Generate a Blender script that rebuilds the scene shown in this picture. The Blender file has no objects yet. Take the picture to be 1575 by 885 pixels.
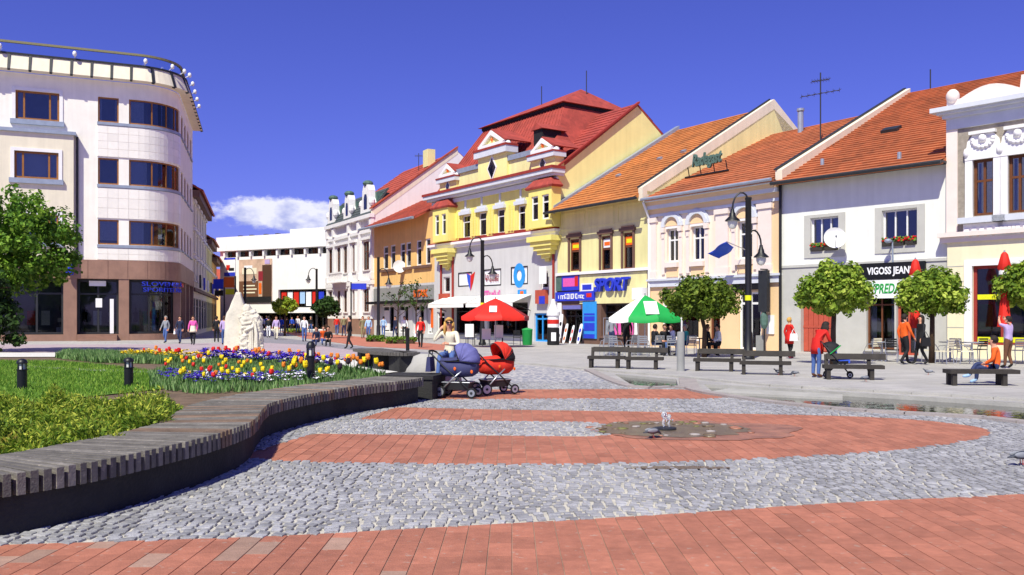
import bpy, bmesh, math, random
from mathutils import Vector, Matrix, noise
from mathutils.geometry import tessellate_polygon
random.seed(7)
R = math.radians
F, CX, HY, CH = 1350.0, 787.5, 488.0, 1.65       # focal length in photo pixels, principal column, horizon row, eye height
scene = bpy.context.scene
COL = scene.collection
# ------------------------------------------------------------------ camera
cam = bpy.data.cameras.new('camera'); camo = bpy.data.objects.new('camera', cam); COL.objects.link(camo)
cam.sensor_width = 36; cam.lens = 36*F/1575; cam.shift_y = 45.5/1575
cam.clip_start = 0.1; cam.clip_end = 6000
camo.location = (0, 0, CH); camo.rotation_euler = (R(90), 0, 0)
scene.camera = camo
# ------------------------------------------------------------------ sky
SUN_EL, SUN_AZ = 52.0, 202.0
w = bpy.data.worlds.new('World'); scene.world = w; w.use_nodes = True
nt = w.node_tree; nt.nodes.clear()
def N(t, **k):
    n = nt.nodes.new(t)
    for a, b in k.items(): setattr(n, a, b)
    return n
def wm(op, a, b=None, c=None):
    n = N('ShaderNodeMath', operation=op)
    for i, v in enumerate((a, b, c)):
        if v is None: continue
        if isinstance(v, (int, float)): n.inputs[i].default_value = v
        else: nt.links.new(v, n.inputs[i])
    return n.outputs[0]
sky = N('ShaderNodeTexSky', sky_type='NISHITA'); sky.sun_disc = False
sky.sun_elevation = R(SUN_EL); sky.sun_rotation = R(SUN_AZ); sky.air_density = 1.0; sky.dust_density = 0.45; sky.ozone_density = 3.0
tint = N('ShaderNodeMix', data_type='RGBA', blend_type='MULTIPLY'); tint.inputs['Factor'].default_value = 1
nt.links.new(sky.outputs[0], tint.inputs['A']); tint.inputs['B'].default_value = (0.475, 0.425, 1.17, 1)
tc = N('ShaderNodeTexCoord'); sep = N('ShaderNodeSeparateXYZ'); nt.links.new(tc.outputs['Generated'], sep.inputs[0])
az = wm('ARCTAN2', sep.outputs[0], sep.outputs[1]); el = wm('ARCSINE', sep.outputs[2])
azw = wm('WRAP', wm('SUBTRACT', az, R(-14.6)), R(36), R(-36))
cv = N('ShaderNodeCombineXYZ'); nt.links.new(wm('MULTIPLY', az, 1.0), cv.inputs[0]); nt.links.new(wm('MULTIPLY', el, 1.6), cv.inputs[1])
nz = N('ShaderNodeTexNoise'); nz.inputs['Scale'].default_value = 20; nz.inputs['Detail'].default_value = 9; nz.inputs['Roughness'].default_value = 0.6
nt.links.new(cv.outputs[0], nz.inputs['Vector'])
elc = wm('SUBTRACT', el, R(6.35))
up = wm('MAXIMUM', elc, 0.0); dn = wm('MINIMUM', elc, 0.0)
q = wm('ADD', wm('POWER', wm('DIVIDE', azw, R(4.9)), 2.0), wm('ADD', wm('POWER', wm('DIVIDE', up, R(1.45)), 2.0), wm('POWER', wm('DIVIDE', dn, R(1.2)), 2.0)))
dens = wm('ADD', wm('SUBTRACT', 0.75, q), wm('MULTIPLY', wm('SUBTRACT', nz.outputs[0], 0.5), 2.3))
mr = N('ShaderNodeMapRange', interpolation_type='SMOOTHSTEP'); nt.links.new(dens, mr.inputs['Value'])
mr.inputs['From Min'].default_value = -0.05; mr.inputs['From Max'].default_value = 0.32; mr.inputs['To Max'].default_value = 0.84
nz2 = N('ShaderNodeTexNoise'); nz2.inputs['Scale'].default_value = 42; nz2.inputs['Detail'].default_value = 7
nt.links.new(cv.outputs[0], nz2.inputs['Vector'])
sh = wm('ADD', wm('MULTIPLY', elc, 13.0), wm('ADD', wm('MULTIPLY', wm('SUBTRACT', nz2.outputs[0], 0.5), 2.6), 0.62))
cr = N('ShaderNodeValToRGB'); nt.links.new(sh, cr.inputs[0])
cr.color_ramp.elements[0].position = 0.1; cr.color_ramp.elements[0].color = (4.2, 4.6, 7.4, 1)
cr.color_ramp.elements[1].position = 0.85; cr.color_ramp.elements[1].color = (9.0, 9.0, 9.6, 1)
cm = N('ShaderNodeMix', data_type='RGBA'); nt.links.new(mr.outputs[0], cm.inputs['Factor'])
nt.links.new(tint.outputs['Result'], cm.inputs['A']); nt.links.new(cr.outputs[0], cm.inputs['B'])
bg = N('ShaderNodeBackground'); bg.inputs[1].default_value = 0.1
nt.links.new(cm.outputs['Result'], bg.inputs[0])
ow = N('ShaderNodeOutputWorld'); nt.links.new(bg.outputs[0], ow.inputs[0])
# ------------------------------------------------------------------ sun
sl = bpy.data.lights.new('sun', 'SUN'); sl.energy = 5.0; sl.angle = R(0.53); sl.color = (1.0, 0.98, 0.80)
so = bpy.data.objects.new('sun', sl); COL.objects.link(so)
sd = Vector((math.sin(R(SUN_AZ))*math.cos(R(SUN_EL)), math.cos(R(SUN_AZ))*math.cos(R(SUN_EL)), math.sin(R(SUN_EL))))
so.rotation_euler = (-sd).to_track_quat('-Z', 'Y').to_euler(); so.location = (-20, -40, 60)
scene.view_settings.view_transform = 'Standard'; scene.view_settings.look = 'None'
scene.view_settings.exposure = 0.2; scene.view_settings.gamma = 1.0; scene.view_settings.use_curve_mapping = False
# ------------------------------------------------------------------ helpers
def lin(c):
    if isinstance(c, str): c = tuple(int(c[i:i+2], 16) for i in (0, 2, 4))
    return tuple(((v/255)/12.92 if v/255 <= 0.04045 else ((v/255+0.055)/1.055)**2.4) for v in c)
MATS = {}
def mat(name, col, rough=0.8, var=0.18, scale=3.0, bump=0.0, bscale=40.0, metal=0.0, spec=0.4, rnd=0.0, tone=0.0, col2=None, streak=0.0, coord='Object', emit=0.0):
    """plain procedural surface: base colour, large noise variation, fine bump; tone = per-piece attribute, rnd = per-object variation"""
    if name in MATS: return MATS[name]
    m = bpy.data.materials.new(name); m.use_nodes = True; t = m.node_tree; MATS[name] = m
    b = t.nodes['Principled BSDF']; c = lin(col); L = t.links.new
    b.inputs['Roughness'].default_value = rough; b.inputs['Metallic'].default_value = metal; b.inputs['Specular IOR Level'].default_value = spec
    tcn = t.nodes.new('ShaderNodeTexCoord'); world = coord == 'World'
    if world: tcn = t.nodes.new('ShaderNodeNewGeometry'); coord = 'Position'
    n1 = t.nodes.new('ShaderNodeTexNoise'); n1.inputs['Scale'].default_value = scale; n1.inputs['Detail'].default_value = 6; n1.inputs['Roughness'].default_value = 0.65
    L(tcn.outputs[coord], n1.inputs['Vector'])
    r = t.nodes.new('ShaderNodeValToRGB'); L(n1.outputs[0], r.inputs[0])
    c2 = lin(col2) if col2 else tuple(min(1, v*(1+var)) for v in c)
    r.color_ramp.elements[0].position = 0.3; r.color_ramp.elements[1].position = 0.7
    r.color_ramp.elements[0].color = (*[v*(1-var) for v in c], 1); r.color_ramp.elements[1].color = (*c2, 1)
    out = r.outputs[0]
    def mulv(sock_val, amt, out):
        mm = t.nodes.new('ShaderNodeMapRange'); L(sock_val, mm.inputs['Value']); mm.inputs['To Min'].default_value = 1-amt; mm.inputs['To Max'].default_value = 1+amt
        hs = t.nodes.new('ShaderNodeHueSaturation'); L(mm.outputs[0], hs.inputs['Value']); L(out, hs.inputs['Color'])
        return hs.outputs[0]
    if world:
        n4 = t.nodes.new('ShaderNodeTexNoise'); n4.inputs['Scale'].default_value = 0.75; n4.inputs['Detail'].default_value = 7; n4.inputs['Roughness'].default_value = 0.7; L(tcn.outputs[coord], n4.inputs['Vector']); out = mulv(n4.outputs[0], 0.3, out)
        n5 = t.nodes.new('ShaderNodeTexNoise'); n5.inputs['Scale'].default_value = 16; n5.inputs['Detail'].default_value = 3; L(tcn.outputs[coord], n5.inputs['Vector']); m5 = t.nodes.new('ShaderNodeMapRange'); m5.inputs['From Min'].default_value = 0.64; m5.inputs['From Max'].default_value = 0.72; L(n5.outputs[0], m5.inputs[0])
        x5 = t.nodes.new('ShaderNodeMix'); x5.data_type = 'RGBA'; x5.inputs['B'].default_value = (0.42, 0.36, 0.3, 1); m5.inputs['To Max'].default_value = 0.4; L(m5.outputs[0], x5.inputs['Factor']); L(out, x5.inputs['A']); out = x5.outputs['Result']
    if rnd:
        oi = t.nodes.new('ShaderNodeObjectInfo'); out = mulv(oi.outputs['Random'], rnd, out)
    if tone:
        at = t.nodes.new('ShaderNodeAttribute'); at.attribute_name = 'tone'; out = mulv(at.outputs['Fac'], tone, out)
    if streak:
        streak = min(0.22, streak*2.0)
        mp = t.nodes.new('ShaderNodeMapping'); mp.inputs['Scale'].default_value = (2.2, 2.2, 0.14); L(tcn.outputs['Object'], mp.inputs[0])
        n3 = t.nodes.new('ShaderNodeTexNoise'); n3.inputs['Scale'].default_value = 1.6; n3.inputs['Detail'].default_value = 5; L(mp.outputs[0], n3.inputs['Vector'])
        out = mulv(n3.outputs[0], streak, out)
    L(out, b.inputs['Base Color'])
    if bump:
        n2 = t.nodes.new('ShaderNodeTexNoise'); n2.inputs['Scale'].default_value = bscale; n2.inputs['Detail'].default_value = 4; L(tcn.outputs[coord], n2.inputs['Vector'])
        bp = t.nodes.new('ShaderNodeBump'); bp.inputs['Strength'].default_value = bump; bp.inputs['Distance'].default_value = 0.02
        L(n2.outputs[0], bp.inputs['Height']); L(bp.outputs[0], b.inputs['Normal'])
    return m
def leafmat(name, ca, cb, cc):
    """leaf: colour picked per leaf by the tone attribute, light passes through"""
    m = bpy.data.materials.new(name); m.use_nodes = True; t = m.node_tree; MATS[name] = m; L = t.links.new
    b = t.nodes['Principled BSDF']; b.inputs['Roughness'].default_value = 0.6; b.inputs['Specular IOR Level'].default_value = 0.25
    at = t.nodes.new('ShaderNodeAttribute'); at.attribute_name = 'tone'
    r = t.nodes.new('ShaderNodeValToRGB'); L(at.outputs['Fac'], r.inputs[0])
    r.color_ramp.elements[0].color = (*lin(ca), 1); r.color_ramp.elements[1].color = (*lin(cc), 1)
    e = r.color_ramp.elements.new(0.5); e.color = (*lin(cb), 1)
    L(r.outputs[0], b.inputs['Base Color'])
    tr = t.nodes.new('ShaderNodeBsdfTranslucent'); L(r.outputs[0], tr.inputs[0])
    mx = t.nodes.new('ShaderNodeMixShader'); mx.inputs[0].default_value = 0.3
    L(b.outputs[0], mx.inputs[1]); L(tr.outputs[0], mx.inputs[2]); L(mx.outputs[0], t.nodes['Material Output'].inputs[0])
    return m
def gp(x, y, z=0.0):
    d = F*(CH-z)/(y-HY); return Vector(((x-CX)*d/F, d, z))
def at(x, y, d):                        # photo pixel at a known distance
    return Vector(((x-CX)*d/F, d, CH-(y-HY)*d/F))
def tag(o, label=None, cat=None, group=None, kind=None):
    if label: o['label'] = label
    if cat: o['category'] = cat
    if group: o['group'] = group
    if kind: o['kind'] = kind
    return o
def empty(name, label, cat, loc=(0, 0, 0), rz=0.0, group=None):
    o = bpy.data.objects.new(name, None); COL.objects.link(o); o.location = loc; o.rotation_euler = (0, 0, rz); o.empty_display_size = 0.2
    return tag(o, label, cat, group)
WORLD = {}
def base(name, label, cat, loc, rz=0.0, group=None):
    """Empty at a thing's base whose parts are modelled in world coordinates"""
    o = empty(name, label, cat, loc, rz, group); WORLD[o.name] = (Matrix.Translation(Vector(loc)) @ Matrix.Rotation(rz, 4, 'Z')).inverted(); return o
def adopt(o, parent):
    o.parent = parent
    if parent.name in WORLD: o.matrix_parent_inverse = WORLD[parent.name]
class MB:
    def __init__(s): s.v = []; s.f = []; s.m = []; s.t = []
    def add(s, vs, fs, mi=0, tone=0.5):
        o = len(s.v); s.v += [tuple(v) for v in vs]
        for f in fs: s.f.append(tuple(i+o for i in f)); s.m.append(mi); s.t.append(tone)
    def hexa(s, p, mi=0, tone=0.5):     # p: 4 bottom, 4 top, same winding
        s.add(p, [(3, 2, 1, 0), (4, 5, 6, 7), (0, 1, 5, 4), (1, 2, 6, 5), (2, 3, 7, 6), (3, 0, 4, 7)], mi, tone)
    def box(s, x0, x1, y0, y1, z0, z1, mi=0, M=None, tone=0.5):
        p = [Vector(q) for q in ((x0, y0, z0), (x1, y0, z0), (x1, y1, z0), (x0, y1, z0), (x0, y0, z1), (x1, y0, z1), (x1, y1, z1), (x0, y1, z1))]
        if M: p = [M @ q for q in p]
        s.hexa(p, mi, tone)
    def tube(s, pts, rad, n=8, mi=0, tone=0.5):
        pts = [Vector(p) for p in pts]
        if not isinstance(rad, (list, tuple)): rad = [rad]*len(pts)
        vs = []; fs = []; prev = None
        for i, p in enumerate(pts):
            d = (pts[min(i+1, len(pts)-1)]-pts[max(i-1, 0)])
            d = d.normalized() if d.length > 1e-9 else Vector((0, 0, 1))
            if prev is None: a = d.orthogonal().normalized()
            else:
                a = prev-d*prev.dot(d); a = a.normalized() if a.length > 1e-6 else d.orthogonal().normalized()
            prev = a; b = d.cross(a)
            for k in range(n):
                an = 2*math.pi*k/n; vs.append(p+(a*math.cos(an)+b*math.sin(an))*rad[i])
        for i in range(len(pts)-1):
            for k in range(n): fs.append((i*n+k, i*n+(k+1) % n, (i+1)*n+(k+1) % n, (i+1)*n+k))
        fs.append(tuple(range(n-1, -1, -1))); fs.append(tuple((len(pts)-1)*n+k for k in range(n)))
        s.add(vs, fs, mi, tone)
    def lathe(s, prof, c=(0, 0, 0), n=16, mi=0, M=None, sx=1, sy=1):
        vs = []; fs = []
        for r, z in prof:
            for k in range(n):
                an = 2*math.pi*k/n; v = Vector((c[0]+r*sx*math.cos(an), c[1]+r*sy*math.sin(an), c[2]+z)); vs.append(M @ v if M else v)
        for i in range(len(prof)-1):
            for k in range(n): fs.append((i*n+k, i*n+(k+1) % n, (i+1)*n+(k+1) % n, (i+1)*n+k))
        fs.append(tuple(range(n-1, -1, -1))); fs.append(tuple((len(prof)-1)*n+k for k in range(n)))
        s.add(vs, fs, mi)
    def blob(s, c, r, n=10, mi=0, jit=0.0, seed=0, M=None):
        vs = []; fs = []; m = max(4, n//2+1)
        for i in range(m+1):
            ph = math.pi*i/m
            for k in range(n):
                an = 2*math.pi*k/n
                d = Vector((math.sin(ph)*math.cos(an), math.sin(ph)*math.sin(an), -math.cos(ph)))
                j = 1+jit*noise.noise(d*1.7+Vector((seed*3.1, seed*1.7, 0)))
                v = Vector((c[0]+d.x*r[0]*j, c[1]+d.y*r[1]*j, c[2]+d.z*r[2]*j)); vs.append(M @ v if M else v)
        for i in range(m):
            for k in range(n): fs.append((i*n+k, i*n+(k+1) % n, (i+1)*n+(k+1) % n, (i+1)*n+k))
        s.add(vs, fs, mi)
    def build(s, name, mats, parent=None, smooth=False, loc=None):
        me = bpy.data.meshes.new(name); me.from_pydata(s.v, [], s.f)
        if not isinstance(mats, (list, tuple)): mats = [mats]
        for m in mats: me.materials.append(MATS[m] if isinstance(m, str) else m)
        if len(mats) > 1: me.polygons.foreach_set('material_index', s.m)
        if any(t != 0.5 for t in s.t):
            a = me.attributes.new('tone', 'FLOAT', 'FACE'); a.data.foreach_set('value', s.t)
        if smooth: me.polygons.foreach_set('use_smooth', [True]*len(me.polygons))
        me.update()
        o = bpy.data.objects.new(name, me); COL.objects.link(o)
        if parent: adopt(o, parent)
        if loc is not None: o.location = loc
        return o
def smoothed(o, ang=40):
    me = o.data; me.polygons.foreach_set('use_smooth', [True]*len(me.polygons)); me.set_sharp_from_angle(angle=R(ang)); return o
def copy_tree(o, parent=None):
    c = o.copy(); COL.objects.link(c); c.parent = parent
    for ch in o.children: copy_tree(ch, c)
    return c
def crom(P, n=8):
    P = [Vector(p) for p in P]; out = []
    for i in range(len(P)-1):
        p0, p1, p2, p3 = P[max(i-1, 0)], P[i], P[i+1], P[min(i+2, len(P)-1)]
        for k in range(n):
            t = k/n
            out.append(0.5*((2*p1)+(p2-p0)*t+(2*p0-5*p1+4*p2-p3)*t*t+(3*p1-p0-3*p2+p3)*t**3))
    out.append(P[-1]); return out
def resample(P, step):
    out = [P[0].copy()]; acc = 0.0
    for a, b in zip(P, P[1:]):
        L = (b-a).length; t = step-acc
        while t <= L: out.append(a.lerp(b, t/L)); t += step
        acc = (acc+L) % step
    return out
def inpoly(x, y, P):
    r = False; j = len(P)-1
    for i in range(len(P)):
        if (P[i][1] > y) != (P[j][1] > y) and x < (P[j][0]-P[i][0])*(y-P[i][1])/(P[j][1]-P[i][1])+P[i][0]: r = not r
        j = i
    return r
def sheet(name, loops, z, m, kind='structure', parent=None, skirt=0.0):
    """flat surface filling a polygon (with holes), optionally with side faces going down"""
    L3 = [[Vector((p[0], p[1], 0)) for p in l] for l in loops]
    tris = tessellate_polygon(L3); pts = [p for l in L3 for p in l]
    b = MB(); fs = []
    for t in tris:
        a, c, d = (pts[i] for i in t)
        fs.append(tuple(t) if (c-a).cross(d-a).z > 0 else tuple(reversed(t)))
    b.add([(p.x, p.y, z) for p in pts], fs)
    if skirt:
        for l in L3:
            n = len(l)
            for i in range(n):
                p, q = l[i], l[(i+1) % n]
                b.add([(p.x, p.y, z), (q.x, q.y, z), (q.x, q.y, z-skirt), (p.x, p.y, z-skirt)], [(0, 1, 2, 3)])
    o = b.build(name, m, parent)
    if kind: o['kind'] = kind
    return o
TEXTS = []
def text(body, size, m, parent, place, name='lettering', extrude=0.02, italic=0.0, sx=1.0, bold=0.0):
    """flat lettering; place(a, b, o) maps text plane to the world; converted to mesh in one go later"""
    cu = bpy.data.curves.new(name, 'FONT'); cu.body = body; cu.size = size; cu.extrude = extrude; cu.align_x = 'CENTER'; cu.align_y = 'CENTER'
    cu.shear = italic; cu.offset = bold; cu.resolution_u = 3
    o = bpy.data.objects.new('txt', cu); COL.objects.link(o); TEXTS.append((o, name, m, parent, place, sx))
def flush_texts():
    dg = bpy.context.evaluated_depsgraph_get()
    for o, name, m, parent, place, sx in TEXTS:
        me = bpy.data.meshes.new_from_object(o.evaluated_get(dg)); me.name = name
        for v in me.vertices: v.co = place(v.co.x*sx, v.co.y, v.co.z)
        me.materials.clear(); me.materials.append(MATS[m])
        q = bpy.data.objects.new(name, me); COL.objects.link(q); adopt(q, parent)
        bpy.data.objects.remove(o)
    TEXTS.clear()
class Fac:
    """a facade: A and B are its left and right foot on the ground (left/right as seen), P(u, z, o) a point u along, z up, o outwards"""
    def __init__(s, A, B):
        s.A = Vector((A[0], A[1], 0)); s.B = Vector((B[0], B[1], 0)); s.t = (s.B-s.A).normalized(); s.W = (s.B-s.A).length
        s.n = Vector((s.t.y, -s.t.x, 0)); s.rz = math.atan2(s.t.y, s.t.x); s.curved = False
    def P(s, u, z, o=0.0): return s.A+s.t*u+s.n*o+Vector((0, 0, z))
    def px(s, x, y, o=0.0):
        k = (x-CX)/F; a = s.A+s.n*o; u = (k*a.y-a.x)/(s.t.x-k*s.t.y); d = a.y+s.t.y*u
        return u, CH-(y-HY)*d/F
    def u(s, x, o=0.0): return s.px(x, HY, o)[0]
    def z(s, x, y, o=0.0): return s.px(x, y, o)[1]
    def rect(s, x0, x1, y0, y1, o=0.0):  # y0 top, y1 bottom, read at the middle column
        xm = (x0+x1)/2; return s.u(x0, o), s.u(x1, o), s.z(xm, y1, o), s.z(xm, y0, o)
    def cuts(s, u0, u1): return [u0, u1]
class ArcFac(Fac):
    """facade along a polyline"""
    def __init__(s, pts):
        s.p = [Vector((q[0], q[1], 0)) for q in pts]; s.s = [0.0]
        for a, b in zip(s.p, s.p[1:]): s.s.append(s.s[-1]+(b-a).length)
        s.W = s.s[-1]; s.A = s.p[0]; s.B = s.p[-1]; s.curved = True; s.rz = 0
        s.vn = []
        for i in range(len(s.p)):
            d = (s.p[min(i+1, len(s.p)-1)]-s.p[max(i-1, 0)]).normalized(); s.vn.append(Vector((d.y, -d.x, 0)))
    def P(s, u, z, o=0.0):
        i = 0
        while i < len(s.s)-2 and u > s.s[i+1]: i += 1
        t = (u-s.s[i])/(s.s[i+1]-s.s[i]); q = s.p[i].lerp(s.p[i+1], t); n = s.vn[i].lerp(s.vn[i+1], max(0, min(1, t)))
        if t < 0 or t > 1: q = s.p[i]+(s.p[i+1]-s.p[i])*t
        return q+n*o+Vector((0, 0, z))
    def u(s, x, o=0.0):                  # first crossing of a column with the wall, seen from the camera
        k = (x-CX)/F; best = None
        for i in range(400):
            uu = s.W*i/399; q = s.P(uu, 0, o); e = abs(q.x/q.y-k)
            if best is None or e < best[0]-1e-5: best = (e, uu)
        return best[1]
    def z(s, x, y, o=0.0):
        q = s.P(s.u(x, o), 0, o); return CH-(y-HY)*q.y/F
    def px(s, x, y, o=0.0): return s.u(x, o), s.z(x, y, o)
    def cuts(s, u0, u1): return [u0]+[q for q in s.s if u0+0.01 < q < u1-0.01]+[u1]
def fb(mb, fac, u0, u1, z0, z1, o0, o1, mi=0, tone=0.5):
    """box on a facade"""
    c = fac.cuts(min(u0, u1), max(u0, u1))
    for a, b in zip(c, c[1:]):
        P = fac.P
        mb.hexa([P(a, z0, o1), P(b, z0, o1), P(b, z0, o0), P(a, z0, o0), P(a, z1, o1), P(b, z1, o1), P(b, z1, o0), P(a, z1, o0)], mi, tone)
def fprism(mb, fac, poly, o0, o1, mi=0):
    """outline in (u, z), extruded between two outward offsets"""
    n = len(poly); P = fac.P
    ar = sum(poly[i][0]*poly[(i+1) % n][1]-poly[(i+1) % n][0]*poly[i][1] for i in range(n))
    if ar < 0: poly = poly[::-1]
    vs = [P(a, b, o1) for a, b in poly]+[P(a, b, o0) for a, b in poly]
    fs = [tuple(range(n)), tuple(range(2*n-1, n-1, -1))]+[(i, n+i, n+(i+1) % n, (i+1) % n) for i in range(n)]
    mb.add(vs, fs, mi)
def wallmesh(mb, fac, u0, u1, z0, z1, holes, depth=0.2, mi=0, o=0.0):
    us = sorted(set([u0, u1]+[h[0] for h in holes]+[h[1] for h in holes]+fac.cuts(u0, u1)))
    zs = sorted(set([z0, z1]+[h[2] for h in holes]+[h[3] for h in holes]))
    us = [u for u in us if u0-1e-6 <= u <= u1+1e-6]; zs = [z for z in zs if z0-1e-6 <= z <= z1+1e-6]
    P = fac.P
    for a, b in zip(us, us[1:]):
        if b-a < 1e-5: continue
        for c, d in zip(zs, zs[1:]):
            if d-c < 1e-5: continue
            m, k = (a+b)/2, (c+d)/2
            if any(h[0] < m < h[1] and h[2] < k < h[3] for h in holes): continue
            mb.add([P(a, c, o), P(b, c, o), P(b, d, o), P(a, d, o)], [(0, 1, 2, 3)], mi)
    for h in holes:
        for a, b in zip(fac.cuts(h[0], h[1]), fac.cuts(h[0], h[1])[1:]):
            mb.add([P(a, h[2], o), P(b, h[2], o), P(b, h[2], o-depth), P(a, h[2], o-depth)], [(3, 2, 1, 0)], mi)
            mb.add([P(a, h[3], o), P(b, h[3], o), P(b, h[3], o-depth), P(a, h[3], o-depth)], [(0, 1, 2, 3)], mi)
        mb.add([P(h[0], h[2], o), P(h[0], h[3], o), P(h[0], h[3], o-depth), P(h[0], h[2], o-depth)], [(3, 2, 1, 0)], mi)
        mb.add([P(h[1], h[2], o), P(h[1], h[3], o), P(h[1], h[3], o-depth), P(h[1], h[2], o-depth)], [(0, 1, 2, 3)], mi)
DRND = random.Random(99)
def display(wn, fac, h, o):
    """goods standing behind a shop window, in front of a partition"""
    u0, u1, z0, z1 = h; r = DRND; b = MB(); fb(b, fac, u0-0.2, u1+0.2, 0.02, z1+0.2, o-2.3, o-2.2); b.build('partition', r.choice(['wall_cream', 'grey_plaster', 'stone_shop', 'interior_dark']), wn)
    b = MB(); fb(b, fac, u0+0.02, u1-0.02, max(0.05, z0-0.1), z0+0.12, o-1.3, o-0.2); b.build('display_floor', r.choice(['dark_wood', 'cream', 'white', 'grey']), wn)
    n = max(1, int((u1-u0)/0.75))
    for k in range(n):
        uc = u0+(u1-u0)*(k+r.uniform(0.3, 0.7))/n; kind = r.random(); m = r.choice(['red', 'white', 'cream', 'lightblue', 'black', 'pink', 'yellow', 'jeans', 'green', 'orange', 'grey', 'white']); oo = o-r.uniform(0.4, 0.9); zb = z0+0.12
        if kind < 0.5:                               # dressed bust on a stand
            s = min(1.0, (z1-zb)/1.9); c = fac.P(uc, zb, oo); b = MB(); b.lathe([(0.15*s, 0.0), (0.15*s, 0.02), (0.02, 0.04), (0.02, 0.7*s), (0.19*s, 0.72*s), (0.14*s, 1.0*s), (0.19*s, 1.28*s), (0.2*s, 1.38*s), (0.06*s, 1.45*s), (0.05*s, 1.52*s), (0.09*s, 1.6*s), (0.09*s, 1.7*s), (0.02, 1.76*s)], tuple(c), 12); smoothed(b.build('display_bust', m, wn), 60)
        elif kind < 0.75:
            b = MB(); fb(b, fac, uc-0.2, uc+0.2, zb, zb+r.uniform(0.3, 0.7), oo-0.2, oo+0.2); b.build('display_plinth', 'white', wn); b = MB(); fb(b, fac, uc-0.12, uc+0.12, zb+0.71, zb+1.0, oo-0.1, oo+0.1); b.build('display_box', m, wn)
        else:
            b = MB(); fb(b, fac, uc-0.26, uc+0.26, zb+0.5, min(z1-0.3, zb+1.5), o-0.12, o-0.1); b.build('display_poster', m, wn)
def window(house, fac, h, frame='white_paint', glass='glass', cols=2, trans=0.66, bars=0.07, sill=None, o=-0.13, name='window', sillz=0.08, cw=None):
    """window > pane, sill.  h = (u0, u1, z0, z1); cols upright divisions, trans = height of the transom as a share, 0 for none"""
    u0, u1, z0, z1 = h; b = MB()
    fb(b, fac, u0, u0+bars, z0, z1, o-0.05, o+0.04); fb(b, fac, u1-bars, u1, z0, z1, o-0.05, o+0.04)
    fb(b, fac, u0+bars, u1-bars, z0, z0+bars, o-0.05, o+0.04); fb(b, fac, u0+bars, u1-bars, z1-bars, z1, o-0.05, o+0.04)
    xs = [u0+(u1-u0)*k for k in (cw if cw else [i/cols for i in range(1, cols)])]
    for x in xs: fb(b, fac, x-bars*0.45, x+bars*0.45, z0+bars, z1-bars, o-0.045, o+0.035)
    if trans:
        zt = z0+(z1-z0)*trans; e = [u0+bars]+[q for x in xs for q in (x-bars*0.45, x+bars*0.45)]+[u1-bars]
        for i in range(0, len(e), 2): fb(b, fac, e[i], e[i+1], zt-bars*0.45, zt+bars*0.45, o-0.04, o+0.03)
    wn = b.build(name, frame, house)
    zz = [z0+bars]+([z0+(z1-z0)*trans] if trans else [])+[z1-bars]; e = [u0+bars]+xs+[u1-bars]
    for a, c in zip(e, e[1:]):
        for p, q in zip(zz, zz[1:]):
            g = MB(); fb(g, fac, a+0.005, c-0.005, p+0.005, q-0.005, o-0.03, o-0.01); g.build('pane', glass, wn)
    if glass in ('glass', 'glass_blue') and z1-z0 > 1.0 and DRND.random() < 0.75:
        cwid = (u1-u0)*DRND.uniform(0.16, 0.34); full = DRND.random() < 0.25; nf = 5
        for ua, ub in (((u0+bars, u1-bars),) if full else ((u0+bars, u0+cwid), (u1-cwid, u1-bars))):
            g = MB(); zt_ = z1-bars; zb_ = z0+bars if not full else z0+(z1-z0)*DRND.uniform(0.1, 0.5)
            for i in range(nf): fb(g, fac, ua+(ub-ua)*i/nf, ua+(ub-ua)*(i+0.98)/nf, zb_, zt_, o-0.2-0.03*(i % 2), o-0.17-0.03*(i % 2))
            g.build('curtain', 'curtain', wn)
    if name in ('shop_window', 'shop_door') and glass == 'glass_shop': display(wn, fac, h, o)
    if sill:
        g = MB(); fb(g, fac, u0-0.12, u1+0.12, z0-sillz-0.02, z0-0.02, -0.1, 0.14); g.build('sill', sill, wn)
    return wn
# ------------------------------------------------------------------ materials
def slabmat(name, col, size):
    m = mat(name, col, 0.85, 0.13, 0.3, 0.2, 60); t = m.node_tree; b = t.nodes['Principled BSDF']; L = t.links.new
    src = b.inputs['Base Color'].links[0].from_socket; tcn = t.nodes.new('ShaderNodeTexCoord'); mp = t.nodes.new('ShaderNodeMapping'); mp.inputs['Rotation'].default_value = (0, 0, R(-24)); L(tcn.outputs['Object'], mp.inputs[0])
    br = t.nodes.new('ShaderNodeTexBrick'); br.inputs['Scale'].default_value = 1.0; br.inputs['Mortar Size'].default_value = 0.012; br.inputs['Brick Width'].default_value = size; br.inputs['Row Height'].default_value = size*0.66
    br.inputs['Color1'].default_value = (1, 1, 1, 1); br.inputs['Color2'].default_value = (0.88, 0.88, 0.89, 1); br.inputs['Mortar'].default_value = (0.62, 0.6, 0.58, 1); L(mp.outputs[0], br.inputs['Vector'])
    n = t.nodes.new('ShaderNodeTexNoise'); n.inputs['Scale'].default_value = 1.3; n.inputs['Detail'].default_value = 8; L(tcn.outputs['Object'], n.inputs['Vector']); mr_ = t.nodes.new('ShaderNodeMapRange'); mr_.inputs['To Min'].default_value = 0.82; mr_.inputs['To Max'].default_value = 1.14; L(n.outputs[0], mr_.inputs[0])
    mx = t.nodes.new('ShaderNodeMix'); mx.data_type = 'RGBA'; mx.blend_type = 'MULTIPLY'; mx.inputs['Factor'].default_value = 1; L(src, mx.inputs['A']); L(br.outputs[0], mx.inputs['B'])
    hs = t.nodes.new('ShaderNodeHueSaturation'); L(mx.outputs['Result'], hs.inputs['Color']); L(mr_.outputs[0], hs.inputs['Value']); L(hs.outputs[0], b.inputs['Base Color'])
slabmat('slab_grey', 'b0aca8', 0.9)
mat('paver_red', 'a86b55', 0.82, 0.16, 9, 0.35, 70, tone=0.15, coord='World')
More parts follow.
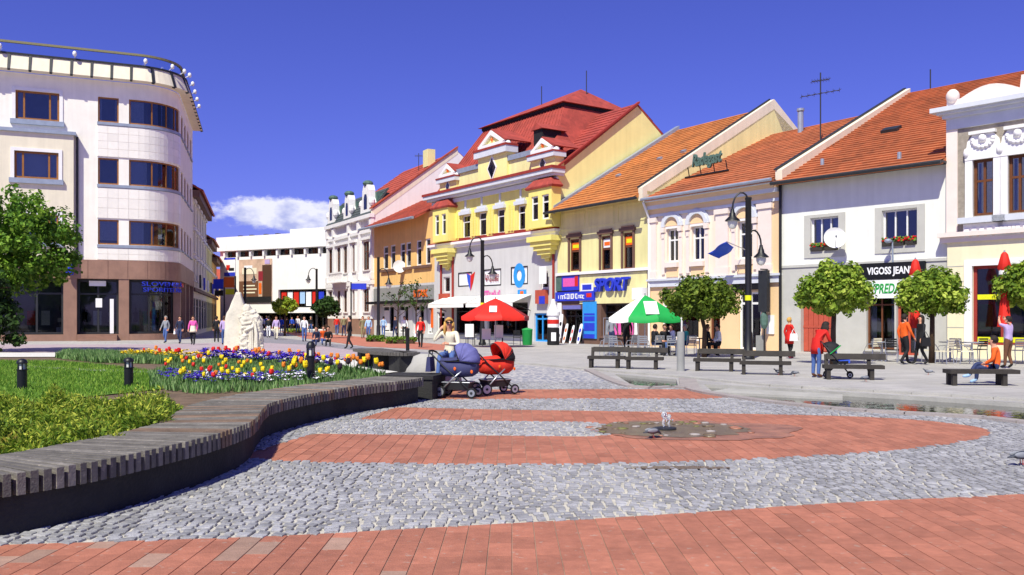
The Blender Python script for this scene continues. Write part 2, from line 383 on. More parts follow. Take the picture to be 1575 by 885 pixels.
mat('paver_grey', 'a0806f', 0.82, 0.14, 9, 0.3, 70, tone=0.12, coord='World')
mat('paver_far', 'b4705c', 0.85, 0.2, 2.0, 0.2, 60)
mat('joint', '9a7f70', 0.95, 0.3, 1.5, 0.4, 80)
mat('sand', 'beb8ad', 0.95, 0.2, 5.0, 0.4, 90)
mat('cobble', '989799', 0.6, 0.22, 12, 0.6, 45, tone=0.26, spec=0.5, coord='World')
mat('asphalt', '86838a', 0.9, 0.12, 0.8, 0.2, 120)
mat('pink_paving', 'ab9aa0', 0.88, 0.1, 0.6, 0.2, 80)
mat('concrete', '2d2c2c', 0.92, 0.4, 1.6, 0.6, 30, streak=0.3)
mat('concrete_light', 'a9a69f', 0.9, 0.15, 1.5, 0.4, 40)
mat('pale_gravel', 'd5d1c8', 0.95, 0.12, 2.5, 0.5, 90)
mat('kerb_stone', '9d9490', 0.85, 0.15, 2.0, 0.4, 50)
mat('slat_wood', '6d6862', 0.85, 0.3, 7.0, 0.5, 60, tone=0.3, coord='World')
mat('slat_brown', '7a6555', 0.85, 0.3, 5.0, 0.5, 60, tone=0.3)
mat('soil', '6d5a48', 1.0, 0.35, 3.0, 0.8, 30)
mat('lawn', '5f7f2c', 0.95, 0.3, 0.9, 0.6, 90)
mat('white_paint', 'e6e5e2', 0.55, 0.05)
mat('white_wall', 'ebe9e5', 0.85, 0.04, 1.2, 0.1, 50, streak=0.05)
mat('black_metal', '141416', 0.45, 0.2, 6, spec=0.5)
mat('dark_wood', '37322d', 0.75, 0.3, 6, 0.4, 40)
mat('dark_metal', '2c2e31', 0.5, 0.2, 4)
mat('steel', 'b9bcc2', 0.35, 0.1, 6, metal=0.7)
mat('zinc', '9aa3b2', 0.5, 0.12, 3, metal=0.3)
def shopglass(nm, tint, ior):
    m = bpy.data.materials.new(nm); m.use_nodes = True; MATS[nm] = m; t = m.node_tree
    a = t.nodes.new('ShaderNodeBsdfTransparent'); a.inputs[0].default_value = (*tint, 1); g = t.nodes.new('ShaderNodeBsdfGlossy'); g.inputs['Roughness'].default_value = 0.03
    fr_ = t.nodes.new('ShaderNodeFresnel'); fr_.inputs['IOR'].default_value = ior; mx = t.nodes.new('ShaderNodeMixShader'); t.links.new(fr_.outputs[0], mx.inputs[0]); t.links.new(a.outputs[0], mx.inputs[1]); t.links.new(g.outputs[0], mx.inputs[2]); t.links.new(mx.outputs[0], t.nodes['Material Output'].inputs[0])
shopglass('glass_shop', (0.62, 0.66, 0.68), 1.6); shopglass('glass', (0.5, 0.53, 0.56), 1.9); shopglass('glass_blue', (0.72, 0.76, 0.84), 1.85); mat('curtain', 'd9d6cf', 0.9, 0.12, 6)
mat('rubber', '141414', 0.8, 0.2)
mat('skin', 'd39c7e', 0.6, 0.08, 8)
for nm, cc in dict(red='cf1f16', orange='e8611b', white='ededed', black='17171a', navy='1d2440', jeans='4a649c', jeans_dark='2a355c', cream='e8dfc4', pink='e05aa8', grey='8a8d94',
                   lilac='b9a3cf', khaki='86805c', blue='2d55c8', green='1f9a48', brown='6b4630', lightblue='9fc0e6', hair_blond='c79a4e', hair_dark='241a14', hair_brown='4d3322', hair_grey='a09a92', purple='6f6fb0', maroon='8a1f2c', yellow='f2cf1d', teal='2f9a92').items():
    mat(nm, cc, 0.75, 0.12, 9)
mat('red_canvas', 'd8291c', 0.7, 0.1, 3); mat('green_canvas', '16a048', 0.7, 0.1, 3); mat('white_canvas', 'f0efe9', 0.75, 0.05, 3)
mat('pram_dark', '3c3e66', 0.8, 0.14, 9, 0.3, 200); mat('pram_cloth', '66669e', 0.8, 0.14, 9, 0.3, 200); mat('pram_red', 'd6311f', 0.8, 0.12, 9, 0.3, 200)
mat('lamp_glass', 'd8d8d0', 0.2, 0.05, spec=0.6)
mat('stone_white', 'd3cbba', 0.9, 0.14, 2.2, 0.8, 14)
mat('bark', '4b3a2c', 0.95, 0.3, 8, 0.8, 30)
def watermat():
    m = bpy.data.materials.new('water'); m.use_nodes = True; MATS['water'] = m; t = m.node_tree; b = t.nodes['Principled BSDF']
    b.inputs['Base Color'].default_value = (0.045, 0.05, 0.04, 1); b.inputs['Roughness'].default_value = 0.05; b.inputs['Specular IOR Level'].default_value = 0.6
    n = t.nodes.new('ShaderNodeTexNoise'); n.inputs['Scale'].default_value = 5; tcn = t.nodes.new('ShaderNodeTexCoord'); t.links.new(tcn.outputs['Object'], n.inputs['Vector'])
    bp = t.nodes.new('ShaderNodeBump'); bp.inputs['Strength'].default_value = 0.12; bp.inputs['Distance'].default_value = 0.05
    t.links.new(n.outputs[0], bp.inputs['Height']); t.links.new(bp.outputs[0], b.inputs['Normal'])
watermat()
def clear_water():
    m = bpy.data.materials.new('clear_water'); m.use_nodes = True; MATS['clear_water'] = m; b = m.node_tree.nodes['Principled BSDF']
    b.inputs['Base Color'].default_value = (0.9, 0.95, 1, 1); b.inputs['Roughness'].default_value = 0.15; b.inputs['Transmission Weight'].default_value = 0.7; b.inputs['IOR'].default_value = 1.33
clear_water()
# ------------------------------------------------------------------ ground
def gpl(pts, z=0.0): return [gp(x, y, z) for x, y in pts]
chan = gpl([(1082, 591), (1180, 596), (1296, 603), (1435, 611), (1575, 620), (1760, 631), (1760, 668), (1575, 650.5), (1495, 642.5), (1314, 632), (1178, 618), (1100, 606)])
pool = gpl([(945, 575.5), (1040, 583.5), (1043, 593.5), (975, 594.5)])
outer = [(-900, -60), (900, -60), (900, 1500), (-900, 1500)]
sheet('ground', [outer, chan, pool], 0.0, 'slab_grey')
sheet('channel_floor', [gpl([(900, 570), (1800, 600), (1800, 690), (900, 615)])], -0.34, 'concrete')
def channel_side(name, loop):
    b = MB(); n = len(loop)
    for i in range(n):
        p, q = loop[i], loop[(i+1) % n]
        b.add([(p.x, p.y, 0), (q.x, q.y, 0), (q.x, q.y, -0.34), (p.x, p.y, -0.34)], [(0, 1, 2, 3), ])
    return tag(b.build(name, 'concrete_light'), kind='structure')
channel_side('channel_wall', chan); channel_side('channel_wall', pool)
sheet('water', [chan], -0.09, 'water'); sheet('water', [pool], -0.07, 'water')
# paving that the slab ground carries (each a sheet a few mm above the last)
def X2(pts): return gpl(pts)
sheet('pink_paving', [[gp(-400, 556), gp(330, 552), gp(545, 549), gp(560, 541), gp(480, 531), gp(380, 526.5), gp(250, 530), gp(-400, 531)]], 0.004, 'pink_paving')
sheet('asphalt_road', [[gp(545, 549), gp(690, 545), gp(560, 534), gp(440, 521), gp(395, 513), gp(352, 508), gp(330, 508), gp(360, 515), gp(380, 526.3), gp(480, 530.9), gp(560, 540.9)]], 0.004, 'asphalt')
sheet('red_paving', [[gp(692, 540), gp(720, 534), gp(560, 519), gp(470, 511), gp(430, 510), gp(470, 521), gp(563, 533.5)]], 0.008, 'paver_far')
# ---- cobbled plaza and brick bands, as stones and bricks with real joints
fg_line = crom([(-300, 852), (0, 841), (400, 828), (700, 812), (1000, 795), (1300, 775), (1575, 762), (1900, 742)], 6)
fgp = [gp(p.x, p.y) for p in [Vector((q[0], q[1], 0)) for q in fg_line]]
def yat(line, x):
    for a, b in zip(line, line[1:]):
        if a.x <= x <= b.x: return a.y+(b.y-a.y)*(x-a.x)/(b.x-a.x)
    return None
bandA = [gp(p.x, p.y) for p in crom([Vector((x, y, 0)) for x, y in [(360, 706), (480, 712), (650, 715), (850, 716), (1050, 712), (1200, 706), (1350, 697), (1450, 686), (1505, 676), (1523, 668), (1508, 659), (1430, 649), (1350, 643.5), (1250, 640), (1130, 637.5), (960, 634), (760, 631), (610, 627.5)]], 5)]
grey_strip = gpl([(440, 668), (560, 669.5), (711, 671), (905, 673), (960, 668), (950, 656), (905, 651), (748, 648.5), (579, 646), (470, 650)])
bandC = gpl([(640, 616), (800, 615), (950, 614.5), (1080, 615), (1120, 613), (1085, 605), (1050, 600), (950, 599.5), (790, 600), (640, 600.5)])
plaza = gpl([(-900, 838), (-900, 1200), (2600, 1200), (2600, 730), (1770, 672), (1575, 653), (1495, 645), (1314, 635), (1178, 621), (1098, 608), (1075, 600), (1046, 596), (970, 597), (905, 571), (780, 559.5), (600, 557), (520, 570), (400, 640), (300, 700), (200, 760), (-100, 838)])
def frontline(x): return yat(fgp, x)
def surface(x, y):
    """0 cobble, 1 brick, None outside"""
    fl = frontline(x)
    if fl is not None and y < fl: return 1
    if not inpoly(x, y, plaza): return None
    if inpoly(x, y, bandA) and not inpoly(x, y, grey_strip): return 1
    if inpoly(x, y, bandC): return 1
    return 0
def dist_seg_ok(x, y):  # hidden by the seat wall and planter
    return not (x < -2.5-0.0*y and y > 6.9 and x < yplan(y))
def yplan(y):
    for (y0, x0), (y1, x1) in zip(PL, PL[1:]):
        if y0 <= y <= y1: return x0+(x1-x0)*(y-y0)/(y1-y0)-0.25
    return -99
PL = [(5.2, -6.0), (6.5, -3.95), (7.2, -3.5), (8.2, -3.2), (9.8, -3.0), (12.1, -3.4), (13.4, -3.2), (15, -2.75), (16, -2.2), (17.3, -1.8), (19, -1.6)]
sheet('joint_bedding', [[(-7, 2.4), (14, 2.4), (14, 9), (9.6, 11.5), (8.5, 12.4), (7.7, 13.5), (7.2, 14.1), (5.8, 15.2), (4.75, 16.8), (4.2, 18.6), (3.8, 20.2), (2.75, 20.4), (2.65, 25), (2.1, 26.8), (-0.3, 31), (-3.5, 31.5), (-3.2, 16), (-3.9, 13), (-3.5, 9), (-6, 6)]], 0.003, 'sand')
# only the plaza itself lies on sand, the channel keeps clear of it
PIECES = {'cobble': [], 'brick': []}
def clip(poly, a, b, keep_left=True):
    out = []
    for i in range(len(poly)):
        p, q = poly[i], poly[(i+1) % len(poly)]
        sp = (b[0]-a[0])*(p[1]-a[1])-(b[1]-a[1])*(p[0]-a[0]); sq = (b[0]-a[0])*(q[1]-a[1])-(b[1]-a[1])*(q[0]-a[0])
        if sp >= 0: out.append(p)
        if (sp >= 0) != (sq >= 0):
            t = sp/(sp-sq); out.append((p[0]+(q[0]-p[0])*t, p[1]+(q[1]-p[1])*t))
    return out
def cut_to_surface(poly, kind):
    """keep a brick if wholly inside; trim edge bricks by bisecting towards the inside"""
    ins = [surface(x, y) == kind for x, y in poly]
    if all(ins): return poly, False
    if not any(ins): return None, True
    out = []; n = len(poly)
    for i in range(n):
        p, q = poly[i], poly[(i+1) % n]
        if ins[i]: out.append(p)
        if ins[i] != ins[(i+1) % n]:
            a, b = (p, q) if ins[i] else (q, p)
            for _ in range(9):
                m = ((a[0]+b[0])/2, (a[1]+b[1])/2)
                if surface(*m) == kind: a = m
                else: b = m
            out.append(a)
    return (out if len(out) >= 3 else None), True
rnd = random.Random(3)
# bricks: courses running away from the camera, running bond
BW, BL, G = 0.168, 0.34, 0.0034
ix = -40
for ix in range(-46, 72):
    x0 = ix*BW
    off = (0.5*(ix % 2)+0.13*math.sin(ix*12.9))*BL
    for iy in range(0, 61):
        y0 = 4.6+iy*BL*0.98+off-0.4; yc = y0+BL/2; xc = x0+BW/2
        if abs(xc) > yc*0.64+0.5 or yc > 21.5 or not dist_seg_ok(xc, yc): continue
        poly = [(x0+G, y0+G), (x0+BW-G, y0+G), (x0+BW-G, y0+BL-G), (x0+G, y0+BL-G)]
        p2, trimmed = cut_to_surface(poly, 1)
        if p2: PIECES['brick'].append((p2, trimmed, yc, xc))
# cobbles: arched rows
PIT = 0.104
for iy in range(0, 165):
    yb = 5.6+iy*PIT; 
    if yb > 22: break
    x = -7.0+rnd.random()*0.1
    while x < 14.5:
        wst = PIT*rnd.uniform(0.85, 1.35); xc = x+wst/2
        ph = (xc/1.5) % 1.0; arc = 0.3*(1-(2*ph-1)**2)
        yc = yb+arc+rnd.uniform(-0.005, 0.005)
        sl = -0.3*4*(2*ph-1)/1.5*0.8
        if abs(xc) < yc*0.62+0.3 and surface(xc, yc) == 0 and dist_seg_ok(xc, yc) and not inpoly(xc, yc, [(p.x, p.y) for p in chan]):
            g = rnd.uniform(0.011, 0.019); hw = wst/2-g*1.15; hl = PIT/2-g*0.75
            poly = []
            for sx, sy in ((-1, -1), (1, -1), (1, 1), (-1, 1)):
                jx, jy = rnd.uniform(-.006, .006), rnd.uniform(-.006, .006)
                poly.append((xc+sx*hw+jx-0.25*sl*sy*hl, yc+sy*hl+jy+sl*sx*hw))
            PIECES['cobble'].append((poly, False, yc, xc))
        x += wst
def piece_mesh(mb, poly, c, zt, bev, mi, tone, rr, dome):
    n = len(poly)
    lo = [(p[0]-c[0], p[1]-c[1], 0.0) for p in poly]; cx = sum(p[0] for p in lo)/n; cy = sum(p[1] for p in lo)/n
    tz = [zt+rr.uniform(-dome, dome) for _ in poly]
    mid = [(p[0], p[1], t-bev*0.6) for p, t in zip(lo, tz)]
    s = 1
    top = []
    for p, t in zip(lo, tz):
        dx, dy = cx-p[0], cy-p[1]; L = math.hypot(dx, dy) or 1; top.append((p[0]+dx/L*bev*1.4, p[1]+dy/L*bev*1.4, t))
    vs = [(p[0]+c[0], p[1]+c[1], p[2]) for p in lo+mid+top]
    fs = [tuple(2*n+i for i in range(n))]
    for i in range(n):
        j = (i+1) % n; fs.append((i, j, n+j, n+i)); fs.append((n+i, n+j, 2*n+j, 2*n+i))
    mb.add(vs, fs, mi, tone)
def lay(kind, parent, mats, zt, bev, dome, joint_name):
    L = PIECES[kind]; L.sort(key=lambda q: (q[2]-4.0)**2+(0.25*q[3])**2 if q[2] > 5.3 else 999)
    rr = random.Random(11); st = MB(); cnt = 0
    for poly, trimmed, yc, xc in L:
        inview = yc > 5.62 and abs(xc) < yc*0.585
        gy = rr.random()
        mi = 0
        if kind == 'brick': mi = 1 if (xc < 0 and yc < 7.6 and gy < 0.1) else 0
        tone = rr.random()
        if inview and cnt < 300:
            b = MB(); piece_mesh(b, poly, (xc, yc), zt, bev, 0, tone if tone != 0.5 else .51, rr, dome)
            vv = [(x-xc, y-yc, z) for x, y, z in b.v]; b.v = vv
            b.build('paving_brick' if kind == 'brick' else 'cobblestone', mats[mi], parent, loc=(xc, yc, 0.0)); cnt += 1
        else: piece_mesh(st, poly, (xc, yc), zt, bev, mi, tone, rr, dome)
    o = st.build('paving_bricks' if kind == 'brick' else 'cobblestones', mats, parent); o['kind'] = 'stuff'
brick_floor = sheet('brick_paving', [[(p.x, p.y) for p in fgp if -9 < p.x < 16][::-1]+[(-9, 2.0), (16, 2.0)]], 0.006, 'joint')
sheet('brick_band_bedding', [[(p.x, p.y) for p in bandA]], 0.007, 'joint', parent=brick_floor, kind=None)
sheet('brick_band_bedding', [[(p.x, p.y) for p in bandC]], 0.007, 'joint', parent=brick_floor, kind=None)
cob_floor = sheet('cobbled_paving', [[(p.x, p.y) for p in grey_strip]], 0.010, 'sand')
lay('brick', brick_floor, ['paver_red', 'paver_grey'], 0.0130, 0.002, 0.0008, 'j')
lay('cobble', cob_floor, ['cobble'], 0.022, 0.0055, 0.0016, 'j')
# far cobbles too small to tell apart
def cobfar():
    m = bpy.data.materials.new('cobble_far'); m.use_nodes = True; MATS['cobble_far'] = m; t = m.node_tree; b = t.nodes['Principled BSDF']; L = t.links.new
    tcn = t.nodes.new('ShaderNodeTexCoord'); v = t.nodes.new('ShaderNodeTexVoronoi'); v.inputs['Scale'].default_value = 8.5; L(tcn.outputs['Object'], v.inputs['Vector'])
    r = t.nodes.new('ShaderNodeValToRGB'); L(v.outputs['Distance'], r.inputs[0])
    r.color_ramp.elements[0].color = (*lin('7b7d8c'), 1); r.color_ramp.elements[1].color = (*lin('bdb8b2'), 1); r.color_ramp.elements[0].position = 0.42; r.color_ramp.elements[1].position = 0.62
    L(r.outputs[0], b.inputs['Base Color']); b.inputs['Roughness'].default_value = 0.75
    bp = t.nodes.new('ShaderNodeBump'); bp.invert = True; bp.inputs['Distance'].default_value = 0.02; L(v.outputs['Distance'], bp.inputs['Height']); L(bp.outputs[0], b.inputs['Normal'])
cobfar()
sheet('far_cobbled_paving', [[(2.7, 21.9), (2.6, 25), (2.05, 26.8), (-0.3, 31.0), (-4.5, 32.0), (-3.5, 21.9)]], 0.016, 'cobble_far')
# kerbs
def kerb(name, pts, wid, h, m, lab=None):
    P = [Vector(p) for p in pts]; b = MB()
    for i, (p, q) in enumerate(zip(P, P[1:])):
        d = (q-p).normalized(); nn = Vector((-d.y, d.x, 0))*wid/2; g = d*0.006
        b.hexa([p+g-nn, q-g-nn, q-g+nn, p+g+nn]+[v+Vector((0, 0, h)) for v in (p+g-nn, q-g-nn, q-g+nn, p+g+nn)])
    return tag(b.build(name, m), kind='structure')
kc = crom([gp(905, 570.5), gp(968, 596.5), gp(1046, 597.5), gp(1085, 606), gp(1178, 620), gp(1314, 634), gp(1495, 644.5), gp(1575, 653), gp(1775, 672)], 5)
kerb('channel_kerb', resample(kc, 0.6), 0.26, 0.06, 'kerb_stone')
kerb('pavement_kerb', resample(crom([gp(770, 558), gp(840, 563), gp(935, 572), gp(1041, 580.5), gp(1180, 594), gp(1296, 600.5), gp(1435, 608.5), gp(1575, 617), gp(1760, 628)], 4), 0.8), 0.22, 0.05, 'concrete_light')
b = MB(); P4 = [gp(1090, 600), gp(1296, 609.5), gp(1296, 604), gp(1120, 595)]
b.hexa([Vector((p.x, p.y, -0.33)) for p in P4]+[Vector((p.x, p.y, -0.04)) for p in P4]); tag(b.build('channel_step', 'concrete_light'), kind='structure')
b = MB(); P4 = [gp(1046, 596.5), gp(1078, 602.5), gp(1070, 586), gp(1044, 584)]
b.hexa([Vector((p.x, p.y, -0.33)) for p in P4]+[Vector((p.x, p.y, 0.05)) for p in P4]); tag(b.build('bridging_slab', 'kerb_stone'), kind='structure')
# ------------------------------------------------------------------ houses
def roof_course(mb, fac, u0, u1, o0, z0, o1, z1, n, th=0.05, thick=0.14, mi=0):
    """one roof slope with stepped tile courses, from the eave (o0, z0) up to (o1, z1)"""
    P = fac.P; L = math.hypot(o1-o0, z1-z0); nx, nz = (z1-z0)/L, -(o1-o0)/L      # outward normal in the (o, z) plane
    if nz < 0: nx, nz = -nx, -nz
    for i in range(n):
        a, b = i/n, (i+1)/n
        oa, za = o0+(o1-o0)*a, z0+(z1-z0)*a; ob, zb = o0+(o1-o0)*b, z0+(z1-z0)*b
        A0 = (oa, za); A1 = (oa+nx*th, za+nz*th); B1 = (ob+nx*th*0.1, zb+nz*th*0.1)
        mb.add([P(u0, A0[1], A0[0]), P(u1, A0[1], A0[0]), P(u1, A1[1], A1[0]), P(u0, A1[1], A1[0]), P(u1, B1[1], B1[0]), P(u0, B1[1], B1[0])], [(0, 1, 2, 3), (3, 2, 4, 5)], mi)
    q = [(o0, z0), (o1, z1), (o1-nx*thick, z1-nz*thick), (o0-nx*thick, z0-nz*thick)]
    vs = [P(u0, z, o) for o, z in q]+[P(u1, z, o) for o, z in q]
    mb.add(vs, [(3, 2, 6, 7), (0, 3, 7, 4), (0, 1, 2, 3), (7, 6, 5, 4), (1, 2, 6, 5)], mi)
def tilemat(name, col, rows=0.0):
    m = bpy.data.materials.new(name); m.use_nodes = True; MATS[name] = m; t = m.node_tree; b = t.nodes['Principled BSDF']; L = t.links.new
    tcn = t.nodes.new('ShaderNodeTexCoord'); c = lin(col)
    n1 = t.nodes.new('ShaderNodeTexNoise'); n1.inputs['Scale'].default_value = 0.6; n1.inputs['Detail'].default_value = 8; n1.inputs['Roughness'].default_value = 0.7; L(tcn.outputs['Object'], n1.inputs['Vector'])
    v = t.nodes.new('ShaderNodeTexVoronoi'); v.inputs['Scale'].default_value = 3.2; L(tcn.outputs['Object'], v.inputs['Vector'])
    r = t.nodes.new('ShaderNodeValToRGB'); L(n1.outputs[0], r.inputs[0]); r.color_ramp.elements[0].position = 0.32; r.color_ramp.elements[1].position = 0.68
    r.color_ramp.elements[0].color = (*[x*0.7 for x in c], 1); r.color_ramp.elements[1].color = (*[min(1, x*1.2) for x in c], 1)
    mx = t.nodes.new('ShaderNodeMix'); mx.data_type = 'RGBA'; mx.blend_type = 'SOFT_LIGHT'; mx.inputs['Factor'].default_value = 0.45; L(r.outputs[0], mx.inputs['A']); L(v.outputs['Color'], mx.inputs['B'])
    hs = t.nodes.new('ShaderNodeHueSaturation'); hs.inputs['Hue'].default_value = 0.5; L(r.outputs[0], hs.inputs['Color'])
    bw = t.nodes.new('ShaderNodeRGBToBW'); L(v.outputs['Color'], bw.inputs[0]); mm = t.nodes.new('ShaderNodeMapRange'); mm.inputs['To Min'].default_value = 0.8; mm.inputs['To Max'].default_value = 1.18; L(bw.outputs[0], mm.inputs[0]); L(mm.outputs[0], hs.inputs['Value'])
    L(hs.outputs[0], b.inputs['Base Color']); b.inputs['Roughness'].default_value = 0.8
tilemat('tile_orange', 'b3683f'); tilemat('tile_ochre', 'bd763c'); tilemat('tile_red', 'ad4c34'); tilemat('sheet_red', 'a34236')
mat('wall_white', 'e6e6de', 0.9, 0.04, 0.8, 0.15, 40, streak=0.06); mat('wall_pink', 'f0ddc8', 0.9, 0.05, 0.8, 0.12, 40, streak=0.06); mat('wall_peach', 'ecc99b', 0.9, 0.05, 0.8, 0.12, 40)
mat('wall_ochre', 'e4dc9e', 0.9, 0.07, 0.8, 0.15, 40, streak=0.1); mat('wall_yellow', 'ecdf80', 0.9, 0.05, 0.8, 0.12, 40, streak=0.06); mat('wall_pale_yellow', 'eee49a', 0.9, 0.05, 0.6, 0.1, 40, streak=0.05)
mat('wall_orange', 'ecbf78', 0.9, 0.07, 0.8, 0.12, 40, streak=0.06); mat('wall_cream', 'e4dac2', 0.9, 0.06, 0.7, 0.12, 40, streak=0.08); mat('wall_bluegrey', 'c6c5c3', 0.9, 0.05, 0.7, 0.12, 40, streak=0.06)
mat('plinth_grey', 'bdbbb3', 0.9, 0.08, 1.5, 0.2, 30); mat('stucco_grey', '9b9184', 0.95, 0.2, 6, 0.8, 25); mat('trim_white', 'ebe8e6', 0.8, 0.05, 2); mat('trim_blue', 'd0d3da', 0.8, 0.06, 2)
mat('trim_rose', 'ebdbd0', 0.85, 0.05, 2); mat('trim_red', '94322a', 0.8, 0.15, 2); mat('door_brown', '6d3d28', 0.6, 0.2, 4); mat('gate_red', 'b4503c', 0.75, 0.14, 3); mat('frame_brown', '6a3d1f', 0.6, 0.2, 5)
mat('frame_orange', '94602c', 0.6, 0.2, 5); mat('stone_brown', '93705e', 0.6, 0.18, 1.2, 0.15, 50, spec=0.5); mat('stone_shop', '6f5346', 0.7, 0.2, 1.2); mat('grey_plaster', '8f8f8c', 0.9, 0.15, 1)
mat('sign_blue', '2a3cc4', 0.5, 0.1, 2); mat('sign_white', 'efefef', 0.5, 0.04, 2); mat('sign_black', '111111', 0.5, 0.1, 2); mat('sign_red', 'cf2a1f', 0.5, 0.1, 2); mat('sign_green', '1d9b3c', 0.5, 0.1, 2); mat('sign_yellow', 'dfe01e', 0.5, 0.08, 2); mat('sign_cyan', '2f93dd', 0.5, 0.08, 2)
mat('sign_orange', 'ef6a1c', 0.5, 0.08, 2); mat('copper_green', '4f6a60', 0.7, 0.3, 3); mat('interior_dark', '1d1c1e', 0.8, 0.3, 2)
mat('slate', '4a5252', 0.7, 0.3, 2); mat('wall_butter', 'eae0bc', 0.9, 0.06, 0.8, 0.12, 40, streak=0.06); mat('corner_white', 'f2ece0', 0.85, 0.05, 1.0, 0.1, 50, streak=0.05); mat('tile_white', 'f0eade', 0.35, 0.04, 2, rnd=0.05, spec=0.5)
def glass_clear():
    m = bpy.data.materials.new('glass_clear'); m.use_nodes = True; MATS['glass_clear'] = m; t = m.node_tree
    a = t.nodes.new('ShaderNodeBsdfTransparent'); a.inputs[0].default_value = (0.86, 0.9, 0.96, 1); g = t.nodes.new('ShaderNodeBsdfGlossy'); g.inputs['Roughness'].default_value = 0.03
    mx = t.nodes.new('ShaderNodeMixShader'); mx.inputs[0].default_value = 0.12; t.links.new(a.outputs[0], mx.inputs[1]); t.links.new(g.outputs[0], mx.inputs[2]); t.links.new(mx.outputs[0], t.nodes['Material Output'].inputs[0])
glass_clear()
def sign(parent, fac, r, m, o=0.06, th=0.05, name='sign'):
    b = MB(); fb(b, fac, r[0], r[1], r[2], r[3], o-th, o); return b.build(name, m, parent)
def ftext(parent, fac, body, r, m, o=0.065, italic=0.0, bold=0.0, extrude=0.012, fill=0.62, name='lettering'):
    """fit a line of lettering into a rectangle on a facade"""
    uc, zc = (r[0]+r[1])/2, (r[2]+r[3])/2; hh = (r[3]-r[2]); size = hh*fill/0.72
    wd = size*0.62*len(body); sx = (r[1]-r[0])*0.92/wd
    text(body, size, m, parent, lambda a, b, c: fac.P(uc+a, zc+b, o+c), name, extrude, italic, sx, bold)
def glyphs(parent, fac, r, m, o, n, seed, name='sign_print'):
    """print too small to read: a run of letter-sized marks"""
    rr = random.Random(seed); b = MB(); u = r[0]; wd = (r[1]-r[0])/n
    for k in range(n):
        if rr.random() < 0.12: u += wd; continue
        h0 = r[2]+(r[3]-r[2])*rr.choice((0, 0, 0.1)); h1 = r[3]-(r[3]-r[2])*rr.choice((0, 0.25, 0.3)); t = wd*0.22
        fb(b, fac, u, u+t, h0, h1, o, o+0.012)
        if rr.random() < 0.7: fb(b, fac, u+t+0.001, u+wd*0.7, h0, h0+(h1-h0)*0.2, o, o+0.012)
        if rr.random() < 0.7: fb(b, fac, u+t+0.001, u+wd*0.7, h1-(h1-h0)*0.2, h1, o, o+0.012)
        if rr.random() < 0.5: fb(b, fac, u+wd*0.71, u+wd*0.71+t*0.8, h0, h1, o, o+0.012)
        u += wd
    return b.build(name, m, parent)
def gable_body(mb, fac, W, ze, w, zr, back=None, mi=0):
    """side walls, back wall and gable triangles of a house with the ridge along the street"""
    P = fac.P; back = back or 2*w
    for u in (0.0, W):
        f = [P(u, 0, 0), P(u, 0, -back), P(u, ze, -back), P(u, zr, -w), P(u, ze, 0)]
        mb.add(f, [(0, 1, 2, 3, 4)] if u == 0 else [(4, 3, 2, 1, 0)], mi)
    mb.add([P(0, 0, -back), P(W, 0, -back), P(W, ze, -back), P(0, ze, -back)], [(3, 2, 1, 0)], mi)
def tubef(mb, fac, pts, r, n=8, mi=0): mb.tube([fac.P(*p) for p in pts], r, n, mi)

# ---------- feet of the houses on the plaza's long side, right to left
FR = Fac((18.01, 36.1), (27.3, 25.2))
FW = Fac((12.85, 42.0), (18.01, 36.1))
FP = Fac((7.78, 49.3), (12.85, 42.0))
FO = Fac((2.94, 56.6), (7.78, 49.3))
FY = Fac((-6.14, 69.7), (2.94, 56.6))
FG = Fac((-12.66, 80.6), (-6.14, 69.7))
FN = Fac((-19.4, 92.7), (-12.66, 80.6))

# ================= white house with orange tile roof
f = FW; hs = base('white_house', 'white plastered house with orange tiled roof, black shop sign and red gate', 'house', f.A)
ze = f.z(1200, 274)
wins = [f.rect(1247, 1290, 334, 386), f.rect(1357, 1411, 322, 378)]
gate = f.rect(1232, 1279, 447, 546); gate = (gate[0], gate[1], 0.02, gate[3])
shop = f.rect(1333, 1376, 452, 544); shop = (shop[0], shop[1], 0.25, shop[3])
door = f.rect(1379, 1413, 452, 548); door = (door[0], door[1], 0.02, door[3])
b = MB(); zb = f.z(1330, 407)
wallmesh(b, f, 0, f.W, zb, ze, wins, 0.25)
gable_body(b, f, f.W, ze, 12.9, 14.3)
b.build('wall', 'wall_white', hs)
b = MB(); wallmesh(b, f, 0, f.W, 0, zb, [gate, shop, door], 0.35, o=0.02); fb(b, f, 0, f.W, zb, zb+0.12, -0.1, 0.07)
b.build('ground_floor_wall', 'plinth_grey', hs)
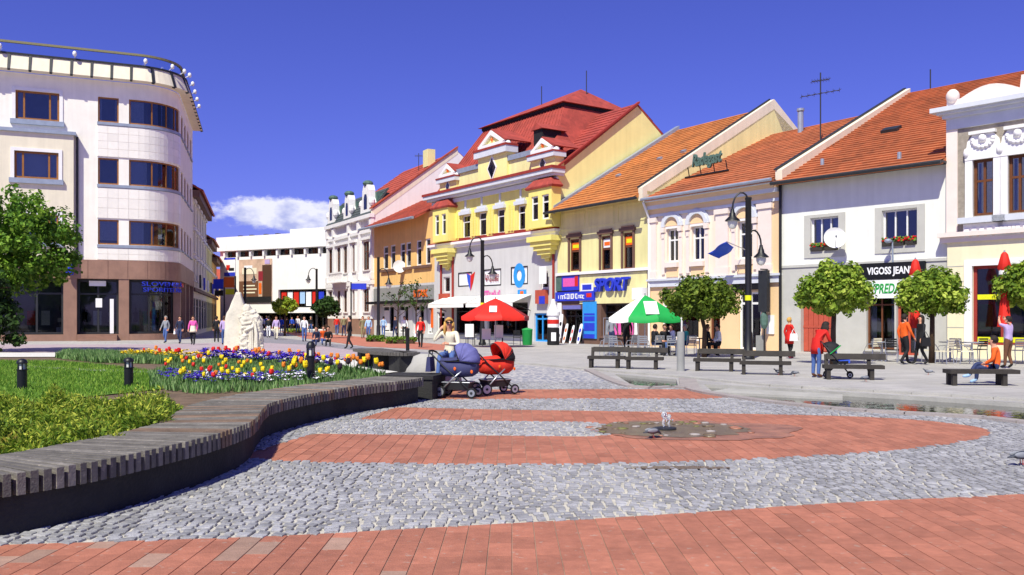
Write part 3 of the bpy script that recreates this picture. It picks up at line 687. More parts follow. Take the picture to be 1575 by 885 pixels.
for i, h in enumerate(wins):
    wn = window(hs, f, h, 'white_paint', 'glass_blue', 3, 0.0, 0.07, None, o=-0.2)
    b = MB()
    for q in ((h[0]-0.32, h[0], h[2]-0.3, h[3]+0.14), (h[1], h[1]+0.32, h[2]-0.3, h[3]+0.14)): fb(b, f, *q, 0.002, 0.04)
    fb(b, f, h[0], h[1], h[3], h[3]+0.14, 0.002, 0.04); fb(b, f, h[0], h[1], h[2]-0.3, h[2], 0.002, 0.05)
    b.build('surround', 'plinth_grey', wn)
    for k in range(2 if i == 0 else 3):       # flower boxes on the sill
        bx = MB(); n_ = 2 if i == 0 else 3; ua = h[0]+(h[1]-h[0])*(k+0.08)/n_; ub = h[0]+(h[1]-h[0])*(k+0.92)/n_
        fb(bx, f, ua, ub, h[2]+0.01, h[2]+0.17, -0.06, 0.14)
        o = tag(bx.build('flower_box', 'dark_wood'), '%s flower box with red geraniums in the window %s' % (['left', 'right' if i == 0 else 'middle', 'right'][k], ['beside the satellite dish', 'above the black shop sign'][i]), 'flower box', 'window flower boxes')
        fl = MB(); rr = random.Random(i*7+k)
        for _ in range(34):
            u = rr.uniform(ua, ub); zz = h[2]+0.17+rr.uniform(0, 0.2); oo = rr.uniform(-0.04, 0.16); c = f.P(u, zz, oo); red = rr.random() < 0.5
            fl.blob(c, (0.05, 0.05, 0.045), 6, 1 if red else 0, 0.3, rr.random()*9)
        fl.build('geranium', ['lawn', 'red'], o)
# roof and parapet
b = MB(); roof_course(b, f, 0.05, f.W-0.02, 0.75, ze-0.32, -12.9, 14.5, 38, 0.07)
roof_course(b, f, 0.05, f.W-0.02, -26.5, ze-0.3, -12.9, 14.5, 6, 0.05)
rf = b.build('roof', 'tile_orange', hs)
b = MB(); tubef(b, f, [(0.0, ze-0.36, 0.86), (f.W, ze-0.36, 0.86)], 0.09); fb(b, f, 0, f.W, ze-0.36, ze-0.28, 0.0, 0.74); b.build('gutter', 'dark_metal', hs)
b = MB(); P = f.P
b.hexa([P(0.0, ze-0.2, 0.45), P(0.36, ze-0.2, 0.45), P(0.36, 14.1, -12.9), P(0.0, 14.1, -12.9), P(0.0, ze+0.3, 0.45), P(0.36, ze+0.3, 0.45), P(0.36, 14.75, -12.9), P(0.0, 14.75, -12.9)])
b.build('gable_parapet', 'wall_cream', hs)
b = MB(); b.hexa([P(-0.06, ze+0.31, 0.5), P(0.1, ze+0.31, 0.5), P(0.1, 14.76, -12.9), P(-0.06, 14.76, -12.9), P(-0.06, ze+0.38, 0.5), P(0.1, ze+0.38, 0.5), P(0.1, 14.83, -12.9), P(-0.06, 14.83, -12.9)]); b.build('parapet_capping', 'dark_metal', hs)
b = MB(); uu, oo = 3.0, -5.0; zz = ze-0.32+(14.5-ze+0.32)*(5.75/13.65)
M = Matrix.Translation(f.P(uu, zz+0.1, oo)) @ Matrix.Rotation(f.rz, 4, 'Z') @ Matrix.Rotation(R(24), 4, 'X')
b.box(-0.4, 0.4, -0.3, 0.3, -0.05, 0.1, 0, M); b.build('roof_hatch', 'dark_metal', hs)
for uu, oo in ((1.6, -1.0), (5.6, -0.3)):
    b = MB(); zz = ze-0.32+(14.5-ze+0.32)*((0.75-oo)/13.65); tubef(b, f, [(uu, zz, oo), (uu, zz+0.3, oo)], 0.09); b.build('roof_vent', 'zinc', hs)
# gate, shop, door
b = MB(); n_ = 6
gt = MB(); fb(gt, f, gate[0], gate[1], gate[2], gate[3], -0.3, -0.26); gt = gt.build('gate', 'gate_red', hs)
for k in range(n_):
    b = MB(); wd = (gate[1]-gate[0])/n_
    fb(b, f, gate[0]+wd*k+0.012, gate[0]+wd*(k+1)-0.012, gate[2]+0.05, gate[3]-0.03, -0.26, -0.22); b.build('plank', 'gate_red', gt)
b = MB(); fb(b, f, gate[0], gate[1], 1.15, 1.25, -0.22, -0.2); b.build('rail', 'gate_red', gt)
window(hs, f, shop, 'frame_brown', 'glass_blue', 2, 0.8, 0.07, 'plinth_grey', o=-0.18, name='shop_window')
dw = window(hs, f, door, 'gate_red', 'glass_shop', 2, 0.78, 0.1, None, o=-0.2, name='shop_door')
s1 = f.rect(1325, 1425, 404, 429); sign(hs, f, s1, 'sign_black', 0.16, 0.14, 'shop_sign')
r1 = f.rect(1327, 1418, 407, 427); ftext(hs, f, 'VIGOSS JEANS', r1, 'sign_white', 0.165, 0, 0.012, fill=0.55)
s2 = f.rect(1326, 1402, 431, 459); sign(hs, f, s2, 'sign_white', 0.16, 0.12, 'shop_sign')
r2 = f.rect(1327, 1396, 433, 457); ftext(hs, f, 'VÝPREDAJ', r2, 'sign_green', 0.165, 0.25, 0.012, fill=0.62)
b = MB(); tubef(b, f, [(0.06, 0, 0.12), (0.06, ze-0.3, 0.12), (0.06, ze-0.2, 0.6)], 0.07); b.build('downpipe', 'black_metal', hs)
b = MB(); tubef(b, f, [(f.u(1375), s1[3], 0.1), (f.u(1375), s1[3]+0.9, 0.14), (f.u(1375), s1[3]+0.95, 0.5)], 0.04); b.blob(f.P(f.u(1375), s1[3]+0.9, 0.55), (0.16, 0.16, 0.1), 8); b.build('sign_lamp', 'zinc', hs)
# satellite dish
c = f.P(f.u(1297), f.z(1294, 369), 0.75)
d = base('satellite_dish', 'white round satellite dish beside the window of the white house', 'satellite dish', f.P(f.u(1297), f.z(1294, 369), 0))
M = Matrix.Translation(c) @ (Vector((-0.25, -1, 0.25)).to_track_quat('Z', 'Y').to_matrix().to_4x4())
b = MB(); b.lathe([(0.001, 0.0), (0.2, 0.02), (0.38, 0.07), (0.47, 0.13), (0.48, 0.12), (0.38, 0.05), (0.2, -0.01), (0.001, -0.02)], (0, 0, 0), 24, 0, M); smoothed(b.build('reflector', 'white_paint', d))
b = MB(); b.tube([f.P(f.u(1297), c.z, 0), f.P(f.u(1297), c.z, 0.7)], 0.03); b.build('bracket', 'zinc', d)
b = MB(); b.tube([M @ Vector((0, -0.44, 0.1)), M @ Vector((0, -0.1, 0.55))], 0.015, 6); b.blob(M @ Vector((0, -0.08, 0.57)), (0.05, 0.05, 0.06), 8); b.build('feed_arm', 'grey', d)
# aerials standing on the roofs
def aerial(x, ytop, ybot, d, label, bars, parent=None):
    o = base('antenna', label, 'antenna', at(x, ybot, d)); p, q = at(x, ybot, d), at(x, ytop, d)
    b = MB(); b.tube([p-Vector((0, 0, 0.25)), q], 0.035, 6); b.build('mast', 'dark_metal', o)
    for yy, ln, tilt in bars:
        z = at(x, yy, d); b = MB(); b.tube([z-Vector((ln, 0, ln*tilt)), z+Vector((ln, 0, ln*tilt))], 0.022, 5); nb = b.build('boom', 'dark_metal', o)
        for k in range(7):
            c = z+Vector((ln, 0, ln*tilt))*(k/3-1); e = MB(); e.tube([c-Vector((0, 0.25, 0.0)), c+Vector((0, 0.25, 0.0))], 0.012, 4); e.tube([c-Vector((0, 0, 0.12)), c+Vector((0, 0, 0.12))], 0.012, 4); e.build('element', 'dark_metal', nb)
    return o
aerial(1262, 112, 229, 46.3, 'tall television antenna with two crossbars by the white gable parapet', [(124, 0.45, 0.15), (144, 1.0, 0.18)])
aerial(1431, 107, 142, 49.3, 'bare thin rod antenna on the ridge of the white house', [])
aerial(902, 109, 146, 65.3, 'taller rod antenna on top of the red hip roof', [])
aerial(833, 133, 172, 67.3, 'shorter rod antenna on the left slope of the red hip roof', [])
aerial(644, 236, 259, 86, 'small television antenna on the roof of the ornate white house', [(240, 0.35, 0.0)])

# ================= grey stucco house at the right edge
f = FR; hs = base('stucco_house', 'rose and grey stucco house with scalloped parapet and ornate brown windows', 'house', f.A)
zc = f.z(1500, 170); zt = f.z(1500, 145); zf1, zf0 = f.z(1500, 357), f.z(1500, 372)
wins = [f.rect(1501, 1533, 246, 332), f.rect(1555, 1587, 240, 330)]
dw_ = wins[1][0]-wins[0][0]; wins += [(wins[1][0]+dw_*k, wins[1][1]+dw_*k, wins[0][2], wins[0][3]) for k in (1, 2, 3)]; wins[1] = (wins[1][0], wins[1][1], wins[0][2], wins[0][3])
sh = f.rect(1500, 1590, 408, 538); sh = (sh[0], sh[1], 0.55, sh[3]); sh2 = (sh[1]+0.8, sh[1]+3.6, 0.55, sh[3])
o_ = 0.25
b = MB(); wallmesh(b, f, 0, f.W, zf1, zc, wins, 0.25, o=o_)
for u in (0, f.W): b.add([f.P(u, 0, o_), f.P(u, 0, -12), f.P(u, zc, -12), f.P(u, zc, o_)], [(0, 1, 2, 3)] if u == 0 else [(3, 2, 1, 0)])
b.add([f.P(0, 0, -12), f.P(f.W, 0, -12), f.P(f.W, zc, -12), f.P(0, zc, -12)], [(3, 2, 1, 0)])
b.build('wall', 'stucco_grey', hs)
b = MB(); wallmesh(b, f, 0, f.W, 0, zf0, [sh, sh2], 0.3, o=o_); b.build('ground_floor_wall', 'wall_butter', hs)
for k in range(6):
    b = MB(); fb(b, f, 0.0, sh[0]-0.35, 0.6+k*0.62, 0.63+k*0.62, o_, o_+0.012); b.build('rustication', 'plinth_grey', hs)
b = MB(); fb(b, f, -0.25, f.W, zf0, zf1, -0.05, o_+0.12); fb(b, f, -0.3, f.W, zf1-0.18, zf1, -0.05, o_+0.28); b.build('string_course', 'trim_rose', hs)
b = MB(); fb(b, f, -0.02, 0.42, zf1, zc-0.02, 0.1, o_+0.05); b.build('corner_pilaster', 'trim_rose', hs)
b = MB(); fb(b, f, 0.0, f.W, zc-0.7, zc, 0.0, o_+0.1); fb(b, f, -0.1, f.W, zc-0.25, zc, 0.0, o_+0.25); fb(b, f, -0.45, f.W, zc, zc+0.18, 0.0, o_+0.6); fb(b, f, -0.25, f.W, zc-0.1, zc, 0, o_+0.42); b.build('cornice', 'trim_blue', hs)
b = MB(); u = 0.0; poly = [(0.0, zc+0.18), (f.W, zc+0.18), (f.W, zc+0.8)]
top = []
top.append((0.0, zc+0.5))
uu = 0.55
while uu < f.W-2.6:
    for k in range(9): top.append((uu+2.2*k/8, zc+0.52+0.36*math.sin(math.pi*k/8)))
    top += [(uu+2.25, zc+1.0), (uu+2.65, zc+1.0)]; uu += 2.7
fprism(b, f, poly[:2]+[(f.W, zc+0.5)]+top[::-1], o_-0.25, o_+0.05); b.build('parapet', 'trim_rose', hs)
b = MB(); M = Matrix.Translation(f.P(0.22, zc+0.66, o_)); b.blob((0, 0, 0), (0.26, 0.26, 0.3), 12, 0, 0, 0, M); smoothed(b.build('parapet_ball', 'trim_rose', hs))
b = MB(); roof_course(b, f, 2.2, f.W+2, -0.6, zc+0.2, -8.0, zc+4.4, 10, 0.03); b.build('roof', 'zinc', hs)
for h in wins:
    wn = window(hs, f, h, 'frame_brown', 'glass_blue', 2, 0.62, 0.1, None, o=o_-0.14)
    b = MB(); fb(b, f, h[0]-0.28, h[0], h[2]-0.05, h[3], o_+0.002, o_+0.1); fb(b, f, h[1], h[1]+0.28, h[2]-0.05, h[3], o_+0.002, o_+0.1); fb(b, f, h[0]-0.28, h[1]+0.28, h[3], h[3]+0.2, o_+0.002, o_+0.12)
    b.build('surround', 'trim_white', wn)
    b = MB(); fprism(b, f, [(h[0]-0.28, h[3]+0.2), (h[1]+0.28, h[3]+0.2), (h[1]+0.2, h[3]+0.75), (h[1]-0.05, h[3]+1.05), (h[0]+0.05, h[3]+1.05), (h[0]-0.2, h[3]+0.75)], o_+0.002, o_+0.08)
    fb(b, f, h[0]-0.1, h[1]+0.1, h[3]+1.0, h[3]+1.12, o_+0.002, o_+0.22)
    um = (h[0]+h[1])/2
    for k in range(9):
        a = math.pi*(k/8); c = f.P(um+0.38*math.cos(a), h[3]+0.78-0.3*math.sin(a), o_+0.1); b.blob(c, (0.09, 0.09, 0.09), 8)
    b.blob(f.P(um, h[3]+0.82, o_+0.1), (0.16, 0.16, 0.18), 10)
    for s in (-1, 1): b.blob(f.P(um+s*0.62, h[3]+0.3, o_+0.1), (0.12, 0.12, 0.2), 8)
    smoothed(b.build('head_ornament', 'trim_white', wn), 50)
    b = MB(); fb(b, f, h[0]-0.5, h[1]+0.5, h[2]-0.3, h[2]-0.06, 0.1, o_+0.3); b.build('sill', 'trim_blue', wn)
    b = MB(); fb(b, f, h[0]-0.35, h[1]+0.35, h[2]-0.75, h[2]-0.31, o_+0.002, o_+0.1)
    for k in range(7): fb(b, f, h[0]-0.3+k*0.29, h[0]-0.12+k*0.29, h[2]-0.85, h[2]-0.5, o_+0.1, o_+0.14)
    b.build('apron', 'trim_white', wn)
for h in (sh, sh2):
    wn = window(hs, f, h, 'trim_red', 'glass_shop', 2, 0.6, 0.12, None, o=o_-0.14, name='shop_window')
    b = MB(); fb(b, f, h[0]-0.3, h[0], h[2], h[3]+0.25, o_+0.002, o_+0.08); fb(b, f, h[1], h[1]+0.3, h[2], h[3]+0.25, o_+0.002, o_+0.08); fb(b, f, h[0], h[1], h[3], h[3]+0.25, o_+0.002, o_+0.08); b.build('surround', 'trim_white', wn)
    for zz in (0.66, 2.35):
        s = MB(); fb(s, f, h[0]+0.15, h[1]-0.15, zz, zz+0.2, o_-0.13, o_-0.09); s.build('window_stripe', 'sign_yellow', wn)

# ================= pink house with arched windows
f = FP; hs = base('pink_house', 'pink and cream house with arched windows and orange roof behind the lamp post', 'house', f.A)
ze = f.z(1100, 300); zb = f.z(1100, 430)
arch = [f.rect(1026, 1043, 352, 403), f.rect(1064, 1083, 348, 401), f.rect(1135, 1157, 340, 398)]
dr = f.rect(1137, 1171, 449, 541); dr = (dr[0], dr[1], 0.03, dr[3]); shw = f.rect(1018, 1075, 455, 530); shw = (shw[0], shw[1], 0.5, shw[3]); dr2 = f.rect(1092, 1108, 460, 538); dr2 = (dr2[0], dr2[1], 0.03, dr2[3])
b = MB(); wallmesh(b, f, 0, f.W, zb, ze, arch, 0.28); gable_body(b, f, f.W, ze, 10.4, 13.0); b.build('wall', 'wall_pink', hs)
b = MB(); wallmesh(b, f, 0, f.W, 0, zb, [dr, shw, dr2], 0.3, o=0.02); b.build('ground_floor_wall', 'wall_peach', hs)
b = MB(); fb(b, f, -0.05, f.W+0.05, zb-0.28, zb+0.05, 0, 0.16); fb(b, f, -0.1, f.W+0.1, zb+0.05, zb+0.16, 0, 0.26); b.build('string_course', 'trim_blue', hs)
b = MB(); fb(b, f, 0, f.W, ze-0.75, ze-0.6, 0, 0.12); fb(b, f, 0, f.W, ze-0.32, ze-0.12, 0, 0.3); fb(b, f, 0, f.W, ze+0.08, ze+0.25, 0, 0.55); b.build('cornice', 'trim_blue', hs)
b = MB(); fb(b, f, 0, f.W, ze-0.6, ze-0.32, 0, 0.1); fb(b, f, 0, f.W, ze-0.12, ze+0.08, 0, 0.34); b.build('frieze', 'wall_peach', hs)
for ua, ub in ((0.02, 0.55), (f.W-1.25, f.W-0.45), (f.u(1103), f.u(1122))):
    b = MB(); fb(b, f, ua, ub, zb+0.17, ze-0.76, 0.002, 0.13); fb(b, f, ua-0.06, ub+0.06, ze-1.05, ze-0.8, 0.002, 0.2); fb(b, f, ua-0.06, ub+0.06, zb+0.17, zb+0.6, 0.002, 0.18); b.build('pilaster', 'trim_rose', hs)
b = MB(); fb(b, f, f.W-0.44, f.W-0.03, zb+0.17, ze-0.76, 0.002, 0.06); b.build('corner_strip', 'wall_peach', hs)
for h in arch:
    wn = window(hs, f, h, 'white_paint', 'glass', 2, 0.66, 0.09, None, o=-0.2)
    um, hw = (h[0]+h[1])/2, (h[1]-h[0])/2+0.22; zs = h[3]+0.12
    b = MB(); pts = [(um+hw*0.8*math.cos(math.pi*k/12), zs+0.05+hw*0.8*math.sin(math.pi*k/12)) for k in range(13)]; fprism(b, f, pts, 0.002, 0.03); b.build('arch_panel', 'wall_peach', wn)
    b = MB(); n_ = 12
    for k in range(n_):
        a0, a1 = math.pi*k/n_, math.pi*(k+1)/n_
        fprism(b, f, [(um+r*math.cos(a), zs+r*math.sin(a)) for r, a in ((hw*0.82, a0), (hw*1.12, a0), (hw*1.12, a1), (hw*0.82, a1))], 0.002, 0.16)
        fprism(b, f, [(um+r*math.cos(a), zs+r*math.sin(a)) for r, a in ((hw*1.13, a0), (hw*1.3, a0), (hw*1.3, a1), (hw*1.13, a1))], 0.002, 0.1)
    b.build('arch_moulding', 'trim_blue', wn)
    b = MB(); fb(b, f, h[0]-0.02, h[1]+0.02, h[3], h[3]+0.11, 0.002, 0.1); b.build('lintel', 'trim_white', wn)
    for s in (-1, 1):
        b = MB(); c = um+s*(hw+0.02); fb(b, f, c-0.11, c+0.11, zb+0.4, zs-0.32, 0.002, 0.08); fb(b, f, c-0.14, c+0.14, zs-0.3, zs-0.02, 0.002, 0.18); fb(b, f, c-0.1, c+0.1, zs-0.62, zs-0.34, 0.002, 0.12); b.build('jamb_column', 'trim_rose', wn)
    b = MB(); fb(b, f, h[0]-0.05, h[1]+0.05, h[2]-0.3, h[2]-0.04, 0.0, 0.2); b.build('sill', 'trim_rose', wn)
    b = MB(); fb(b, f, h[0]-0.02, h[1]+0.02, zb+0.25, h[2]-0.32, 0.002, 0.05); b.build('apron', 'wall_peach', wn)
b = MB(); roof_course(b, f, 0.1, f.W, 0.62, ze+0.25, -10.4, 13.15, 26, 0.05); roof_course(b, f, 0.1, f.W, -21.3, ze, -10.4, 13.15, 6, 0.05); b.build('roof', 'tile_red' if False else 'tile_orange', hs)
b = MB(); tubef(b, f, [(0.0, ze+0.22, 0.72), (f.W, ze+0.22, 0.72)], 0.085); b.build('gutter', 'zinc', hs)
b = MB(); tubef(b, f, [(0.03, 0, 0.14), (0.03, ze-0.8, 0.14), (0.03, ze+0.1, 0.6)], 0.07); b.build('downpipe', 'white_paint', hs)
b = MB(); zz = ze+0.25+(13.15-ze-0.25)*(9.8/11.02); tubef(b, f, [(f.u(1233, -9.3), zz-0.4, -9.2), (f.u(1233, -9.3), zz+1.2, -9.2)], 0.17, 10); tubef(b, f, [(f.u(1233, -9.3), zz+1.25, -9.2), (f.u(1233, -9.3), zz+1.4, -9.2)], 0.22, 10); b.build('flue', 'zinc', hs)
window(hs, f, dr, 'white_paint', 'glass_shop', 2, 0.8, 0.12, None, o=-0.12, name='door'); window(hs, f, shw, 'white_paint', 'glass_shop', 2, 0.75, 0.09, 'trim_white', o=-0.15, name='shop_window'); window(hs, f, dr2, 'door_brown', 'glass_shop', 1, 0.7, 0.12, None, o=-0.15, name='door')
b = MB(); fb(b, f, dr[0]-0.4, dr[1]+0.5, dr[3]+0.1, dr[3]+0.55, 0.03, 0.1); b.build('sign_board', 'sign_black', hs)
r = f.rect(1181, 1192, 485, 514); b = MB(); fb(b, f, *r, 0.03, 0.09); b.build('notice_box', 'sign_white', hs)
b = MB(); fb(b, f, f.u(1165), f.u(1177), f.z(1170, 541), 0.75, 0.03, 0.12); b.build('meter_box', 'grey_plaster', hs)
# blue flag on a pole
c0 = f.P(f.u(1149), f.z(1149, 385), 0.05); fl = base('flag', 'blue flag on a short slanting pole at the pink house', 'flag', c0)
c1 = f.P(f.u(1149), f.z(1149, 385)+0.35, 1.5); b = MB(); b.tube([c0, c1], 0.025, 6); b.build('pole', 'steel', fl)
b = MB(); vs = []; fs = []
for i in range(9):
    for j in range(5):
        q = c1+(f.t*(-1))*0.0; a, d = i/8, j/4
        base_p = c0.lerp(c1, 1-0.42*d); vs.append(base_p+f.t*(-1.25*a)*(1-0.25*d)+Vector((0, 0, -0.5*a-0.10*d))+f.n*(0.1*math.sin(a*6+d*2)))
for i in range(8):
    for j in range(4): fs.append((i*5+j, i*5+j+1, (i+1)*5+j+1, (i+1)*5+j))
b.add(vs, fs); o = b.build('cloth', 'blue', fl, True); md = o.modifiers.new('s', 'SOLIDIFY'); md.thickness = 0.01
# sign frame standing on the pink roof
rs = base('roof_sign', 'dark green script lettering on a frame on the orange roof', 'sign', at(1092, 272, 49.0))
SIGN0 = at(1092, 272, 49.0)
text('Radegast', 0.95, 'copper_green', rs, lambda a, b, c: SIGN0+Vector((FP.t.x*a, FP.t.y*a, 0.95+b))+FP.n*(0.3+c), 'lettering', 0.06, 0.25, 0.62, 0.03)
b = MB(); b.tube([SIGN0+f.t*(-1.6)+Vector((0, 0, 0.12))+f.n*0.3, SIGN0+f.t*1.6+Vector((0, 0, 0.12))+f.n*0.3], 0.05, 6)
for s in (-1.4, -0.5, 0.5, 1.4): b.tube([SIGN0+f.t*s+Vector((0, 0, -0.55)), SIGN0+f.t*s+f.n*0.3+Vector((0, 0, 0.7))], 0.03, 5)
b.build('frame', 'black_metal', rs)

# ================= ochre sports shop
f = FO; hs = base('ochre_house', 'pale ochre house with sports shop, blue lettering and orange roof', 'house', f.A)
ze = f.z(930, 308); zb = f.z(930, 419)
wins = [f.rect(877, 892, 368, 417), f.rect(925, 940, 363, 416), f.rect(959, 974, 358, 414)]
dr = f.rect(866, 896, 476, 527); dr = (dr[0], dr[1], 0.03, dr[3]); shw = f.rect(925, 978, 468, 531); shw = (shw[0], shw[1], 0.5, shw[3])
b = MB(); wallmesh(b, f, 0, f.W, zb, ze, wins, 0.2); gable_body(b, f, f.W, ze, 10.4, 14.7); b.build('wall', 'wall_ochre', hs)
b = MB(); wallmesh(b, f, 0, f.W, 0, zb, [dr, shw], 0.5, o=0.02); b.build('ground_floor_wall', 'stone_shop', hs)
b = MB(); fb(b, f, 0, f.W, zb-0.05, zb+0.12, 0, 0.18); b.build('string_course', 'trim_white', hs)
zq = f.z(930, 352)
for k in range(3):
    ua = 0.4+k*(f.W-0.5)/3; ub = ua+(f.W-0.5)/3-0.3
    b = MB()
    for q in ((ua, ub, ze-0.5, ze-0.4), (ua, ub, ze-1.5, ze-1.4), (ua, ua+0.1, ze-1.4, ze-0.5), (ub-0.1, ub, ze-1.4, ze-0.5)): fb(b, f, *q, 0.002, 0.035)
    b.build('panel_moulding', 'wall_ochre', hs)
b = MB(); fb(b, f, 0, f.W, ze-0.15, ze+0.05, 0, 0.25); b.build('eave_moulding', 'wall_ochre', hs)
for i, h in enumerate(wins):
    wn = window(hs, f, h, 'door_brown', 'glass', 1, 0.62, 0.1, None, o=-0.1)
    b = MB(); fb(b, f, h[0]-0.16, h[0], h[2]-0.05, h[3]+0.1, 0.002, 0.08); fb(b, f, h[1], h[1]+0.16, h[2]-0.05, h[3]+0.1, 0.002, 0.08); fb(b, f, h[0]-0.25, h[1]+0.25, h[3]+0.1, h[3]+0.28, 0.002, 0.16); fb(b, f, h[0]-0.1, h[1]+0.1, h[3]+0.28, h[3]+0.4, 0.002, 0.1)
    b.build('surround', 'frame_brown' if False else 'stone_shop', wn)
    b = MB(); fb(b, f, h[0]+0.12, h[1]-0.12, h[2]+(h[3]-h[2])*0.66, h[3]-0.2, -0.1, -0.07); b.build('poster', ['sign_orange', 'sign_white', 'sign_orange'][i], wn)
    b = MB(); fb(b, f, h[0]+0.2, h[1]-0.2, h[2]+(h[3]-h[2])*0.72, h[3]-0.35, -0.07, -0.06); b.build('poster_print', ['sign_yellow', 'sign_orange', 'sign_yellow'][i], wn)
b = MB(); roof_course(b, f, 0.35, f.W-0.3, 1.0, ze-0.33, -10.4, 14.9, 30, 0.05); roof_course(b, f, 0.35, f.W-0.3, -21.5, ze, -10.4, 14.9, 6, 0.05); b.build('roof', 'tile_ochre', hs)
b = MB(); tubef(b, f, [(0.0, ze-0.4, 1.09), (f.W, ze-0.4, 1.09)], 0.085); b.build('gutter', 'dark_metal', hs)
P = f.P
for nm, ua, ub, h0, h1, m in (('fire_wall_flashing', 0.0, 0.42, -0.25, 0.28, 'zinc'), ('gable_parapet', f.W-0.35, f.W+0.0, -0.3, 0.42, 'wall_cream'), ('parapet_capping', f.W-0.45, f.W-0.3, 0.43, 0.52, 'dark_metal')):
    b = MB(); z0, z1, oa, ob = ze-0.2, 14.9, 0.6, -10.4
    b.hexa([P(ua, z0+h0, oa), P(ub, z0+h0, oa), P(ub, z1+h0, ob), P(ua, z1+h0, ob), P(ua, z0+h1, oa), P(ub, z0+h1, oa), P(ub, z1+h1, ob), P(ua, z1+h1, ob)])
    if nm == 'gable_parapet': b.hexa([P(ua, z1+h0, ob-0.002), P(ub, z1+h0, ob-0.002), P(ub, ze-1, -15), P(ua, ze-1, -15), P(ua, z1+h1, ob-0.002), P(ub, z1+h1, ob-0.002), P(ub, ze+3.4, -15), P(ua, ze+3.4, -15)])
    b.build(nm, m, hs)
for uu, oo in ((2.5, -3.0), (4.6, -4.6), (6.3, -5.0)):
    b = MB(); zz = ze-0.2+(14.9-ze+0.2)*((0.75-oo)/11.15); M = Matrix.Translation(f.P(uu, zz+0.04, oo)) @ Matrix.Rotation(f.rz, 4, 'Z') @ Matrix.Rotation(R(29), 4, 'X'); b.box(-0.16, 0.16, -0.12, 0.12, -0.05, 0.12, 0, M); b.build('roof_vent', 'zinc', hs)
sg = f.rect(857, 916, 424, 446)
sign(hs, f, (f.u(866), f.u(892), f.z(880, 447), f.z(880, 424)), 'sign_blue', 0.1, 0.06, 'poster'); sign(hs, f, (f.u(868), f.u(886), f.z(880, 441), f.z(880, 428)), 'pink', 0.11, 0.01, 'poster_print'); sign(hs, f, (f.u(886), f.u(891), f.z(880, 441), f.z(880, 425)), 'sign_red', 0.112, 0.01, 'poster_print')
sign(hs, f, (f.u(857), f.u(865.5), f.z(860, 448), f.z(860, 426)), 'copper_green', 0.1, 0.06, 'poster'); sign(hs, f, (f.u(892.5), f.u(996), f.z(935, 467), f.z(935, 421)), 'wall_ochre', 0.06, 0.05, 'sign_board')
sign(hs, f, (f.u(895), f.u(914), f.z(905, 448), f.z(905, 436)), 'sign_white', 0.09, 0.02, 'sign'); sign(hs, f, (f.u(897.5), f.u(911.5), f.z(905, 446), f.z(905, 438)), 'sign_blue', 0.1, 0.01, 'sign_print')
r = f.rect(915, 973, 426, 452); ftext(hs, f, 'SPORT', r, 'sign_blue', 0.2, 0.2, 0.03, 0.1, fill=0.78)
bl = f.rect(857, 917, 449, 463); sign(hs, f, bl, 'sign_blue', 0.16, 0.14, 'shop_sign'); glyphs(hs, f, (bl[0]+0.35, bl[1]-0.9, bl[2]+0.12, bl[3]-0.12), 'sign_white', 0.165, 12, 5); sign(hs, f, (bl[1]-0.75, bl[1]-0.25, bl[2]+0.2, bl[3]-0.12), 'sign_red', 0.17, 0.008, 'sign_print')
bn = f.rect(898, 919, 464, 521); pn = sign(hs, f, bn, 'sign_cyan', 0.1, 0.06, 'banner')
for k, (a, c) in enumerate(((0.62, 0.68), (0.46, 0.6), (0.2, 0.42), (0.0, 0.12))): sign(hs, f, (bn[0]+0.15, bn[1]-0.15, bn[2]+(bn[3]-bn[2])*a+0.02, bn[2]+(bn[3]-bn[2])*c), 'sign_blue', 0.11+0.001*k, 0.008, 'banner_print')
sign(hs, f, (f.u(868), f.u(895), f.z(880, 476), f.z(880, 470)), 'purple', 0.14, 0.08, 'door_sign'); sign(hs, f, (f.u(859), f.u(865), f.z(862, 520), f.z(862, 466)), 'sign_white', 0.1, 0.06, 'banner')
ac = MB(); fb(ac, f, f.u(981), f.u(997), f.z(990, 461), f.z(990, 443), 0.07, 0.45); ac.build('air_conditioner', 'sign_white', hs)
window(hs, f, dr, 'dark_metal', 'glass_shop', 2, 0.8, 0.08, None, o=-0.3, name='door'); window(hs, f, shw, 'dark_metal', 'glass_shop', 2, 0.75, 0.07, 'stone_shop', o=-0.4, name='shop_window')
# ================= yellow house with red hip roof
f = FY; hs = base('yellow_house', 'tall yellow house with red hip roof, gabled dormers and corner oriels', 'house', f.A)
W = f.W; zc = f.z(765, 291); zb = f.z(760, 372)
wins = []
for x in (717, 742, 770, 802): r = f.rect(x-7, x+7, 322, 368); wins.append((r[0], r[1], r[2], r[3]))
zlo = min(w_[2] for w_ in wins); zhi = max(w_[3] for w_ in wins); wins = [(w_[0]+0.1, w_[1]-0.1, zb+0.55, zc-1.45) for w_ in wins]
dr = f.rect(822, 843, 482, 530); dr = (dr[0], dr[1], 0.03, dr[3]); dl = f.rect(672, 684, 480, 528); dl = (dl[0], dl[1], 0.03, dl[3])
shw = f.rect(700, 742, 468, 520); shw = (shw[0], shw[1], 0.4, shw[3]); shw2 = f.rect(750, 812, 466, 522); shw2 = (shw2[0], shw2[1], 0.4, shw2[3])
m1 = [f.rect(705, 726, 419, 441), f.rect(744, 771, 414, 440), f.rect(786, 812, 410, 438)]
rw = f.rect(832, 843, 418, 444); lw = f.rect(682, 692, 426, 450)
b = MB(); wallmesh(b, f, 0, W, zb, zc, wins, 0.22); b.add([f.P(0, 0, 0), f.P(0, 0, -14), f.P(0, zc, -14), f.P(0, zc, 0)], [(0, 1, 2, 3)])
b.build('wall', 'wall_yellow', hs)
b = MB(); P = f.P
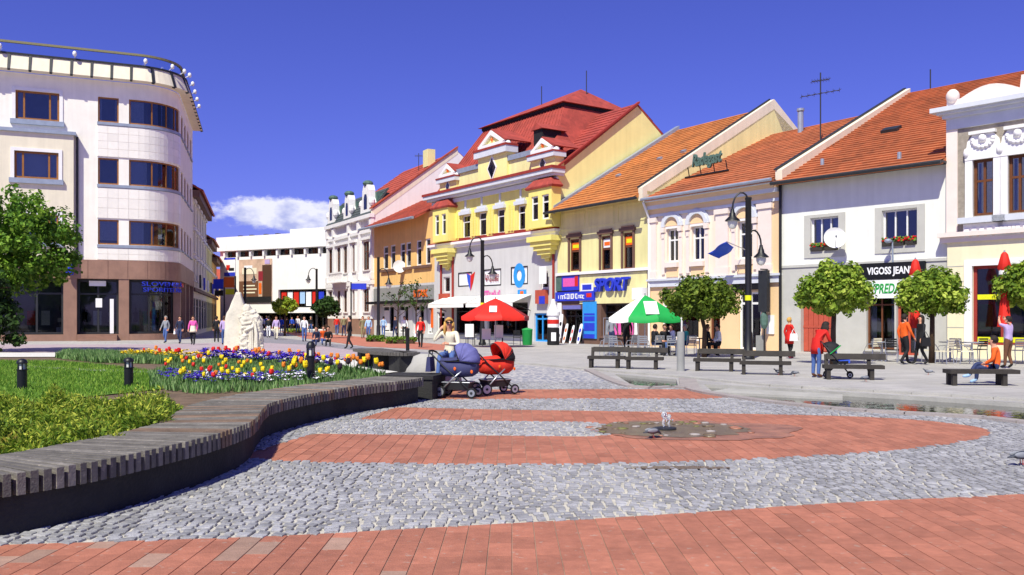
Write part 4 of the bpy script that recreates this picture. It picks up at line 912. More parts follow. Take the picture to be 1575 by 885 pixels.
b.add([P(W, 0, 0), P(W, 0, -13.9), P(W, zc+0.3, -13.9), P(W, 16.2, -6.95), P(W, zc+0.3, 0)], [(4, 3, 2, 1, 0)]); b.add([P(0, 0, -13.9), P(W, 0, -13.9), P(W, zc+0.3, -13.9), P(0, zc+0.3, -13.9)], [(3, 2, 1, 0)])
b.build('gable_wall', 'wall_pale_yellow', hs)
b = MB(); wallmesh(b, f, 0, W, 0, zb, [dr, dl, shw, shw2]+m1+[rw, lw], 0.25, o=0.01); b.build('ground_floor_wall', 'wall_bluegrey', hs)
for h in m1: window(hs, f, h, 'black_metal', 'sign_white', 1, 0, 0.08, None, o=-0.02, name='poster_panel')
glyphs(hs, f, (m1[1][0]+0.25, m1[1][1]-0.2, m1[1][3]-0.75, m1[1][3]-0.3), 'maroon', 0.03, 9, 2); glyphs(hs, f, (m1[1][0]+0.4, m1[1][1]-0.3, m1[1][2]+0.3, m1[1][2]+0.6), 'maroon', 0.03, 11, 3)
b = MB(); u_, z_ = (m1[2][0]+m1[2][1])/2, (m1[2][2]+m1[2][3])/2
for k in range(16):
    a0, a1 = 2*math.pi*k/16, 2*math.pi*(k+1)/16
    fprism(b, f, [(u_+r*0.8*math.cos(a), z_+r*math.sin(a)) for r, a in ((0.38, a0), (0.85, a0), (0.85, a1), (0.38, a1))], 0.0, 0.03)
b.build('ring_emblem', 'sign_cyan', hs)
b = MB(); u_, z_ = m1[0][1]-0.15, (m1[0][2]+m1[0][3])/2; fprism(b, f, [(u_-0.5, z_+0.45), (u_+0.05, z_+0.25), (u_+0.6, z_+0.5), (u_+0.35, z_-0.25), (u_+0.02, z_-0.85), (u_-0.35, z_-0.2)], 0.0, 0.06); b.build('heart_emblem', 'sign_red', hs)
b = MB(); fprism(b, f, [(u_-0.5, z_+0.45), (u_+0.02, z_+0.25), (u_+0.02, z_-0.85), (u_-0.35, z_-0.2)], 0.061, 0.07); b.build('heart_emblem_half', 'blue', hs)
glyphs(hs, f, (f.u(746), f.u(770), f.z(758, 458), f.z(758, 447)), 'pink', 0.03, 10, 8); sign(hs, f, (f.u(797), f.u(810), f.z(803, 457), f.z(803, 446)), 'sign_cyan', 0.05, 0.03, 'poster'); sign(hs, f, (f.u(801), f.u(806), f.z(803, 456), f.z(803, 448)), 'sign_orange', 0.06, 0.008, 'poster_print')
for h in (rw, lw): window(hs, f, h, 'white_paint', 'glass', 1, 0, 0.09, None, o=-0.15)
for h, m in ((rw, 'gate_red'), (lw, 'gate_red')):
    b = MB(); fb(b, f, h[0]-0.25, h[1]+0.05, h[2]-1.0, h[2]-0.1, 0.02, 0.3); b.build('balcony_panel', m, hs)
window(hs, f, dr, 'sign_cyan', 'glass_shop', 2, 0.8, 0.12, None, o=-0.15, name='door'); window(hs, f, dl, 'white_paint', 'glass_shop', 1, 0.8, 0.1, None, o=-0.15, name='door')
window(hs, f, shw, 'dark_metal', 'glass_shop', 2, 0.75, 0.08, 'grey_plaster', o=-0.18, name='shop_window'); window(hs, f, shw2, 'dark_metal', 'glass_shop', 3, 0.75, 0.08, 'grey_plaster', o=-0.18, name='shop_window')
for ua, ub in ((f.u(686), f.u(741)), (f.u(745), f.u(818))):       # white awnings
    b = MB(); za = f.z(750, 455); vs = [P(ua, za, 0.06), P(ub, za, 0.06), P(ub, za-0.55, 1.6), P(ua, za-0.55, 1.6), P(ua, za-0.05, 0.06), P(ub, za-0.05, 0.06), P(ub, za-0.6, 1.6), P(ua, za-0.6, 1.6)]
    b.hexa([vs[7], vs[6], vs[5], vs[4], vs[3], vs[2], vs[1], vs[0]]); fb(b, f, ua, ub, za-0.85, za-0.56, 1.57, 1.6); aw = b.build('awning', 'white_canvas', hs)
    b = MB()
    for u in (ua+0.1, ub-0.1): tubef(b, f, [(u, za-1.1, 0.05), (u, za-0.62, 1.55)], 0.03, 6)
    b.build('awning_arm', 'black_metal', aw)
b = MB(); fb(b, f, -0.3, W+0.15, zb-0.1, zb+0.12, 0, 0.3); fb(b, f, -0.4, W+0.25, zb+0.12, zb+0.3, 0, 0.45); b.build('string_course', 'trim_white', hs)
b = MB(); fb(b, f, -0.35, W+0.2, zb+0.3, zb+0.4, 0, 0.4); b.build('course_capping', 'trim_red', hs)
b = MB(); fb(b, f, -0.4, W+0.3, zc, zc+0.16, -0.3, 0.5); fb(b, f, -0.6, W+0.4, zc+0.16, zc+0.42, -0.3, 0.75); fb(b, f, -0.2, W+0.1, zc-0.35, zc-0.05, 0, 0.15); b.build('cornice', 'trim_blue', hs)
b = MB(); fb(b, f, -0.65, W+0.45, zc+0.42, zc+0.6, -0.3, 0.82); b.build('cornice_capping', 'trim_red', hs)
for x in (677, 850): 
    b = MB(); tubef(b, f, [(f.u(x+3 if x < 700 else x+3), 0.2, 0.1), (f.u(x+3), zc, 0.1)], 0.08, 8); b.build('downpipe', 'trim_red', hs)
b = MB(); tubef(b, f, [(f.u(698), 0.2, 0.1), (f.u(698), zc, 0.1)], 0.09, 8); b.build('downpipe', 'trim_red', hs)
for h in wins:
    wn = window(hs, f, h, 'white_paint', 'glass', 1, 0.7, 0.09, None, o=-0.15)
    b = MB(); fb(b, f, h[0]-0.22, h[1]+0.22, h[3]+0.02, h[3]+0.28, 0.002, 0.22); fb(b, f, h[0]-0.08, h[1]+0.08, h[3]+0.28, h[3]+0.45, 0.002, 0.12); fb(b, f, (h[0]+h[1])/2-0.07, (h[0]+h[1])/2+0.07, h[3]+0.45, zc-0.36, 0.002, 0.1); b.build('hood', 'trim_blue', wn)
    b = MB(); fb(b, f, h[0]-0.1, h[1]+0.1, h[2]-0.15, h[2], 0, 0.25); b.build('flower_rail', 'trim_red', wn)
# quoin blocks between the windows
qs = [f.u(705)]+[(wins[i][1]+wins[i+1][0])/2 for i in range(3)]+[f.u(818)]
for q in qs:
    for k in range(10):
        b = MB(); zz = zb+0.6+k*(zc-1.3-zb-0.6)/10
        for s in (-0.32, 0.06): fb(b, f, q+s, q+s+0.26, zz, zz+0.2, 0.002, 0.07)
        b.build('quoin_block', 'wall_yellow', hs)
# oriels on both ends
for uc in (f.u(683, 0.4), f.u(837, 0.4)):
    orl = MB(); hw = 1.25 if uc > W/2 else 1.15; z0, z1 = zb+0.42, zc-0.75; pr = 0.75
    fb(orl, f, uc-hw, uc+hw, z0, z0+0.5, 0.002, pr); fb(orl, f, uc-hw, uc+hw, z1-0.45, z1, 0.002, pr)
    for a, c in ((-hw, -hw+0.3), (-0.2, 0.2), (hw-0.3, hw)): fb(orl, f, uc+a, uc+c, z0+0.5, z1-0.45, 0.002, pr)
    orl = orl.build('oriel', 'wall_yellow', hs)
    for a, c in ((-hw+0.3, -0.2), (0.2, hw-0.3)): window(orl, f, (uc+a, uc+c, z0+0.5, z1-0.45), 'white_paint', 'glass', 1, 0.7, 0.1, None, o=pr-0.12)
    b = MB(); P = f.P
    prof = [(1.15, 0.0), (1.2, 0.12), (0.95, 0.4), (0.75, 0.62), (0.2, 0.78)]
    for (r0, h0), (r1, h1) in zip(prof, prof[1:]):
        q0, q1 = hw*r0, hw*r1; b.hexa([P(uc-q0, z1+h0, pr*r0), P(uc+q0, z1+h0, pr*r0), P(uc+q0, z1+h0, 0), P(uc-q0, z1+h0, 0), P(uc-q1, z1+h1, pr*r1), P(uc+q1, z1+h1, pr*r1), P(uc+q1, z1+h1, 0), P(uc-q1, z1+h1, 0)])
    b.build('oriel_roof', 'sheet_red', orl)
    b = MB()
    for k, (r0, hh) in enumerate(((1.08, 0.35), (0.9, 0.3), (0.74, 0.28), (0.56, 0.26), (0.36, 0.24), (0.18, 0.2))):
        zt = zb-0.12-sum(x for _, x in ((1.08, 0.35), (0.9, 0.3), (0.74, 0.28), (0.56, 0.26), (0.36, 0.24), (0.18, 0.2))[:k]); fb(b, f, uc-hw*r0, uc+hw*r0, zt-hh, zt-0.01, 0.02, pr*r0+0.05)
    b.build('oriel_corbel', 'wall_yellow', orl)
# parapet, dormers
zp = zc+0.6
b = MB(); fb(b, f, f.u(690), f.u(833), zp, zp+1.15, -0.35, 0.05); b.build('parapet', 'wall_ochre', hs)
b = MB(); fb(b, f, f.u(693), f.u(829), zp+1.15, zp+1.5, -0.4, 0.2); b.build('parapet_coping', 'zinc', hs)
def dormer(x, ya, wpx, nm, big):
    uc = f.u(x, 0.3); hw = wpx/2; zt = f.z(x, ya, 0.3); H_ = zt-zp; z1 = zp+H_*(0.5 if big else 0.33); z2 = z1+(0.6 if big else 0.4); z3 = zp+H_*(0.66 if big else 0.52)
    b = MB(); fb(b, f, uc-hw, uc+hw, zp, z1, -0.5, 0.25); fb(b, f, uc-hw*0.78, uc+hw*0.78, z2, z3, -0.45, 0.25); fprism(b, f, [(uc-hw*0.7, z3+0.25), (uc+hw*0.7, z3+0.25), (uc, zt-0.25)], -0.2, 0.22); d = b.build('dormer', 'wall_pale_yellow', hs)
    b = MB(); fb(b, f, uc-hw*1.12, uc+hw*1.12, z1, z1+(z2-z1)*0.75, -0.55, 0.5); b.build('dormer_cornice', 'trim_blue', d)
    b = MB(); fb(b, f, uc-hw*1.14, uc+hw*1.14, z1+(z2-z1)*0.75, z2, -0.55, 0.55); b.build('dormer_capping', 'trim_red', d)
    b = MB(); fb(b, f, uc-hw*0.86, uc+hw*0.86, z3, z3+0.26, -0.3, 0.45)
    for s in (-1, 1):
        q = [(uc+s*hw*0.88, z3+0.26), (uc+s*hw*0.66, z3+0.26), (uc, zt-0.32), (uc, zt)]; fprism(b, f, q, -0.2, 0.4)
        for k in range(4): b.blob(f.P(uc+s*hw*(0.98-0.06*k), z2+(z3-z2)*(0.15+0.22*k), 0.1), (0.2-0.03*k, 0.2, 0.24), 8)
    smoothed(b.build('pediment', 'trim_white', d), 45)
    b = MB()
    for s in (-1, 1):
        q = [(uc+s*hw*0.92, z3+0.28), (uc, zt+0.02), (uc, zt+0.12), (uc+s*hw*0.98, z3+0.34)]; fprism(b, f, q, -1.9, 0.3)
    b.build('dormer_roof', 'sheet_red', d)
    zz = zp+(z1-zp)*0.5; rr = hw*(0.34 if big else 0.28)
    b = MB(); fprism(b, f, [(uc-rr, zz), (uc, zz-rr*1.5), (uc+rr, zz), (uc, zz+rr*1.5)], 0.25, 0.28); b.build('dormer_window_frame', 'trim_white', d)
    b = MB(); r2 = rr*0.78; fprism(b, f, [(uc-r2, zz), (uc, zz-r2*1.5), (uc+r2, zz), (uc, zz+r2*1.5)], 0.28, 0.3); b.build('dormer_window', 'glass', d)
    b = MB(); b.blob(f.P(uc, z3+0.3+(zt-z3-0.3)*0.3, 0.24), (0.13, 0.08, 0.16), 8); b.build('pediment_knob', 'sign_orange', d)
dormer(688, 253, 2.5, 'l', False); dormer(756, 201, 3.7, 'm', True); dormer(834, 213, 2.6, 'r', False)
# roofs
b = MB(); P = f.P; roof_course(b, f, 8.0, W+0.02, 0.2, zc+0.35, -6.95, 16.4, 18, 0.04)
roof_course(b, f, 0.0, W, -14.2, zc+0.3, -6.95, 16.4, 5, 0.04)
zt = 16.7; za = zc+0.5; bo = [(0.0, 0.1), (W-0.8, 0.1), (W-0.8, -12), (0.0, -12)]; to = [(0.9, -4.0), (W-4.4, -4.0), (W-4.4, -10), (0.9, -10)]
v8 = [P(u, za, o) for u, o in bo]+[P(u, zt, o) for u, o in to]; b.hexa(v8)
rf = b.build('roof', 'sheet_red', hs)
for k in range(30):                                                         # standing seams on the front slope
    t = (k+0.5)/30; b = MB(); b.tube([P(bo[0][0]+(bo[1][0]-bo[0][0])*t, za+0.02, 0.12), P(to[0][0]+(to[1][0]-to[0][0])*t, zt+0.02, -3.98)], 0.03, 4); b.build('seam', 'sheet_red', rf)
b = MB(); v8 = [P(u, zt+0.003, o) for u, o in ((0.85, -3.9), (W-4.35, -3.9), (W-4.35, -10.1), (0.85, -10.1))]; b.hexa(v8+[v+Vector((0, 0, 0.24)) for v in v8]); b.build('roof_lantern_band', 'interior_dark', rf)
b = MB(); q = [P(u, zt+0.245, o) for u, o in ((0.6, -3.65), (W-4.1, -3.65), (W-4.1, -10.35), (0.6, -10.35))]; ap = P(W-6.2, 18.7, -7.0); b.add(q+[ap], [(0, 1, 4), (1, 2, 4), (2, 3, 4), (3, 0, 4), (3, 2, 1, 0)]); b.build('hip_cap', 'sheet_red', rf)
b = MB(); M = Matrix.Translation(P(W-3.2, zc+3.1, -1.6)) @ Matrix.Rotation(f.rz, 4, 'Z'); b.box(-0.5, 0.5, -0.8, 0.8, -0.5, 0.55, 0, M); b.build('roof_hatch', 'interior_dark', rf)
b = MB(); b.add([M @ Vector(v) for v in ((-0.7, -0.95, 0.55), (0.7, -0.95, 0.55), (0.7, 1.2, 0.55), (-0.7, 1.2, 0.55), (0, -0.95, 1.0), (0, 1.2, 1.0))], [(0, 1, 4), (3, 5, 2), (0, 4, 5, 3), (1, 2, 5, 4), (0, 3, 2, 1)]); b.build('hatch_roof', 'sheet_red', rf)
b = MB(); za_ = zc+0.3
b.hexa([P(W-0.02, za_+0.25, 0.1), P(W+0.25, za_+0.25, 0.1), P(W+0.25, 16.35, -6.95), P(W-0.02, 16.35, -6.95), P(W-0.02, za_+0.36, 0.1), P(W+0.25, za_+0.36, 0.1), P(W+0.25, 16.5, -6.95), P(W-0.02, 16.5, -6.95)]); b.build('verge', 'trim_red', rf)
hg = sign(hs, f, (f.u(846), f.u(854), f.z(850, 468), f.z(850, 456)), 'sign_blue', 0.9, 0.06, 'hanging_sign'); hg2 = sign(hs, f, (f.u(838.5), f.u(849), f.z(845, 437), f.z(845, 410)), 'sign_white', 0.5, 0.06, 'hanging_sign')

# ================= orange house
f = FG; hs = base('orange_house', 'orange house with red roof and grey shopfront left of the yellow house', 'house', f.A)
W = f.W; ze = f.z(620, 335); zb = f.z(620, 438)
wins = []
for x in (593, 604, 619, 628, 644, 658): r = f.rect(x-4, x+4, 376, 411); wins.append(r)
wins = [(w_[0], w_[1], f.z(625, 411), f.z(625, 373)) for w_ in wins]
shops = [f.rect(a, c, 470, 518) for a, c in ((587, 606), (612, 628), (634, 652), (656, 666))]; shops = [(q[0], q[1], 0.3, f.z(625, 470)) for q in shops]
b = MB(); wallmesh(b, f, 0, W, zb, ze, wins, 0.2); gable_body(b, f, W, ze, 7.0, 13.6); b.build('wall', 'wall_orange', hs)
b = MB(); wallmesh(b, f, 0, W, 0, zb, shops, 0.3, o=0.01); b.build('ground_floor_wall', 'wall_bluegrey', hs)
for h in wins: window(hs, f, h, 'white_paint', 'glass_blue', 1, 0.68, 0.12, None, o=-0.12)
for i in (0, 2, 4):
    b = MB(); fb(b, f, wins[i][0]-0.3, wins[i+1][1]+0.3, wins[i][2]-0.25, wins[i][2]-0.02, 0, 0.2); b.build('sill', 'stone_shop', hs)
sgn = (0.1, W-0.1, f.z(625, 462), f.z(625, 441)); sign(hs, f, sgn, 'grey_plaster', 0.1, 0.08, 'sign_board'); ftext(hs, f, 'STAK', (f.u(637), f.u(661), f.z(650, 459), f.z(650, 445)), 'sign_orange', 0.12, 0, 0.03, 0.05, 0.75)
b = MB(); fb(b, f, 0.1, W-0.1, f.z(625, 467), f.z(625, 463), 0.0, 0.9); b.build('canopy', 'black_metal', hs)
for h in shops:
    wn = window(hs, f, h, 'white_paint', 'glass_shop', 2, 0.0, 0.1, None, o=-0.2, name='shop_window')
    b = MB(); fb(b, f, h[0]+0.2, (h[0]+h[1])/2-0.1, h[2]+0.2, h[3]-0.4, -0.2, -0.17); b.build('poster', 'sign_white', wn)
b = MB(); fb(b, f, W-0.6, W-0.2, 0.8, 3.2, 0.02, 0.06); b.build('advert_strip', 'sign_orange', hs)
b = MB(); roof_course(b, f, 0, W-0.9, 1.35, ze-0.5, -7.0, 13.75, 20, 0.04); roof_course(b, f, 0, W-0.1, -14.5, ze, -7.0, 13.75, 5, 0.04); b.build('roof', 'tile_red', hs)
b = MB(); tubef(b, f, [(0, ze-0.56, 1.45), (W-1.0, ze-0.56, 1.45)], 0.12); b.build('gutter', 'zinc', hs)
b = MB(); zz = ze-0.2+(13.95-ze)*(4.2/7.7); M = Matrix.Translation(f.P(W*0.75, zz+0.15, -3.5)) @ Matrix.Rotation(f.rz, 4, 'Z'); b.box(-0.35, 0.35, -0.3, 0.3, -0.3, 0.25, 0, M); b.build('roof_hatch', 'dark_metal', hs)
c = f.P(f.u(621), f.z(621, 411), 0.4); d = base('satellite_dish', 'small white satellite dish on the orange house', 'satellite dish', f.P(f.u(621), f.z(621, 411), 0))
M = Matrix.Translation(c) @ (Vector((0.2, -1, 0.25)).to_track_quat('Z', 'Y').to_matrix().to_4x4()); b = MB(); b.lathe([(0.001, 0.0), (0.3, 0.03), (0.55, 0.14), (0.56, 0.12), (0.3, 0.0), (0.001, -0.03)], (0, 0, 0), 20, 0, M); smoothed(b.build('reflector', 'white_paint', d))
b = MB(); b.tube([f.P(f.u(621), c.z, 0), c], 0.04, 6); b.build('bracket', 'zinc', d)

# ================= ornate white house
f = FN; hs = base('ornate_house', 'ornate white art nouveau house with curved gables and dark attic windows', 'house', f.A)
W = f.W; ze = f.z(545, 340); z1 = f.z(545, 437)
cols = [0.075, 0.27, 0.42, 0.6, 0.86]; ww = [1.1, 1.1, 1.1, 0.7, 1.5]
up = [(W*c-w_/2*1.2, W*c+w_/2*1.2, f.z(545, 418), f.z(545, 376)) for c, w_ in zip(cols, ww)]
lo = [(W*c-w_/2*1.1, W*c+w_/2*1.1, f.z(545, 480), f.z(545, 446)) for c, w_ in zip(cols, ww)]
b = MB(); wallmesh(b, f, 0, W, 1.5, ze, up+lo, 0.2); gable_body(b, f, W, ze+0.2, 8.5, 17.6); b.build('wall', 'white_wall', hs)
b = MB(); fb(b, f, 0, W, 0, 1.5, -0.3, 0.12); b.build('plinth', 'stone_brown', hs)
for h in up+lo:
    wn = window(hs, f, h, 'door_brown', 'glass', 2 if h[1]-h[0] > 0.8 else 1, 0.65, 0.08, 'trim_white', o=-0.09)
    b = MB(); fb(b, f, h[0]-0.2, h[0], h[2], h[3]+0.15, 0.002, 0.12); fb(b, f, h[1], h[1]+0.2, h[2], h[3]+0.15, 0.002, 0.12); fb(b, f, h[0]-0.35, h[1]+0.35, h[3]+0.15, h[3]+0.4, 0.002, 0.28); b.build('surround', 'trim_white', wn)
b = MB(); fb(b, f, -0.1, W+0.1, z1-0.2, z1+0.2, 0, 0.3); b.build('string_course', 'trim_white', hs)
b = MB(); fb(b, f, -0.1, W+0.1, ze-0.2, ze+0.15, 0, 0.45); fb(b, f, 0, W, ze-1.5, ze-1.2, 0, 0.2); b.build('cornice', 'trim_white', hs)
for u in (0.02, W*0.16, W*0.51, W*0.72, W-0.45):
    b = MB(); fb(b, f, u, u+0.42, 1.5, ze-0.2, 0.002, 0.22); fb(b, f, u-0.06, u+0.48, z1+0.3, z1+0.9, 0.002, 0.32); fb(b, f, u-0.06, u+0.48, ze-1.15, ze-0.25, 0.002, 0.34); b.build('pilaster', 'trim_white', hs)
bal = MB(); fb(bal, f, W*0.2, W*0.5, z1+0.2, z1+0.3, 0.002, 0.9); bal = bal.build('balcony', 'trim_white', hs)
for k in range(9):
    b = MB(); u = W*0.2+0.1+k*(W*0.3-0.3)/8; fb(b, f, u, u+0.12, z1+0.3, z1+1.1, 0.75, 0.87); b.build('baluster', 'trim_white', bal)
b = MB(); fb(b, f, W*0.2, W*0.5, z1+1.1, z1+1.25, 0.7, 0.92); b.build('balustrade_rail', 'trim_white', bal)
for uc, hw, zt in ((W*0.1, 1.25, f.z(512, 306)), (W*0.47, 1.1, f.z(535, 300)), (W*0.86, 1.45, f.z(572, 281))):
    b = MB(); z0 = ze+0.15; H_ = zt-z0
    pol = [(uc-hw, z0), (uc+hw, z0), (uc+hw*0.9, z0+H_*0.35), (uc+hw*0.62, z0+H_*0.55), (uc+hw*0.6, z0+H_*0.8), (uc+hw*0.4, zt-0.1), (uc, zt), (uc-hw*0.4, zt-0.1), (uc-hw*0.6, z0+H_*0.8), (uc-hw*0.62, z0+H_*0.55), (uc-hw*0.9, z0+H_*0.35)]
    fprism(b, f, pol, -0.5, 0.15); g = b.build('gable', 'white_wall', hs)
    b = MB(); fprism(b, f, [(uc-hw*0.3, z0+H_*0.2), (uc+hw*0.3, z0+H_*0.2), (uc+hw*0.3, z0+H_*0.55), (uc+hw*0.18, z0+H_*0.68), (uc-hw*0.18, z0+H_*0.68), (uc-hw*0.3, z0+H_*0.55)], 0.15, 0.17); b.build('attic_window', 'glass', g)
    b = MB(); M = Matrix.Translation(f.P(uc, zt, -0.1)); b.blob((0, 0, 0.1), (0.5, 0.5, 0.3), 10, 0, 0, 0, M); b.build('gable_cap', 'copper_green', g)
    for s in (-1, 1): b = MB(); b.blob(f.P(uc+s*hw*0.95, z0+H_*0.4, 0.0), (0.3, 0.3, 0.42), 8); b.build('volute', 'trim_white', g)
    b = MB(); fb(b, f, uc-hw*0.9, uc+hw*0.9, z0, z0+H_*0.72, -4.0, -0.51); b.build('dormer_body', 'copper_green', g)
b = MB(); roof_course(b, f, 0.1, W-0.32, 0.28, ze+0.22, -1.5, ze+2.7, 8, 0.04); b.build('mansard', 'slate', hs)
b = MB(); roof_course(b, f, 0.1, W-0.1, -1.3, ze+1.35, -8.5, 17.7, 12, 0.04); roof_course(b, f, 0.1, W-0.1, -17.2, ze+0.2, -8.5, 17.7, 5, 0.04); b.build('roof', 'tile_red', hs)
P = f.P; b = MB(); b.hexa([P(W-0.3, ze-0.2, 0.2), P(W+0.02, ze-0.2, 0.2), P(W+0.02, 17.4, -8.5), P(W-0.3, 17.4, -8.5), P(W-0.3, ze+0.55, 0.2), P(W+0.02, ze+0.55, 0.2), P(W+0.02, 18.0, -8.5), P(W-0.3, 18.0, -8.5)]); b.build('fire_wall', 'wall_cream', hs)
b = MB(); b.hexa([P(W-0.45, ze+0.56, 0.3), P(W+0.12, ze+0.56, 0.3), P(W+0.12, 18.01, -8.5), P(W-0.45, 18.01, -8.5), P(W-0.45, ze+0.7, 0.3), P(W+0.12, ze+0.7, 0.3), P(W+0.12, 18.15, -8.5), P(W-0.45, 18.15, -8.5)]); b.build('fire_wall_tiles', 'tile_red', hs)
b = MB(); fb(b, f, W-4.5, W-3.3, 16.6, 18.3, -7.6, -6.8); b.build('chimney', 'wall_ochre', hs)

# ================= department store at the end of the street
f = Fac((-39.9, 120.0), (-19.0, 108.6)); hs = base('department_store', 'long white flat-roofed department store with large posters at the street end', 'store', f.A)
W = f.W; zt = f.z(340, 366); zr0, zr1 = f.z(420, 386), f.z(420, 394)
rib = (f.u(344), f.u(503), f.z(420, 393.5), f.z(420, 384)); lo_ = (f.u(428), W-0.5, 2.9, f.z(470, 445)); gf = (f.u(350), W-0.5, 0.1, 2.2)
b = MB(); wallmesh(b, f, 0, W, 0, zt, [rib, lo_, gf], 0.6)
b.add([f.P(0, 0, 0), f.P(0, 0, -20), f.P(0, zt, -20), f.P(0, zt, 0)], [(0, 1, 2, 3)]); b.add([f.P(0, zt, 0), f.P(W, zt, 0), f.P(W, zt, -20), f.P(0, zt, -20)], [(0, 1, 2, 3)]); b.add([f.P(W, 0, 0), f.P(W, 0, -20), f.P(W, zt, -20), f.P(W, zt, 0)], [(3, 2, 1, 0)]); b.add([f.P(0, 0, -20), f.P(W, 0, -20), f.P(W, zt, -20), f.P(0, zt, -20)], [(3, 2, 1, 0)])
b.build('wall', 'white_wall', hs)
b = MB(); fb(b, f, f.u(446), W, zt, zt+0.55, -18, 0.0); b.build('raised_parapet', 'white_wall', hs)
b = MB(); fb(b, f, -0.2, W, zt-1.9, zt-0.02, 0.002, 0.5); b.build('parapet', 'white_wall', hs)
window(hs, f, rib, 'dark_metal', 'glass', 16, 0, 0.08, None, o=-0.35)
for k in range(8):
    b = MB(); u = rib[0]+(rib[1]-rib[0])*(k+0.1)/7.6; fb(b, f, u, u+0.3, rib[2], rib[3], -0.3, 0.3); b.build('window_fin', 'white_wall', hs)
pc = [(0.0, 0.6, 0.14, 0.5, 'brown'), (0.0, 1.0, 0.0, 0.14, 'black'), (0.72, 1.0, 0.14, 0.86, 'hair_brown'), (0.6, 0.74, 0.5, 0.72, 'maroon'), (0.1, 0.55, 0.66, 0.8, 'cream'), (0.16, 0.42, 0.8, 0.86, 'white'), (0.14, 0.5, 0.22, 0.25, 'cream'), (0.14, 0.55, 0.3, 0.33, 'cream'), (0.14, 0.5, 0.38, 0.41, 'cream'), (0.8, 0.95, 0.88, 0.98, 'lilac'), (0.62, 0.7, 0.2, 0.45, 'sign_orange')]
mat('poster_beige', 'cdae96', 0.6, 0.35, 0.5)
pp = f.rect(369, 419, 399, 466); pb = sign(hs, f, pp, 'poster_beige', 0.15, 0.1, 'giant_poster')
for k, (a, c, d_, e, m) in enumerate(pc): sign(hs, f, (pp[0]+(pp[1]-pp[0])*a, pp[0]+(pp[1]-pp[0])*c, pp[2]+(pp[3]-pp[2])*d_, pp[2]+(pp[3]-pp[2])*e), m, 0.16+0.004*k, 0.006, 'poster_print')
p2 = f.rect(346, 363, 397, 425); sign(hs, f, p2, 'sign_white', 0.15, 0.1, 'poster'); sign(hs, f, (p2[0], p2[1], p2[2], p2[2]+0.5), 'sign_blue', 0.16, 0.008, 'poster_print'); sign(hs, f, (p2[0], p2[1], p2[3]-0.25, p2[3]), 'sign_blue', 0.16, 0.008, 'poster_print'); sign(hs, f, (p2[0]+0.4, p2[0]+1.1, p2[2]+0.8, p2[2]+1.5), 'sign_red', 0.16, 0.008, 'poster_print'); sign(hs, f, (p2[0]+0.9, p2[1]-0.2, p2[2]+0.7, p2[2]+1.1), 'black', 0.165, 0.008, 'poster_print')
window(hs, f, lo_, 'dark_metal', 'glass_shop', 9, 0, 0.1, None, o=-0.4); window(hs, f, gf, 'dark_metal', 'glass_shop', 12, 0, 0.1, None, o=-0.4, name='shop_window')
for k, m in enumerate(('sign_red', 'sign_white', 'sign_red', 'lightblue', 'sign_white', 'sign_red', 'sign_blue')): sign(hs, f, (lo_[0]+0.3+k*1.05, lo_[0]+1.15+k*1.05, lo_[2]+0.2+(k % 2)*0.3, lo_[3]-0.3), m, -0.3, 0.04, 'poster')
for u in (2.3, 4.4, 7.0, 9.1):
    b = MB(); fb(b, f, u, u+0.5, zt, zt+0.28, -1.5, -1.0); b.build('roof_floodlight', 'dark_metal', hs)

# ================= rounded white building on the left
t0 = Vector((0.922, 0.387, 0)).normalized(); t1 = Vector((-0.276, 0.961, 0)).normalized()
S = Vector((-26.5, 62.4, 0)); RR = 2.8; nl = Vector((-t0.y, t0.x, 0)); C0 = S+nl*RR
a0 = math.atan2(-nl.y, -nl.x); n1 = Vector((t1.y, -t1.x, 0)); a1 = math.atan2(n1.y, n1.x)
pts = [S-t0*16, S-t0*2.6]+[C0+Vector((math.cos(a0+(a1-a0)*k/12), math.sin(a0+(a1-a0)*k/12), 0))*RR for k in range(13)]
pts.append(pts[-1]+t1*13.0)
f = ArcFac(pts); FL = f
hs = base('corner_building', 'white rounded corner building with ribbon windows and brown stone ground floor', 'building', S)
uS = f.s[2]; uE = f.s[-2]; W = f.W
X = lambda x: f.u(x)
zb0, zb1 = f.z(188, 430), f.z(188, 401); zrf = f.z(188, 127)
rows = [(f.z(188, b_), f.z(188, a_)) for a_, b_ in ((339, 377), (245, 285), (152, 190))]
ua0, ua1, ub0, ub1 = X(151), X(182), X(199), uE-0.05
holes = []
for z0, z1 in rows: holes += [(ua0, ua1, z0, z1), (ub0, ub1, z0, z1)]
lw = [(X(23), X(91), f.z(56, 185), f.z(56, 141))]
side = []
for z0, z1 in rows:
    for k in range(4): side.append((uE+1.2+k*2.9, uE+2.9+k*2.9, z0, z1))
b = MB(); wallmesh(b, f, 0, W, zb1, zrf, holes+lw+side, 0.22); b.build('wall', 'corner_white', hs)
b = MB(); q = [f.P(0, 0, 0), f.P(W, 0, 0), f.P(W, 0, -14), f.P(0, 0, -14)]
b.add([f.P(0, 0, 0), f.P(0, 0, -12), f.P(0, zrf, -12), f.P(0, zrf, 0)], [(0, 1, 2, 3)]); b.add([f.P(W, 0, 0), f.P(W, 0, -12), f.P(W, zrf, -12), f.P(W, zrf, 0)], [(3, 2, 1, 0)])
b.build('end_wall', 'white_wall', hs)
for z0, z1 in rows:
    w1 = window(hs, f, (ua0, ua1, z0, z1), 'frame_orange', 'glass_blue', 1, 0, 0.1, None, o=-0.12); w2 = window(hs, f, (ub0, ub1, z0, z1), 'frame_orange', 'glass_blue', 4, 0, 0.1, None, o=-0.12, cw=[0.33, 0.58, 0.78, 0.9])
    b = MB(); fb(b, f, ua0-0.05, ub1, z0-0.22, z0-0.02, 0, 0.12); b.build('sill', 'zinc', w2)
